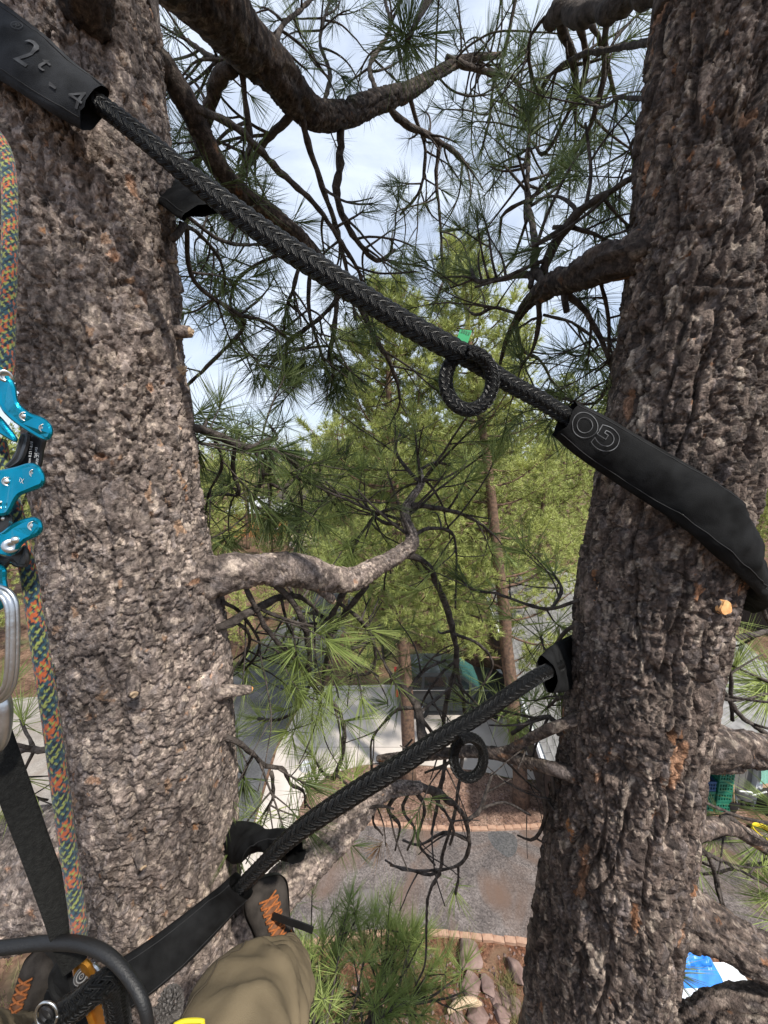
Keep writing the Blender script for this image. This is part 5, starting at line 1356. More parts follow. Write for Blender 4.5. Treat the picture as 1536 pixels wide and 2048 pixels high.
def braid(thing_, path, rad, n=16, turn=7.4, step=0.0045, parent=None, name='strand'):
    """path Nx3 + radius; n strands, half each way, over two under two; turn = pitch / radius"""
    pr, s = resample(np.column_stack([path, rad]), step)
    p, r = pr[:, :3], pr[:, 3]
    T, a, b = frames(p)
    m = n // 2
    w = np.concatenate([[0], np.cumsum(np.diff(s) / (turn * 0.5 * (r[1:] + r[:-1])))])   # turns
    sides = 7
    th = np.arange(sides) * 2 * np.pi / sides
    for fam in (1, -1):
        for k in range(m):
            ph = fam * 2 * np.pi * w + 2 * np.pi * k / m + 0.22 * (fbm(w * 1.7 + k * 3.1, np.full(len(w), fam * 1.3), 67, 2) - .5)
            arg = np.pi / 2 * (2 * k + fam * 2 * m * w)
            off = fam * 0.085 * np.sin(arg + 0.8)
            rc = r * (0.86 + off + 0.035 * (fbm(w * 2.3 + k * 7.1, np.full(len(w), fam * 3.3), 61, 2) - .5))
            rad_dir = np.cos(ph)[:, None] * a + np.sin(ph)[:, None] * b
            c = p + rc[:, None] * rad_dir
            t2 = nrm(np.gradient(c, axis=0))
            sd = nrm(np.cross(t2, rad_dir)); nr = np.cross(sd, t2)
            hw = r * 2 * np.pi / m * 0.86 * math.cos(math.atan(2 * np.pi / turn)) * 0.56
            hh = r * 0.17
            v = c[:, None, :] + np.cos(th)[None, :, None] * sd[:, None, :] * hw[:, None, None] + np.sin(th)[None, :, None] * nr[:, None, :] * hh[:, None, None]
            uvs = np.stack(np.broadcast_arrays(0.5 + 0.5 * np.cos(th)[None, :], s[:, None] * 8), -1).reshape(-1, 2)
            me = new_mesh(name, v.reshape(-1, 3), grid_q(len(p), sides, True), M['cable'], None, True, uvs)
            obj(name, me, parent or thing_)
def cable_path(pts, step=0.02): return pxpath(pts, step)
# upper cable
c_up = cable_path([(150, 176, .676, 22), (180, 197, .674, 30), (205, 212, .671, 34), (270, 262, .672, 36), (330, 312, .68, 37), (400, 368, .70, 40), (470, 422, .712, 43), (560, 487, .72, 44), (650, 545, .72, 44), (740, 603, .72, 43), (820, 652, .72, 42), (890, 690, .728, 42), (950, 722, .738, 38), (1010, 762, .75, 33), (1080, 800, .768, 32), (1140, 838, .79, 31), (1180, 866, .80, 28)])
cu = thing('tree_cable', P(700, 575, .72), 'upper black braided cable slanting down to the right between the two trunks', 'cable')
braid(cu, c_up[:, :3], c_up[:, 3], 16)
lp_ = cable_path([(938 + 47 * math.cos(R(a_)), 762 + 58 * math.sin(R(a_)), d_, 27) for a_, d_ in ((255, .742), (225, .742), (195, .742), (165, .740), (135, .738), (105, .737), (75, .736), (45, .734), (15, .730), (-15, .722), (-45, .712), (-70, .702), (-95, .700))], .012)
braid(cu, lp_[:, :3], lp_[:, 3], 16, 7.4, .004)
# lower cable
c_lo = cable_path([(445, 1808, .945, 20), (470, 1785, .918, 25), (530, 1725, .875, 28), (585, 1672, .845, 33), (650, 1625, .825, 37), (730, 1573, .81, 38), (800, 1530, .80, 37), (860, 1490, .795, 35), (905, 1462, .79, 32), (960, 1430, .79, 29), (1020, 1388, .79, 28), (1075, 1352, .82, 27), (1097, 1341, .875, 25), (1118, 1330, .98, 22)])
cl = thing('tree_cable', P(730, 1573, .81), 'lower black braided cable rising to the right between the two trunks', 'cable')
braid(cl, c_lo[:, :3], c_lo[:, 3], 16)
lp2 = cable_path([(937 + 30 * math.cos(R(a_)), 1515 + 41 * math.sin(R(a_)), d_, 19) for a_, d_ in ((265, .812), (235, .812), (205, .812), (175, .812), (145, .812), (115, .81), (85, .81), (55, .808), (25, .804), (-5, .80), (-35, .79), (-65, .775), (-95, .768), (-120, .765))], .01)
braid(cl, lp2[:, :3], lp2[:, 3], 16, 7.4, .004)
# second bight of the lower loop, going behind the left trunk
# green tag on the upper cable
k = MB()
ga, gb = P(912, 682, .735), P(934, 690, .74)
gu = nrm(P(922, 652, .735) - ga)
du = nrm(gb - ga); hgt = 0.029; n_ = nrm(np.cross(du, gu))
k.add([ga, gb, gb + gu * hgt, ga + gu * hgt * .8, ga + n_ * .0012, gb + n_ * .0012, gb + gu * hgt + n_ * .0012, ga + gu * hgt * .8 + n_ * .0012], q=[[0, 1, 2, 3], [7, 6, 5, 4], [0, 4, 5, 1], [1, 5, 6, 2], [2, 6, 7, 3], [3, 7, 4, 0]])
gt = k.build('tag', mat('green_tag', (0.005, 0.27, 0.09), 0.6), cu, smooth=False)
gt['label'] = 'bright green tag with black digits'

# flat text as mesh, mapped onto a surface
def text_mesh(body, size=1.0):
    cu_ = bpy.data.curves.new('txt', 'FONT')
    cu_.body = body; cu_.size = size; cu_.align_x = 'CENTER'; cu_.align_y = 'CENTER'; cu_.resolution_u = 3
    o = bpy.data.objects.new('txt', cu_); COL.objects.link(o)
    bpy.context.view_layer.update()
    dg = bpy.context.evaluated_depsgraph_get()
    me = o.evaluated_get(dg).to_mesh()
    v = np.array([x.co[:] for x in me.vertices]); f = [list(p.vertices) for p in me.polygons]
    o.evaluated_get(dg).to_mesh_clear()
    bpy.data.objects.remove(o); bpy.data.curves.remove(cu_)
    return v, f
def text_outline(body, size, bev):
    cu_ = bpy.data.curves.new('txt', 'FONT')
    cu_.body = body; cu_.size = size; cu_.align_x = 'CENTER'; cu_.align_y = 'CENTER'; cu_.resolution_u = 8
    cu_.fill_mode = 'NONE'; cu_.bevel_depth = bev; cu_.bevel_resolution = 0; cu_.offset = 0.03 * size
    o = bpy.data.objects.new('txt', cu_); COL.objects.link(o)
    bpy.context.view_layer.update()
    dg = bpy.context.evaluated_depsgraph_get()
    me = o.evaluated_get(dg).to_mesh()
    v = np.array([x.co[:] for x in me.vertices]); f = [list(p.vertices) for p in me.polygons]
    o.evaluated_get(dg).to_mesh_clear()
    bpy.data.objects.remove(o); bpy.data.curves.remove(cu_)
    return v, f
def put_text(v, f, fn, m, parent, name='lettering'):
    me = bpy.data.meshes.new(name)
    w = np.array([fn(x, y, z) for x, y, z in v])
    me.from_pydata([tuple(map(float, q)) for q in w], [], f)
    me.materials.append(m)
    me.update()
    return obj(name, me, parent)
v, f = text_mesh('2023', 0.0095)
put_text(v, f, lambda x, y, z: (ga + gb) / 2 + gu * (.0205 + y) + du * x + (n_ * .0022 if n_ @ (CAM - ga) > 0 else -n_ * .0010), mat('ink', (.01, .01, .01), .6), gt)

# ------------------------------------------------------------------ sleeves: flat fabric tubes round the trunks
def WOB(S, TT, seed, wr):
    wr = wr * (1 + 1.1 * sstep(.16, .34, S))
    return wr * (fbm(S / .05, TT * 1.1, seed, 3) - .5) * 2 + wr * 1.3 * (fbm(S / .13 + TT * .5, TT * .4, seed + 7, 2) - .5) * 2 + wr * .55 * (1 - np.abs(2 * fbm(S / .07 + .9 * TT, TT * .7 - S / .2, seed + 21, 2) - 1)) ** 4
def sleeve(name, pts, th, label, normal=None, m='sleeve', seed=1, step=0.006, wr=0.004, parent=None):
    """pts: (px, py, depth, width px [, normal]) ; cross-section is a flattened tube"""
    base = np.array([list(P(a, b, d)) + [0.5 * w * d / FPX] for a, b, d, w in [q[:4] for q in pts]])
    nn = np.array([q[4] for q in pts], float)
    full = spline(np.column_stack([base, nn]), 0.004)
    full, s = resample(full, step)
    p, hw, N = full[:, :3], full[:, 3], nrm(full[:, 4:7])
    T = nrm(np.gradient(p, axis=0))
    N = nrm(N - (N * T).sum(-1, keepdims=True) * T)
    B = np.cross(T, N)
    k = 26
    t = np.arange(k) * 2 * np.pi / k
    cx = np.sign(np.cos(t)) * np.abs(np.cos(t)) ** .8; cy = np.sign(np.sin(t)) * np.abs(np.sin(t)) ** .9
    S, TT = np.meshgrid(s, t, indexing='ij')
    wob = WOB(S, TT, seed, wr)
    v = p[:, None] + B[:, None] * (cx[None, :, None] * hw[:, None, None]) + N[:, None] * ((cy * th / 2)[None, :, None] + wob[..., None] * (np.abs(cy)[None, :, None]))
    edge = 0.004 * (vnoise(np.arange(k) * .8, np.zeros(k), seed) - .5) * 2
    v[0] += T[0] * edge[:, None]; v[-1] += T[-1] * edge[:, None]
    me = new_mesh(name, v.reshape(-1, 3), grid_q(len(p), k, True), M[m], None, True)
    o = obj(name, me, parent)
    if parent is None: tag(o, label, 'sleeve')
    elif label: o['label'] = label
    def surf(u, w, h):
        """u along (m from start), w across (m)"""
        i = float(np.clip(u / step, 0, len(p) - 1.001)); j = int(i); fr = i - j
        L = lambda A: A[j] * (1 - fr) + A[j + 1] * fr
        x = np.clip(w / L(hw), -.99, .99)
        cyy = (1 - abs(x) ** (2 / .8)) ** .45
        ang = math.acos(np.clip(np.sign(x) * abs(x) ** (1 / .8), -1, 1))
        wb = WOB(np.array(u), np.array(ang), seed, wr)
        return L(p) + L(B) * w + L(N) * (cyy * th / 2 + float(wb) * cyy + h)
    for fr_ in (-.80, .80):
        us = np.arange(.004, s[-1] - .004, .006)
        sp_ = np.array([surf(u_, fr_ * float(np.interp(u_, s, hw)), .0002) for u_ in us])
        kb = MB(); kb.tube(sp_, .0009, 5); kb.build('seam', M['seam'], o)
    return o, surf, B, N
fr = (0.0, -1, 0.15)
oR, surfR, BR, NR = sleeve('cable_sleeve', [(1128, 838, .785, 78, (-.45, -1, .3)), (1180, 872, .795, 92, (-.45, -1, .25)), (1255, 920, .80, 98, (-.4, -1, .2)), (1330, 966, .785, 104, (-.2, -1, .15)), (1400, 1012, .765, 110, (.1, -.95, .1)), (1455, 1062, .772, 116, (.4, -.85, .05)), (1490, 1110, .81, 116, (.8, -.5, 0)), (1502, 1150, .88, 100, (1, 0, 0)), (1492, 1185, .97, 80, (.9, .5, 0)), (1455, 1200, 1.05, 70, (.5, 1, 0))], .040, 'black fabric sleeve marked GO wrapped round the right trunk', seed=4, wr=.006)
v, f = text_outline('GO', 0.062, 0.0007)
put_text(v, f, lambda x, y, z: surfR(0.062 - x * 1.15, (y if (BR[5] @ UP) < 0 else -y) + (.008 if (BR[5] @ UP) > 0 else -.008), 0.0012), M['print'], oR)
oL, surfL, BL, NL = sleeve('cable_sleeve', [(-160, -30, .74, 150, (-.5, -1, .2)), (-50, 55, .68, 140, (-.2, -1, .2)), (40, 112, .655, 128, (-.0, -1, .2)), (110, 165, .655, 116, (.15, -1, .2)), (160, 200, .66, 108, (.2, -1, .2)), (190, 220, .665, 102, (.2, -1, .2))], .036, 'worn grey-black sleeve with faded 2t 4 print round the left trunk at the top', m='sleeve_worn', seed=9, wr=.003)
def find_uv(surf, px, py, umax):
    best = None
    for u in np.arange(0, umax, .006):
        for w in np.arange(-.055, .056, .005):
            x, y = pix_of(surf(u, w, 0))
            e = (x - px) ** 2 + (y - py) ** 2
            if best is None or e < best[0]: best = (e, u, w)
    return best[1], best[2]
sgn = 1 if (BL[5] @ UP) > 0 else -1
for ch, tx, ty, sz in (('\u00ae', 34, 54, .024), ('2', 54, 106, .066), ('t', 92, 128, .044), ('-', 110, 172, .05), ('4', 150, 196, .046)):
    v, f = text_mesh(ch, sz)
    u0, w0 = find_uv(surfL, tx, ty, len(BL) * .006)
    put_text(v, f, lambda x, y, z, u0=u0, w0=w0: surfL(u0 + x * .9, w0 + sgn * y, 0.0016), M['print_dark'], oL)
sleeve('cable_sleeve', [(290, 340, 1.15, 90, (.5, -.6, .1)), (330, 366, .98, 104, (.5, -.9, .1)), (370, 394, .86, 106, (.4, -1, .1)), (410, 420, .78, 100, (.3, -1, .1))], .026, 'black sleeve emerging from behind the left trunk under the upper cable', seed=15)
sleeve('cable_sleeve', [(1165, 1312, 1.26, 96, (-1, .1, 0)), (1145, 1322, 1.12, 98, (-1, .05, 0)), (1120, 1334, .98, 92, (-1, -.1, 0)), (1093, 1348, .86, 70, (-1, -.3, 0))], .028, 'black sleeve emerging from behind the right trunk at the lower cable', seed=17)
sleeve('cable_sleeve', [(420, 1690, 1.12, 70, (.3, .9, .2)), (480, 1684, 1.04, 66, (.9, -.3, .3)), (540, 1686, .95, 66, (.5, -.9, .4)), (594, 1690, .88, 58, (.2, -1, .5))], .034, 'crumpled black sleeve jutting out right of the left trunk', seed=19, wr=.006)
sleeve('cable_sleeve', [(482, 1772, .90, 56, (.3, -1, .4)), (440, 1812, .92, 62, (.2, -1, .4)), (380, 1868, .90, 74, (.1, -1, .4)), (310, 1925, .875, 80, (0, -1, .4)), (240, 1972, .87, 84, (-.2, -1, .4)), (170, 2010, .85, 92, (-.4, -.9, .4)), (100, 2030, .92, 86, (-.8, -.5, .3)), (60, 2030, 1.05, 80, (-1, .2, .2))], .032, 'black sleeve wrapped round the front of the left trunk near the climber\'s knee', seed=21, wr=.006)

# ------------------------------------------------------------------ climbing rope, bright braid
RC = np.array([[.36, .085, .03], [.32, .075, .03], [.020, .060, .085], [.012, .017, .028], [.22, .25, .065], [.018, .055, .075]])
M['rope'] = mat('climbing_rope', (1, 1, 1), 0.8, attr='col', var=.15, scale=300, bump=.3, bscale=900, spec=.2, sheen=.2)
def bright_rope(name, pts, label, m=22, turn=8.0, off=0):
    pr = pxpath(pts, .01)
    pr, s = resample(pr, .0015)
    p, r = pr[:, :3], pr[:, 3]
    T, a, b = frames(p)
    nt_ = 48
    th = np.arange(nt_) * 2 * np.pi / nt_
    S, TH = np.meshgrid(s / (turn * r.mean()), th / (2 * np.pi), indexing='ij')
    A, B = m * (TH - S), m * (TH + S)
    i, j = np.floor(A), np.floor(B)
    over = ((i + j) % 4) < 2
    fa, fb = A - i, B - j
    h = np.where(over, 1 - (2 * fa - 1) ** 2, 1 - (2 * fb - 1) ** 2)
    grow = np.where(over, .5 + .5 * np.cos((fb - .5) * np.pi * .9), .5 + .5 * np.cos((fa - .5) * np.pi * .9))
    ids = np.where(over, i % m, j % m).astype(int)
    pa = np.array([0, 0, 4, 0, 1, 2, 2, 3, 5, 2, 3, 4, 4, 3, 3, 4, 3, 5, 2, 4, 3, 0]); pb = np.array([0, 1, 2, 0, 2, 3, 3, 4, 2, 3, 5, 4, 3, 2, 4, 3, 3, 2, 0, 4, 3, 2])
    ci = np.where(over, pa[(ids + off) % m], pb[(ids + off) % m])
    rr = r[:, None] * (.93 + .07 * h * grow)
    v = p[:, None] + rr[..., None] * (np.cos(th)[None, :, None] * a[:, None] + np.sin(th)[None, :, None] * b[:, None])
    me = new_mesh(name, v.reshape(-1, 3), grid_q(len(p), nt_, True), M['rope'], RC[ci].reshape(-1, 3), True)
    return tag(obj(name, me), label, 'rope')
bright_rope('climbing_rope', [(-90, 190, .42, 24), (-40, 235, .42, 24), (4, 290, .41, 25), (18, 360, .40, 26), (20, 470, .39, 26), (16, 600, .38, 27), (12, 720, .37, 28), (8, 800, .37, 28)], 'orange teal and lime climbing rope hanging above the teal device at the left edge')
bright_rope('climbing_rope', [(-2, 880, .38, 24), (10, 940, .38, 24), (30, 1020, .38, 26), (44, 1090, .38, 28), (58, 1150, .385, 28), (70, 1230, .385, 29), (84, 1320, .385, 30), (102, 1440, .39, 30), (118, 1560, .40, 30), (134, 1680, .41, 29), (150, 1790, .42, 28), (158, 1862, .43, 28), (160, 1895, .45, 27)], 'orange teal and lime climbing rope running down below the teal device along the left trunk', off=3)
bright_rope('climbing_rope', [(100, 1330, .62, 14), (106, 1390, .61, 15), (114, 1450, .60, 15), (126, 1540, .61, 15), (146, 1700, .62, 15), (158, 1850, .63, 15)], 'thin shaded tail of climbing rope between the bright rope and the left trunk', off=6)

# ------------------------------------------------------------------ mechanical rope device: teal arms on black links
M['teal'] = mat('teal_anodised', (0.004, 0.25, 0.38), 0.20, 0.85, var=.12, scale=60, bump=.04, bscale=300)
M['steel'] = mat('steel', (0.62, 0.62, 0.60), 0.3, 1.0, var=.1, scale=200)
M['alu'] = mat('silver_aluminium', (0.50, 0.52, 0.54), 0.3, .95, var=.12, scale=90, bump=.05, bscale=200)
M['black_plate'] = mat('black_plate', (.012, .012, .013), .45, var=.2, scale=40)
M['black_rubber'] = mat('black_rubber', (.006, .006, .0065), .55, var=.3, scale=30, bump=.15, bscale=500)
M['gold'] = mat('gold_anodised', (.58, .25, .035), .32, .85, var=.2, scale=60)
def plate(name, pts, d, th, m, parent, bev=.0026, tilt=0.0, hole=None, smooth_step=.0025):
    """rounded plate whose outline is given in px at depth d; front towards the camera"""
    w = np.array([P(a, b, d) for a, b in pts])
    loop = spline(w, smooth_step, closed=True)[:-1]
    c = loop.mean(0)
    n = nrm(CAM - c)
    nxt, prv = np.roll(loop, -1, 0), np.roll(loop, 1, 0)
    inn = nrm(np.cross(n, nxt - prv))
    if ((c - loop) * inn).sum() < 0: inn = -inn
    k = len(loop)
    rings = [loop - n * th, loop, loop + inn * bev * .4 + n * bev * .75, loop + inn * bev * 1.2 + n * bev]
    v = np.vstack(rings)
    q = np.vstack([np.column_stack([np.arange(k) + k * j, (np.arange(k) + 1) % k + k * j, (np.arange(k) + 1) % k + k * (j + 1), np.arange(k) + k * (j + 1)]) for j in range(3)])
    me = bpy.data.meshes.new(name)
    me.from_pydata([tuple(map(float, x)) for x in v], [], [list(map(int, x)) for x in q] + [list(range(3 * k, 4 * k)), list(range(k))[::-1]])
    me.materials.append(m)
    me.update()
    import bmesh
    b = bmesh.new(); b.from_mesh(me); bmesh.ops.recalc_face_normals(b, faces=b.faces); b.to_mesh(me); b.free()
    return obj(name, me, parent)
def stud(name, px, py, d, rpx, h, m, parent, ringm=None, prof=None):
    c = P(px, py, d); n = nrm(CAM - c); r = rpx * d / FPX
    a = nrm(np.cross(n, [0, 0, 1])); b = np.cross(n, a)
    pf = prof or [(1.0, -.6), (1.0, .3), (.92, .7), (.6, 1.0), (.0, 1.05)]
    t = np.arange(20) * 2 * np.pi / 20
    v = np.vstack([c + n * h * z + r * q * (np.cos(t)[:, None] * a + np.sin(t)[:, None] * b) for q, z in pf])
    return obj(name, new_mesh(name, v, grid_q(len(pf), 20, True), m), parent)
CUP = [(1.0, .25), (1.12, .35), (1.0, .3), (.85, .05), (.6, .0), (.55, .45), (.3, .65), (0, .7)]
dev = thing('rope_device', P(40, 960, .36), 'teal and black mechanical rope climbing device at the left edge', 'device')
plate('link', [(56, 862), (92, 872), (88, 905), (82, 935), (60, 950), (28, 940), (22, 920), (36, 895)], .372, .006, M['black_plate'], dev)
lk2 = plate('link', [(42, 868), (62, 872), (58, 900), (46, 925), (22, 940), (8, 934), (28, 910)], .366, .004, M['black_plate'], dev)
lk = mat('link_print', (.45, .45, .45), .7)
for body, x, y, sz, ang in (('11.6 / 12.8 mm', 61, 905, 7.5, 97), ('EN 567', 72, 905, 7, 97), ('CC 0598', 75, 918, 7, 97)):
    v, f = text_mesh(body, sz)
    ca, sa = math.cos(R(ang)), math.sin(R(ang))
    put_text(v, f, lambda X, Y, Z_, x=x, y=y: P(x + (X * ca - Y * sa), y + (X * sa + Y * ca), .3625), lk, lk2)
a1 = plate('arm', [(-30, 718), (0, 732), (20, 752), (32, 775), (38, 805), (60, 825), (88, 836), (104, 852), (106, 868), (98, 880), (82, 878), (60, 866), (30, 846), (8, 826), (-6, 806), (-30, 800)], .352, .009, M['teal'], dev)
plate('back_plate', [(-30, 815), (0, 832), (24, 860), (36, 880), (28, 884), (0, 868), (-30, 850)], .362, .004, M['teal'], dev)
stud('bolt', 10, 752, .349, 12, .0022, M['steel'], a1, prof=[(1, -.3), (1, .6), (.95, .8), (.55, .8), (.5, .2), (0, .2)])
for x, y in ((50, 833), (89, 857)): stud('rivet', x, y, .3505, 8, .002, M['steel'], a1, prof=CUP)
a2 = plate('arm', [(-30, 946), (0, 940), (30, 934), (58, 926), (76, 930), (88, 946), (91, 962), (84, 974), (66, 982), (44, 990), (34, 1002), (26, 1018), (16, 1030), (-4, 1034), (-30, 1040)], .350, .009, M['teal'], dev)
for x, y in ((70, 947), (15, 963)): stud('rivet', x, y, .3485, 8, .002, M['steel'], a2, prof=CUP)
stud('bolt', 2, 1010, .3485, 8, .002, M['steel'], a2, prof=[(1, -.3), (1, .6), (.95, .8), (.55, .8), (.5, .2), (0, .2)])
v, f = text_mesh('i\u03c7', 13)
put_text(v, f, lambda X, Y, Z_: P(43 + X * .97 + Y * .2, 960 - Y * .97 + X * .2, .3475), lk, a2)
plate('body', [(-30, 1015), (8, 1022), (26, 1034), (24, 1056), (4, 1072), (-30, 1080)], .356, .012, M['black_plate'], dev)
stud('rivet', 8, 1037, .3535, 5, .0015, M['steel'], dev)
a3 = plate('arm', [(-30, 1075), (0, 1066), (22, 1050), (46, 1038), (70, 1034), (84, 1044), (86, 1060), (76, 1072), (54, 1082), (42, 1094), (34, 1106), (18, 1112), (-8, 1108), (-30, 1106)], .350, .009, M['teal'], dev)
stud('rivet', 68, 1052, .3485, 9, .002, M['steel'], a3, prof=CUP)
stud('pin', 32, 1080, .348, 8, .004, M['steel'], a3)
stud('bolt', 21, 1092, .3465, 14, .0028, M['alu'], a3, prof=[(1, -.3), (1, .7), (.93, .9), (.14, .9), (.1, .3), (0, .3)])
plate('body', [(-30, 1102), (10, 1112), (34, 1104), (48, 1090), (58, 1100), (60, 1122), (52, 1134), (30, 1134), (20, 1128), (8, 1140), (-30, 1142)], .360, .014, M['black_plate'], dev)
plate('swivel', [(-30, 1130), (10, 1134), (14, 1160), (18, 1190), (8, 1215), (-30, 1225)], .356, .010, M['teal'], dev)
def ring_tube(name, pts, m, parent, closed=False, n=12, flat=None):
    w = np.array([list(P(a, b, d)) + [.5 * wd * d / FPX] for a, b, d, wd in pts])
    c = spline(w, .004, closed=closed)
    k = MB(); k.tube(c[:, :3], c[:, 3], n)
    return k.build(name, m, parent)
cb = thing('carabiner', P(20, 1290, .35), 'silver ribbed carabiner hanging below the teal device', 'carabiner')
for dx, dd, wd in ((0, 0, 15), (-9, -.003, 9), (9, .002, 10)):
    ring_tube('body' if dx == 0 else 'rib', [(-60, 1188, .35 + dd, wd), (-20, 1180 - dx * .6, .35 + dd, wd), (4 + dx * .5, 1184 - dx * .8, .35 + dd, wd), (20 + dx, 1202 - dx * .4, .35 + dd, wd), (25 + dx, 1235, .35 + dd, wd), (25 + dx, 1300, .35 + dd, wd), (22 + dx, 1350, .35 + dd, wd), (14 + dx, 1378, .35 + dd, wd), (-6 + dx, 1398 + dx * .3, .35 + dd, wd), (-50, 1412, .35 + dd, wd)], M['alu'], cb)
sb = thing('shackle', P(4, 1440, .37), 'silver metal shackle under the carabiner at the left edge', 'shackle')
ring_tube('body', [(-10, 1385, .37, 34), (4, 1410, .37, 32), (7, 1445, .37, 28), (2, 1480, .37, 26), (-10, 1500, .37, 24)], M['alu'], sb, n=14)
# webbing strap, hose and cords at the lower left
def strap(name, pts, th, label, m='black_rubber', cat='strap'):
    base = np.array([list(P(a, b, d)) + [.5 * w * d / FPX] for a, b, d, w in pts])
    f_, s = resample(spline(base, .005), .004)
    p, hw = f_[:, :3], f_[:, 3]
    T = nrm(np.gradient(p, axis=0)); N = nrm(CAM - p); N = nrm(N - (N * T).sum(-1, keepdims=True) * T); B = np.cross(T, N)
    k = 14; t = np.arange(k) * 2 * np.pi / k
    cx = np.sign(np.cos(t)) * np.abs(np.cos(t)) ** .4; cy = np.sign(np.sin(t)) * np.abs(np.sin(t)) ** .5
    v = p[:, None] + B[:, None] * (cx[None, :, None] * hw[:, None, None]) + N[:, None] * (cy * th / 2)[None, :, None]
    return tag(obj(name, new_mesh(name, v.reshape(-1, 3), grid_q(len(p), k, True), M[m], None, True)), label, cat)
M['webbing'] = mat('webbing', (.014, .014, .013), .9, var=.35, scale=220, bump=.5, bscale=600, spec=.2)
strap('webbing_strap', [(-30, 1420, .40, 52), (0, 1500, .40, 50), (40, 1610, .405, 48), (80, 1720, .41, 46), (118, 1820, .42, 48), (140, 1885, .43, 50), (150, 1930, .44, 40)], .006, 'dark grey webbing strap running down to the gold carabiner', 'webbing')
k = MB(); pr = pxpath([(-40, 1900, .42, 24), (20, 1894, .42, 24), (90, 1886, .42, 24), (160, 1888, .41, 24), (215, 1910, .40, 23), (258, 1955, .39, 22), (288, 2010, .38, 22), (300, 2080, .38, 22)], .01)
k.tube(pr[:, :3], pr[:, 3], 14)
tag(k.build('black_hose', M['black_rubber']), 'smooth black cord arching across the bottom left corner', 'cord')
gc = thing('carabiner', P(190, 1990, .46), 'gold carabiner under the black sling at the bottom left', 'carabiner')
g1 = plate('body', [(150, 1925), (168, 1915), (184, 1926), (194, 1955), (206, 1990), (226, 2040), (240, 2090), (200, 2110), (178, 2050), (160, 2000), (148, 1960)], .455, .014, M['gold'], gc, bev=.004)
stud('pivot', 163, 1953, .449, 13, .003, M['black_plate'], g1, prof=[(1.1, -.3), (1.0, .5), (.9, .5), (.75, .2), (.45, .2), (.4, .7), (.15, .7), (.1, .3), (0, .3)])
plate('gate', [(184, 1926), (196, 1930), (206, 1950), (200, 1962), (192, 1950)], .46, .008, M['alu'], g1)
sl_ = thing('sling', P(170, 2000, .43), 'thick black braided sling crossing the gold carabiner', 'sling')
pth = pxpath([(60, 2090, .44, 50), (110, 2040, .435, 48), (160, 2005, .43, 47), (200, 1972, .43, 46), (222, 1968, .44, 42), (232, 2000, .45, 40), (240, 2060, .46, 40), (246, 2110, .46, 40)], .008)
braid(sl_, pth[:, :3], pth[:, 3], 24, 5.2, .0035)
pouch = plate('gear_pouch', [(100, 1945), (122, 1915), (140, 1925), (150, 1970), (165, 2005), (130, 2015), (104, 1998), (96, 1970)], .47, .02, M['sleeve'], None, bev=.004)
tag(pouch, 'small black fabric pouch between the shoe and the gold carabiner', 'pouch')
rp_ = thing('steel_ring', P(93, 2030, .42), 'round silver ring on the left shoe\'s laces', 'ring')
ring_tube('ring', [(93 + 22 * math.cos(t), 2030 + 26 * math.sin(t), .42, 5) for t in np.arange(10) * .628], M['steel'], rp_, closed=True)
plate('hub', [(93 + 16 * math.cos(t), 2030 + 19 * math.sin(t)) for t in np.arange(10) * .628], .424, .004, M['black_plate'], rp_)
# grey pine cone and yellow handle at the lower edge
pc = MB(); cc = P(340, 2012, .50)
rgc = np.random.RandomState(3)
for i in range(150):
    z = 1 - 2 * (i + .5) / 150; ph = i * 2.39996
    dcn = np.array([math.sqrt(1 - z * z) * math.cos(ph), math.sqrt(1 - z * z) * math.sin(ph), z])
    b_ = cc + dcn * np.array([.010, .010, .015]); t_ = cc + dcn * np.array([.0165, .0165, .024])
    s_ = nrm(np.cross(dcn, [0, 0, 1])) * .0024; u_ = nrm(np.cross(s_, dcn)) * .0016
    pc.add([b_ - s_, b_ + s_, t_ + s_ * .7 + u_, t_ - s_ * .7 + u_, b_ + u_ * 1.2 * 0, t_ - u_], q=[[0, 1, 2, 3]], t=[[0, 5, 1], [1, 5, 2], [3, 5, 0], [2, 5, 3]])
pc.tube(np.array([cc + [-.03, 0, -.012], cc + [-.012, 0, -.006], cc]), [.004, .005, .006], 7)
tag(pc.build('pine_cone', mat('cone', (.03, .026, .024), .9, rgb2=(.13, .118, .11), scale=260), smooth=False), 'small grey spiky pine cone beside the khaki trouser leg', 'pine cone')
yh = plate('tool_handle', [(354, 2042), (372, 2036), (404, 2036), (410, 2044), (404, 2074), (352, 2076), (346, 2050)], .46, .012, mat('yellow_plastic', (.72, .62, .03), .45), None, bev=.003)
tag(yh, 'bright yellow plastic handle at the bottom edge beside the trouser leg', 'handle')
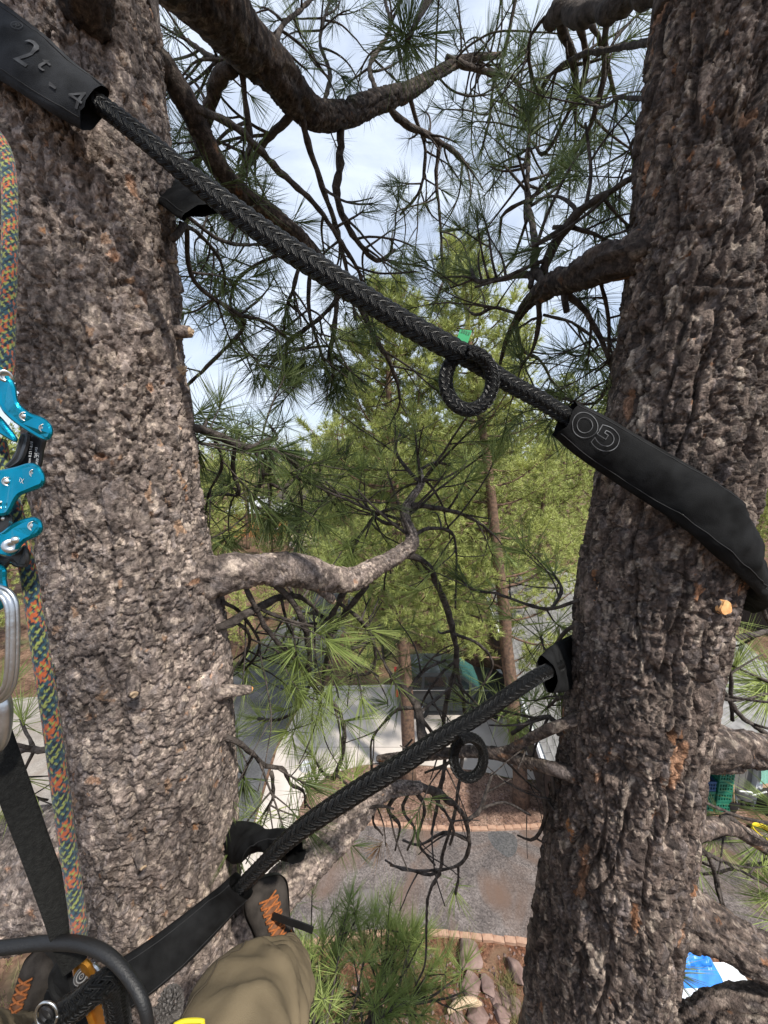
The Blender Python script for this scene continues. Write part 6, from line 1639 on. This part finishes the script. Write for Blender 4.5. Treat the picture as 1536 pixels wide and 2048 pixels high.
# ================================================================== the climber: legs in khaki trousers, dark shoes with orange laces
M['khaki'] = mat('khaki', (.155, .122, .076), .9, var=.14, scale=14, bump=.25, bscale=900, spec=.15)
M['khaki_dark'] = mat('khaki_seam', (.055, .042, .026), .9)
M['shoe'] = mat('shoe_suede', (.022, .019, .017), .9, rgb2=(.050, .043, .038), scale=40, bump=.25, bscale=500, spec=.12)
M['sole'] = mat('shoe_sole', (.02, .02, .02), .7, var=.3, scale=60)
M['lace'] = mat('orange_lace', (.27, .085, .02), .9, var=.35, scale=200, bump=.3, bscale=700)
M['tongue'] = mat('shoe_tongue', (.13, .055, .025), .9, var=.3, scale=60)
man = thing('person', P(540, 1850, .95), 'climber\'s legs in khaki trousers and dark shoes with orange laces', 'person')
def loft(name, pts, m, parent, k=40, fold=.0, seed=1, step=.008, flat=1.0):
    """pts: xyz + radius"""
    f_, s = resample(spline(np.array(pts, float), .01), step)
    p, r = f_[:, :3], f_[:, 3]
    T, a, b = frames(p)
    t = np.arange(k) * 2 * np.pi / k
    S, TT = np.meshgrid(s, t, indexing='ij')
    ph = TT + 2.2 * S / .12
    fo = fold * ((1 - 2 * np.abs(np.sin(S / .030 + 1.6 * np.sin(TT + seed) + 4 * fbm(S / .09, np.cos(TT) + 2, seed, 2)))) * .45 + 1.7 * (fbm(S / .05 + np.sin(TT) * .7, np.cos(TT) * 1.2 + 4, seed + 3, 3) - .5) * 2)
    R_ = r[:, None] + fo
    v = p[:, None] + R_[..., None] * (np.cos(t)[None, :, None] * a[:, None] + np.sin(t)[None, :, None] * b[:, None] * flat)
    return v.reshape(-1, 3), grid_q(len(p), k, True), p
ank = P(570, 1942, .885); knee = P(474, 2118, .56)
hipR = np.array([-.06, -.12, 8.33]); hipL = np.array([-.28, -.12, 8.33])
ankL = P(40, 2120, .92)
kneeL = np.array([-.52, .30, 8.28])
tr = MB()
v, q, _ = loft('t', [[*ank, .054], [*(ank * .8 + knee * .2 + np.array([0, 0, .01])), .062], [*(ank * .45 + knee * .55 + np.array([0.005, -.01, .02])), .078], [*(knee + np.array([0, .0, .015])), .092], [*(knee * .55 + hipR * .45 + np.array([0, 0, .02])), .094], [*hipR, .11]], None, None, 48, .0095, 3)
tr.add(v, q)
v, q, _ = loft('t', [[*ankL, .060], [*(ankL * .6 + kneeL * .4), .072], [*kneeL, .088], [*(kneeL * .5 + hipL * .5), .095], [*hipL, .11]], None, None, 48, .0095, 8)
tr.add(v, q)
tr.tube(np.array([[-.40, -.14, 8.36], [-.17, -.15, 8.40], [.06, -.14, 8.36]]), [.09, .13, .09], 24)
trousers = tr.build('trousers', M['khaki'], man)
Vr = tr.v[0].reshape(-1, 48, 3)
ctr = Vr.mean(1)
def cloth_line(pts_idx, name='seam'):
    k_ = MB()
    pp_ = np.array([Vr[i_, j_] + nrm(Vr[i_, j_] - ctr[i_]) * .0012 for i_, j_ in pts_idx])
    k_.tube(pp_, .0011, 5); k_.build(name, M['khaki_dark'], trousers)
side = [int(np.argmax((Vr[i_] - ctr[i_])[:, 0] - .35 * (Vr[i_] - ctr[i_])[:, 1])) for i_ in range(len(Vr))]
j0 = int(np.median(side))
cloth_line([(i_, j0) for i_ in range(1, len(Vr) - 8)])
cloth_line([(i_, (j0 + 20 + int(6 * math.sin(i_ / 9))) % 48) for i_ in range(22, len(Vr) - 12)])
cloth_line([(2, j_ % 48) for j_ in range(49)], 'hem')
# side seam and knee seam following the cloth
def shoe(toe, heel, up, wid, parent, label, seed):
    """a low shoe from heel to toe; up = local up"""
    L_ = np.linalg.norm(toe - heel); f = nrm(toe - heel); u = nrm(up - f * (up @ f)); s = np.cross(f, u)
    st = np.array([0, .06, .16, .30, .45, .58, .70, .80, .89, .955, 1.0])
    hw = wid * np.array([.22, .36, .40, .37, .38, .43, .48, .49, .43, .30, .06])
    ht = L_ * np.array([.22, .30, .33, .34, .31, .265, .225, .195, .165, .13, .06])
    cen = wid * np.array([0, 0, 0, .0, .02, .04, .05, .05, .03, 0, -.02])
    k = 24
    t = np.linspace(-.18 * np.pi, 1.18 * np.pi, k)
    rows = []
    fine = np.linspace(0, 1, 44)
    H, Wd, C_ = np.interp(fine, st, ht), np.interp(fine, st, hw), np.interp(fine, st, cen)
    ker = np.ones(5) / 5
    H[2:-2], Wd[2:-2] = np.convolve(H, ker, 'valid'), np.convolve(Wd, ker, 'valid')
    for x, h, w, c in zip(fine, H, Wd, C_):
        y = np.sign(np.cos(t)) * np.abs(np.cos(t)) ** .75 * w + c
        zz = np.where(np.sin(t) > 0, np.abs(np.sin(t)) ** .8 * h, np.sin(t) * .02)
        rows.append(heel + f * x * L_ + s[None] * y[:, None] + u[None] * zz[:, None])
    V = np.array(rows).reshape(-1, 3)
    sh_ = obj('shoe', new_mesh('shoe', V, grid_q(44, k, True), M['shoe']), parent)
    sh_['label'] = label
    kk = MB()
    n = 40
    out = [heel + f * x * L_ + s * (sg * (w * 1.05) + c) for sg, seq in ((1, list(zip(fine, Wd, C_))), (-1, list(zip(fine, Wd, C_))[::-1])) for x, w, c in seq]
    out = np.array(out); m_ = len(out)
    kk.add(np.vstack([out + u * .014, out - u * .016, [heel + f * .5 * L_ - u * .016]]), q=[[i, (i + 1) % m_, m_ + (i + 1) % m_, m_ + i] for i in range(m_)], t=[[m_ + i, m_ + (i + 1) % m_, 2 * m_] for i in range(m_)])
    kk.build('sole', M['sole'], sh_, smooth=False)
    def top(x, y):
        h, w, c = np.interp(x, fine, H), np.interp(x, fine, Wd), np.interp(x, fine, C_)
        yy = np.clip((y) , -.98, .98)
        zz = (1 - abs(yy) ** (2 / .75)) ** .4 * h
        return heel + f * x * L_ + s * (yy * w + c) + u * (zz + .003)
    g = MB()
    g.add([top(x, y) + u * .0005 for x in np.linspace(.34, .78, 9) for y in (-.34, 0, .34)], q=grid_q(9, 3, False))
    g.build('tongue', M['tongue'], sh_)
    rg = random.Random(seed)
    xs = np.linspace(.40, .76, 6)
    for i, x in enumerate(xs):
        for sg in (1, -1):
            x2 = x + .055
            pl = np.array([top(x + (x2 - x) * q, sg * (-.42 + .84 * q)) + u * .0025 * (1 + math.sin(q * 3.14)) for q in np.linspace(0, 1, 7)])
            ml = MB(); ml.tube(pl, .0024, 6); ml.build('lace', M['lace'], sh_)
    for y in (-.3, .15, .4):
        pl = np.array([top(.42, y * .4), top(.36, y) + u * .012, top(.31, y * 1.7) + u * .006, top(.36, y * 1.9)])
        ml = MB(); ml.tube(spline(pl, .006), .0024, 6); ml.build('lace', M['lace'], sh_)
    return sh_
upv = np.array([0, -.15, 1.0])
toe, heel = P(516, 1758, 1.02), P(566, 1935, .96)
s1_ = shoe(toe, heel, upv, .112, man, 'dark grey shoe with crossed orange laces in the middle', 2)
# pull tab
pt = MB(); pp = spline(np.array([P(545, 1832, .95), P(570, 1842, .92), P(600, 1852, .90), P(626, 1862, .89)]), .01)
k_ = len(pp); wv = nrm(UP + np.array([0.25, 0, 0])) * .008
pt.add(np.vstack([pp - wv, pp + wv, pp + wv + FWD * .003, pp - wv + FWD * .003]), q=np.vstack([grid_q(2, k_, False), grid_q(2, k_, False) + k_, grid_q(2, k_, False) + 2 * k_]))
pt.build('pull_tab', M['black_rubber'], s1_, smooth=False)
toeL, heelL = P(88, 1893, 1.02), P(60, 2110, .95)
shoe(toeL, heelL, np.array([-.25, -.2, 1.0]), .104, man, 'dark brown shoe with orange laces at the bottom left', 5)

# ================================================================== parked car on the drive
M['car_paint'] = mat('car_paint', (.035, .042, .045), .35, .3, coat=.6)
M['car_dark'] = mat('car_trim', (.012, .012, .013), .6)
M['car_glass'] = mat('car_glass', (.012, .018, .02), .05, spec=.9)
M['tyre'] = mat('tyre', (.015, .015, .015), .8)
M['red_lamp'] = mat('red_lamp', (.35, .02, .015), .2)
M['head_lamp'] = mat('head_lamp', (.7, .72, .75), .15)
cx0, cy0 = G(792, 1437)[0], G(792, 1437)[1]
car = thing('parked_car', (cx0 + 2.1, cy0 + .85, 0), 'dark grey station wagon parked on the concrete driveway behind the pine trunks', 'car')
def cp(x, y, z): return np.array([cx0 + x, cy0 + y, z])
def prof_body(name, prof, y0, y1, inset, m, parent):
    """side profile (x,z) extruded across y, narrowing by inset towards the top"""
    pr = np.array(prof); n = len(pr); z0, z1 = pr[:, 1].min(), pr[:, 1].max()
    ys = []
    rows = []
    for yy, e in ((y0, 0), (y0 + .12, .06), ((y0 + y1) / 2, .08), (y1 - .12, .06), (y1, 0)):
        k_ = (pr[:, 1] - z0) / (z1 - z0)
        sgn = 1 if yy < (y0 + y1) / 2 else -1
        off = inset * k_ * (sgn if abs(yy - (y0 + y1) / 2) > .01 else 0)
        c = pr.mean(0)
        grow = 1 + (e - .08) * .5
        q = c + (pr - c) * grow
        rows.append(np.column_stack([cx0 + q[:, 0], cy0 + yy + off, q[:, 1]]))
    V = np.vstack(rows)
    kk = MB(); kk.add(V, q=grid_q(5, n, True))
    fan0 = [[0, i, i + 1] for i in range(1, n - 1)]
    me_ = bpy.data.meshes.new(name)
    me_.from_pydata([tuple(map(float, x)) for x in V], [], [list(map(int, x)) for x in grid_q(5, n, True)] + [list(range(n))[::-1], list(range(4 * n, 5 * n))])
    me_.materials.append(m)
    import bmesh
    b_ = bmesh.new(); b_.from_mesh(me_); bmesh.ops.recalc_face_normals(b_, faces=b_.faces); b_.to_mesh(me_); b_.free()
    for p_ in me_.polygons: p_.use_smooth = False
    return obj(name, me_, parent)
body = prof_body('body', [(.02, .45), (0, .75), (.05, .98), (1.0, 1.02), (2.9, 1.0), (3.7, .93), (4.12, .80), (4.2, .55), (4.15, .32), (3.75, .28), (.45, .28), (.06, .32)], 0, 1.76, .07, M['car_paint'], car)
cab = prof_body('cabin', [(.08, .98), (.22, 1.30), (.42, 1.52), (1.0, 1.60), (1.9, 1.60), (2.25, 1.54), (3.0, 1.0)], .07, 1.69, .14, M['car_paint'], car)
for x0, x1, xt0, xt1 in ((.30, .88, .50, .90), (.98, 1.75, 1.0, 1.72), (1.85, 2.72, 1.82, 2.22)):
    for yy, yt in ((.105, .185), (1.655, 1.575)):
        kk = MB(); o_ = -.022 if yy < .5 else .022
        kk.add([cp(x0, yy + o_, 1.06), cp(x1, yy + o_, 1.06), cp(xt1, yt + o_, 1.46), cp(xt0, yt + o_, 1.46), cp(x0, yy - o_, 1.06), cp(x1, yy - o_, 1.06), cp(xt1, yt - o_, 1.46), cp(xt0, yt - o_, 1.46)], q=[[0, 1, 2, 3], [7, 6, 5, 4], [0, 4, 5, 1], [1, 5, 6, 2], [2, 6, 7, 3], [3, 7, 4, 0]])
        kk.build('side_window', M['car_glass'], car, smooth=False)
kk = MB(); kk.add([cp(2.34, .26, 1.535), cp(2.34, 1.5, 1.535), cp(3.0, 1.6, 1.06), cp(3.0, .16, 1.06), cp(2.30, .26, 1.45), cp(2.30, 1.5, 1.45), cp(2.96, 1.6, .99), cp(2.96, .16, .99)], q=[[0, 1, 2, 3], [7, 6, 5, 4], [0, 4, 5, 1], [1, 5, 6, 2], [2, 6, 7, 3], [3, 7, 4, 0]]); kk.build('windscreen', mat('windscreen', (.05, .14, .13), .05, spec=.9), car, smooth=False)  # teal reflection put into the windscreen's own colour
for x in (.82, 3.35):
    for yy in (.02, 1.74):
        wv_ = MB(); tt = np.arange(22) * 2 * np.pi / 22
        pf = [(.20, -.10), (.30, -.11), (.33, -.07), (.33, .07), (.30, .11), (.20, .10)]
        wv_.add(np.vstack([np.column_stack([cx0 + x + r_ * np.cos(tt), np.full(22, cy0 + yy + y_), .33 + r_ * np.sin(tt)]) for r_, y_ in pf]), q=grid_q(6, 22, True))
        w_o = wv_.build('wheel', M['tyre'], car)
        wv_ = MB(); wv_.add(np.vstack([np.column_stack([cx0 + x + r_ * np.cos(tt), np.full(22, cy0 + yy + y_ * (1 if yy < 1 else -1)), .33 + r_ * np.sin(tt)]) for r_, y_ in ((.21, -.06), (.20, -.09), (.1, -.085), (.0, -.10))]), q=grid_q(4, 22, True)); wv_.build('rim', M['alu'], w_o)
for yy in (.14, 1.62):
    kk = MB(); kk.box(cp(.03, yy, .86), (.10, .20, .16)); kk.build('tail_light', M['red_lamp'], car, smooth=False)
    kk = MB(); kk.box(cp(4.06, yy, .76), (.16, .26, .12)); kk.build('headlight', M['head_lamp'], car, smooth=False)
for yy in (-.06, 1.82):
    kk = MB(); kk.box(cp(2.62, yy, 1.10), (.12, .2, .13)); kk.build('mirror', M['car_paint'], car, smooth=False)
kk = MB(); kk.box(cp(1.9, .045, 1.035), (2.9, .02, .03)); kk.build('chrome_strip', M['alu'], car, smooth=False)
for x in (1.78,):
    kk = MB(); kk.box(cp(x, -.004, .7), (.012, .012, .6)); kk.build('door_seam', M['car_dark'], car, smooth=False)
for x in (1.55, 2.4):
    kk = MB(); kk.box(cp(x, -.012, .90), (.16, .03, .03)); kk.build('door_handle', M['alu'], car, smooth=False)

# ================================================================== things by the grey wall
M['crate'] = mat('green_crate', (.015, .15, .095), .5, var=.15, scale=20)
M['crate_blue'] = mat('blue_crate', (.02, .07, .17), .5, var=.15, scale=20)
def crate(x, y, z, m, label, w=.36, d=.33, h=.28):
    t = thing('milk_crate', (x, y, z), label, 'crate', 'plastic crates stacked by the grey wall')
    k = MB(); k.box((x, y, z + .01), (w, d, .02)); k.build('base', m, t, smooth=False)
    for sx, sy, lw, ld in ((0, -d / 2, w, .018), (0, d / 2, w, .018), (-w / 2, 0, .018, d), (w / 2, 0, .018, d)):
        k = MB()
        cxx, cyy = x + sx, y + sy
        for zz, hh in ((.035, .05), (h / 2, .03), (h - .03, .06)): k.box((cxx, cyy, z + zz), (lw + (.02 if lw > .1 else 0), ld, hh))
        for q in np.linspace(-.46, .46, 6): k.box((cxx + (q * w if lw > .1 else 0), cyy + (q * d if ld > .1 else 0), z + h / 2), (.03 if lw > .1 else .014, .03 if ld > .1 else .014, h - .02))
        k.build('side', m, t, smooth=False)
    return t
q_ = G(1421, 1624)
cxA, cxB, cyA = q_[0] - .12, q_[0] + .30, q_[1] + .18
crate(cxA, cyA, .0, M['crate'], 'green crate at the bottom of the left stack by the wall')
crate(cxA, cyA, .29, M['crate'], 'green crate in the middle of the left stack under the blue one')
crate(cxA, cyA, .58, M['crate_blue'], 'blue crate on top of the left stack')
crate(cxB, cyA - .02, .0, M['crate'], 'green crate at the bottom of the right stack by the wall')
crate(cxB, cyA - .02, .29, M['crate'], 'green crate second from the ground in the right stack')
crate(cxB, cyA - .02, .58, M['crate'], 'green crate third from the ground in the right stack')
crate(cxB, cyA - .02, .87, M['crate'], 'green crate topmost of the right stack with a yellow bundle')
for x, z, m_, lab in ((cxA - .02, .64, (.62, .40, .14), 'orange-yellow bundle in the blue crate'), (cxB, .93, (.62, .52, .22), 'pale yellow bundle in the topmost green crate')):
    k = MB(); tt = np.arange(12) * 2 * np.pi / 12
    k.add(np.vstack([np.column_stack([x + .13 * s_ * np.cos(tt), cyA + .12 * s_ * np.sin(tt), np.full(12, z + zz) + .015 * np.sin(tt * 3)]) for s_, zz in ((1, 0), (1.05, .1), (.9, .2), (.5, .25), (.01, .24))]), q=grid_q(5, 12, True))
    tag(k.build('bundle', mat('bundle', m_, .8, var=.2, scale=20)), lab, 'bundle')
def pole_tool(name, pb, pt_, rod, head, label, cat, hm, rm):
    t = thing(name, pb, label, cat)
    k = MB(); k.tube(np.array([pb, pt_]), rod, 8); k.build('handle', rm, t)
    head(t, pb, pt_)
    return t
M['yellow'] = mat('yellow_plastic_tool', (.75, .58, .02), .45)
M['ash'] = mat('ash_handle', (.50, .34, .19), .7)
sb_ = G(1468, 1626); st_ = np.array([sb_[0] + .02, 8.90, 1.28])
def sh_head(t, pb, pt_):
    k = MB(); c = pt_
    for a_, b_ in (((-.09, .14), (.09, .14)), ((-.09, .14), (0, 0)), ((.09, .14), (0, 0))): k.tube(np.array([c + [a_[0], 0, a_[1]], c + [b_[0], 0, b_[1]]]), .022, 7)
    k.build('grip', M['yellow'], t)
    k = MB(); v_ = []
    for i, zz in enumerate((0, .1, .2, .3)):
        for j, xx in enumerate(np.linspace(-1, 1, 5)): v_.append(pb + np.array([xx * (.04 + .09 * min(1, i / 1.5)) , -.02 * (1 - xx * xx), zz + .01]))
    k.add(v_, q=grid_q(4, 5, False)); k.build('blade', M['car_dark'], t)
pole_tool('shovel', sb_, st_, .018, sh_head, 'shovel with bright yellow grip leaning on the grey wall', 'shovel', None, M['ash'])
bb_ = G(1454, 1618); bt_ = np.array([bb_[0] + .0, 8.90, 1.2])
def br_head(t, pb, pt_):
    k = MB(); k.box(pt_ + np.array([0, 0, .03]), (.36, .06, .05)); h_ = k.build('head', M['ash'], t, smooth=False)
    k = MB()
    for i in range(18): k.box(pt_ + np.array([-.17 + .02 * i, 0, .09]), (.014, .05, .07))
    k.build('bristles', M['car_dark'], h_, smooth=False)['kind'] = 'stuff'
pole_tool('push_broom', bb_, bt_, .014, br_head, 'dark push broom standing head up beside the yellow-gripped shovel', 'broom', None, M['darkwood'])
# grey wheelbarrow tipped against the wall, hose on the ground, towel on the corner
wb = G(1492, 1618)
t = thing('wheelbarrow', wb, 'grey wheelbarrow with pale tubular frame against the wall corner', 'wheelbarrow')
k = MB(); v_ = []
for i, zz in enumerate((.25, .4, .55)):
    for j in range(12):
        an = j * 2 * np.pi / 12; r_ = .16 + .08 * i
        v_.append(wb + np.array([r_ * 1.1 * math.cos(an), r_ * .9 * math.sin(an) + .1, zz]))
k.add(v_, q=grid_q(3, 12, True)); k.build('tray', mat('grey_tray', (.30, .32, .34), .5, var=.2, scale=9), t)
k = MB(); k.tube(spline(np.array([wb + [-.35, -.1, .62], wb + [-.05, -.12, .60], wb + [.0, -.1, .5], wb + [.35, -.1, .60]]), .04), .02, 7); k.build('handle', M['white'], t)
k = MB(); tt = np.arange(16) * 2 * np.pi / 16
k.add(np.vstack([np.column_stack([wb[0] + r_ * np.cos(tt), np.full(16, wb[1] + y_), .16 + r_ * np.sin(tt)]) for r_, y_ in ((.08, -.03), (.16, -.03), (.16, .03), (.08, .03))]), q=grid_q(4, 16, True)); k.build('wheel', M['tyre'], t)
k = MB()
for sx in (-.2, .2): k.tube(np.array([wb + [sx, .12, .3], wb + [sx, .0, 0.0]]), .018, 6)
k.build('stand', M['white'], t)
k = MB(); tw_ = np.array([9.80, 8.80, 0]); v_ = []
for i, zz in enumerate(np.linspace(.72, 1.42, 9)):
    for j, xx in enumerate(np.linspace(-.16, .16, 9)): v_.append(tw_ + np.array([xx * (1 - .1 * i / 9), .02 * math.sin(xx * 60 + i) - .01, zz]))
k.add(v_, q=grid_q(9, 9, False))
tag(k.build('towel', mat('mint_towel', (.22, .47, .38), .95, var=.15, scale=30)), 'mint green towel hanging on the white corner board', 'towel')
hs = MB(); hc = G(1528, 1672)
tt = np.linspace(0, 2 * np.pi * 5, 160)
hs.tube(np.column_stack([hc[0] + (.22 + .012 * np.sin(tt * .37)) * np.cos(tt), hc[1] + .22 * np.sin(tt), .03 + .018 * tt / 6.28 * 1.2]), .016, 6)
tag(hs.build('hose_coil', M['yellow']), 'yellow hose coiled on the ground at the right edge', 'hose')
bin_ = G(1535, 1628)
k = MB(); k.box(bin_ + np.array([.1, .1, .22]), (.34, .34, .44)); k.box(bin_ + np.array([.1, .1, .46]), (.38, .38, .04)); k.box(bin_ + np.array([.1, -.09, .3]), (.2, .03, .04))
tag(k.build('black_bin', M['car_dark'], smooth=False), 'black bin beside the beige garage door', 'bin')
# white cargo box with blue tarp under the right-hand limbs
wbx = G(1410, 1995, 1.15)
t = thing('cargo_trailer', (wbx[0], wbx[1] - .1, 0), 'white cargo trailer roof seen between the bottom right limbs', 'trailer')
k = MB(); k.box((wbx[0], wbx[1] - .15, .72), (1.5, 1.0, .86)); k.build('body', M['white'], t, smooth=False)
k = MB(); k.box((wbx[0], wbx[1] - .15, 1.165), (1.56, 1.06, .03)); k.build('lid', M['white'], t, smooth=False)
for sx in (-.72, .72):
    k = MB(); k.add(np.vstack([np.column_stack([np.full(16, wbx[0] + sx + y_), wbx[1] - .15 + r_ * np.cos(np.arange(16) * .3927), .3 + r_ * np.sin(np.arange(16) * .3927)]) for r_, y_ in ((.05, -.06), (.3, -.07), (.3, .07), (.05, .06))]), q=grid_q(4, 16, True)); k.build('wheel', M['tyre'], t)
xx, yy = np.meshgrid(np.linspace(-.55, .45, 40), np.linspace(-.05, .6, 26))
hh = .18 + .22 * (fbm(xx / .22 + 3, yy / .22, 77, 3) - .3) + .07 * (1 - np.abs(2 * fbm(xx / .12, yy / .12, 79, 2) - 1))
edge = np.minimum(np.minimum(xx + .55, .45 - xx), np.minimum(yy + .05, .6 - yy)) / .1
hh = hh * sstep(0, 1, edge)
k = MB(); k.add(np.column_stack([wbx[0] + xx.ravel() - .05, wbx[1] + .12 + yy.ravel(), 1.165 + hh.ravel() * .8]), q=grid_q(26, 40, False))
k.box((wbx[0] - .1, wbx[1] + .66, .52), (.8, .36, 1.03))
tag(k.build('tarp_heap', mat('blue_tarp', (.03, .20, .62), .4, var=.15, scale=8), smooth=False), 'crumpled blue tarp heaped on the far edge of the white trailer', 'tarp')
k = MB(); mc = G(617, 1541); k.box(mc + np.array([0, 0, .1]), (.34, .2, .2)); k.box(mc + np.array([0, 0, .21]), (.37, .23, .025))
tag(k.build('meter_box', M['white'], smooth=False), 'small white box on the concrete edge by the mulch bed', 'box')
flush_tufts()
_seen, _tri = set(), 0
for _o in SC.objects:
    if _o.type == 'MESH' and _o.data.name not in _seen:
        _seen.add(_o.data.name)
        _tri += len(_o.data.loops) - 2 * len(_o.data.polygons)
print('TRIANGLES', _tri)
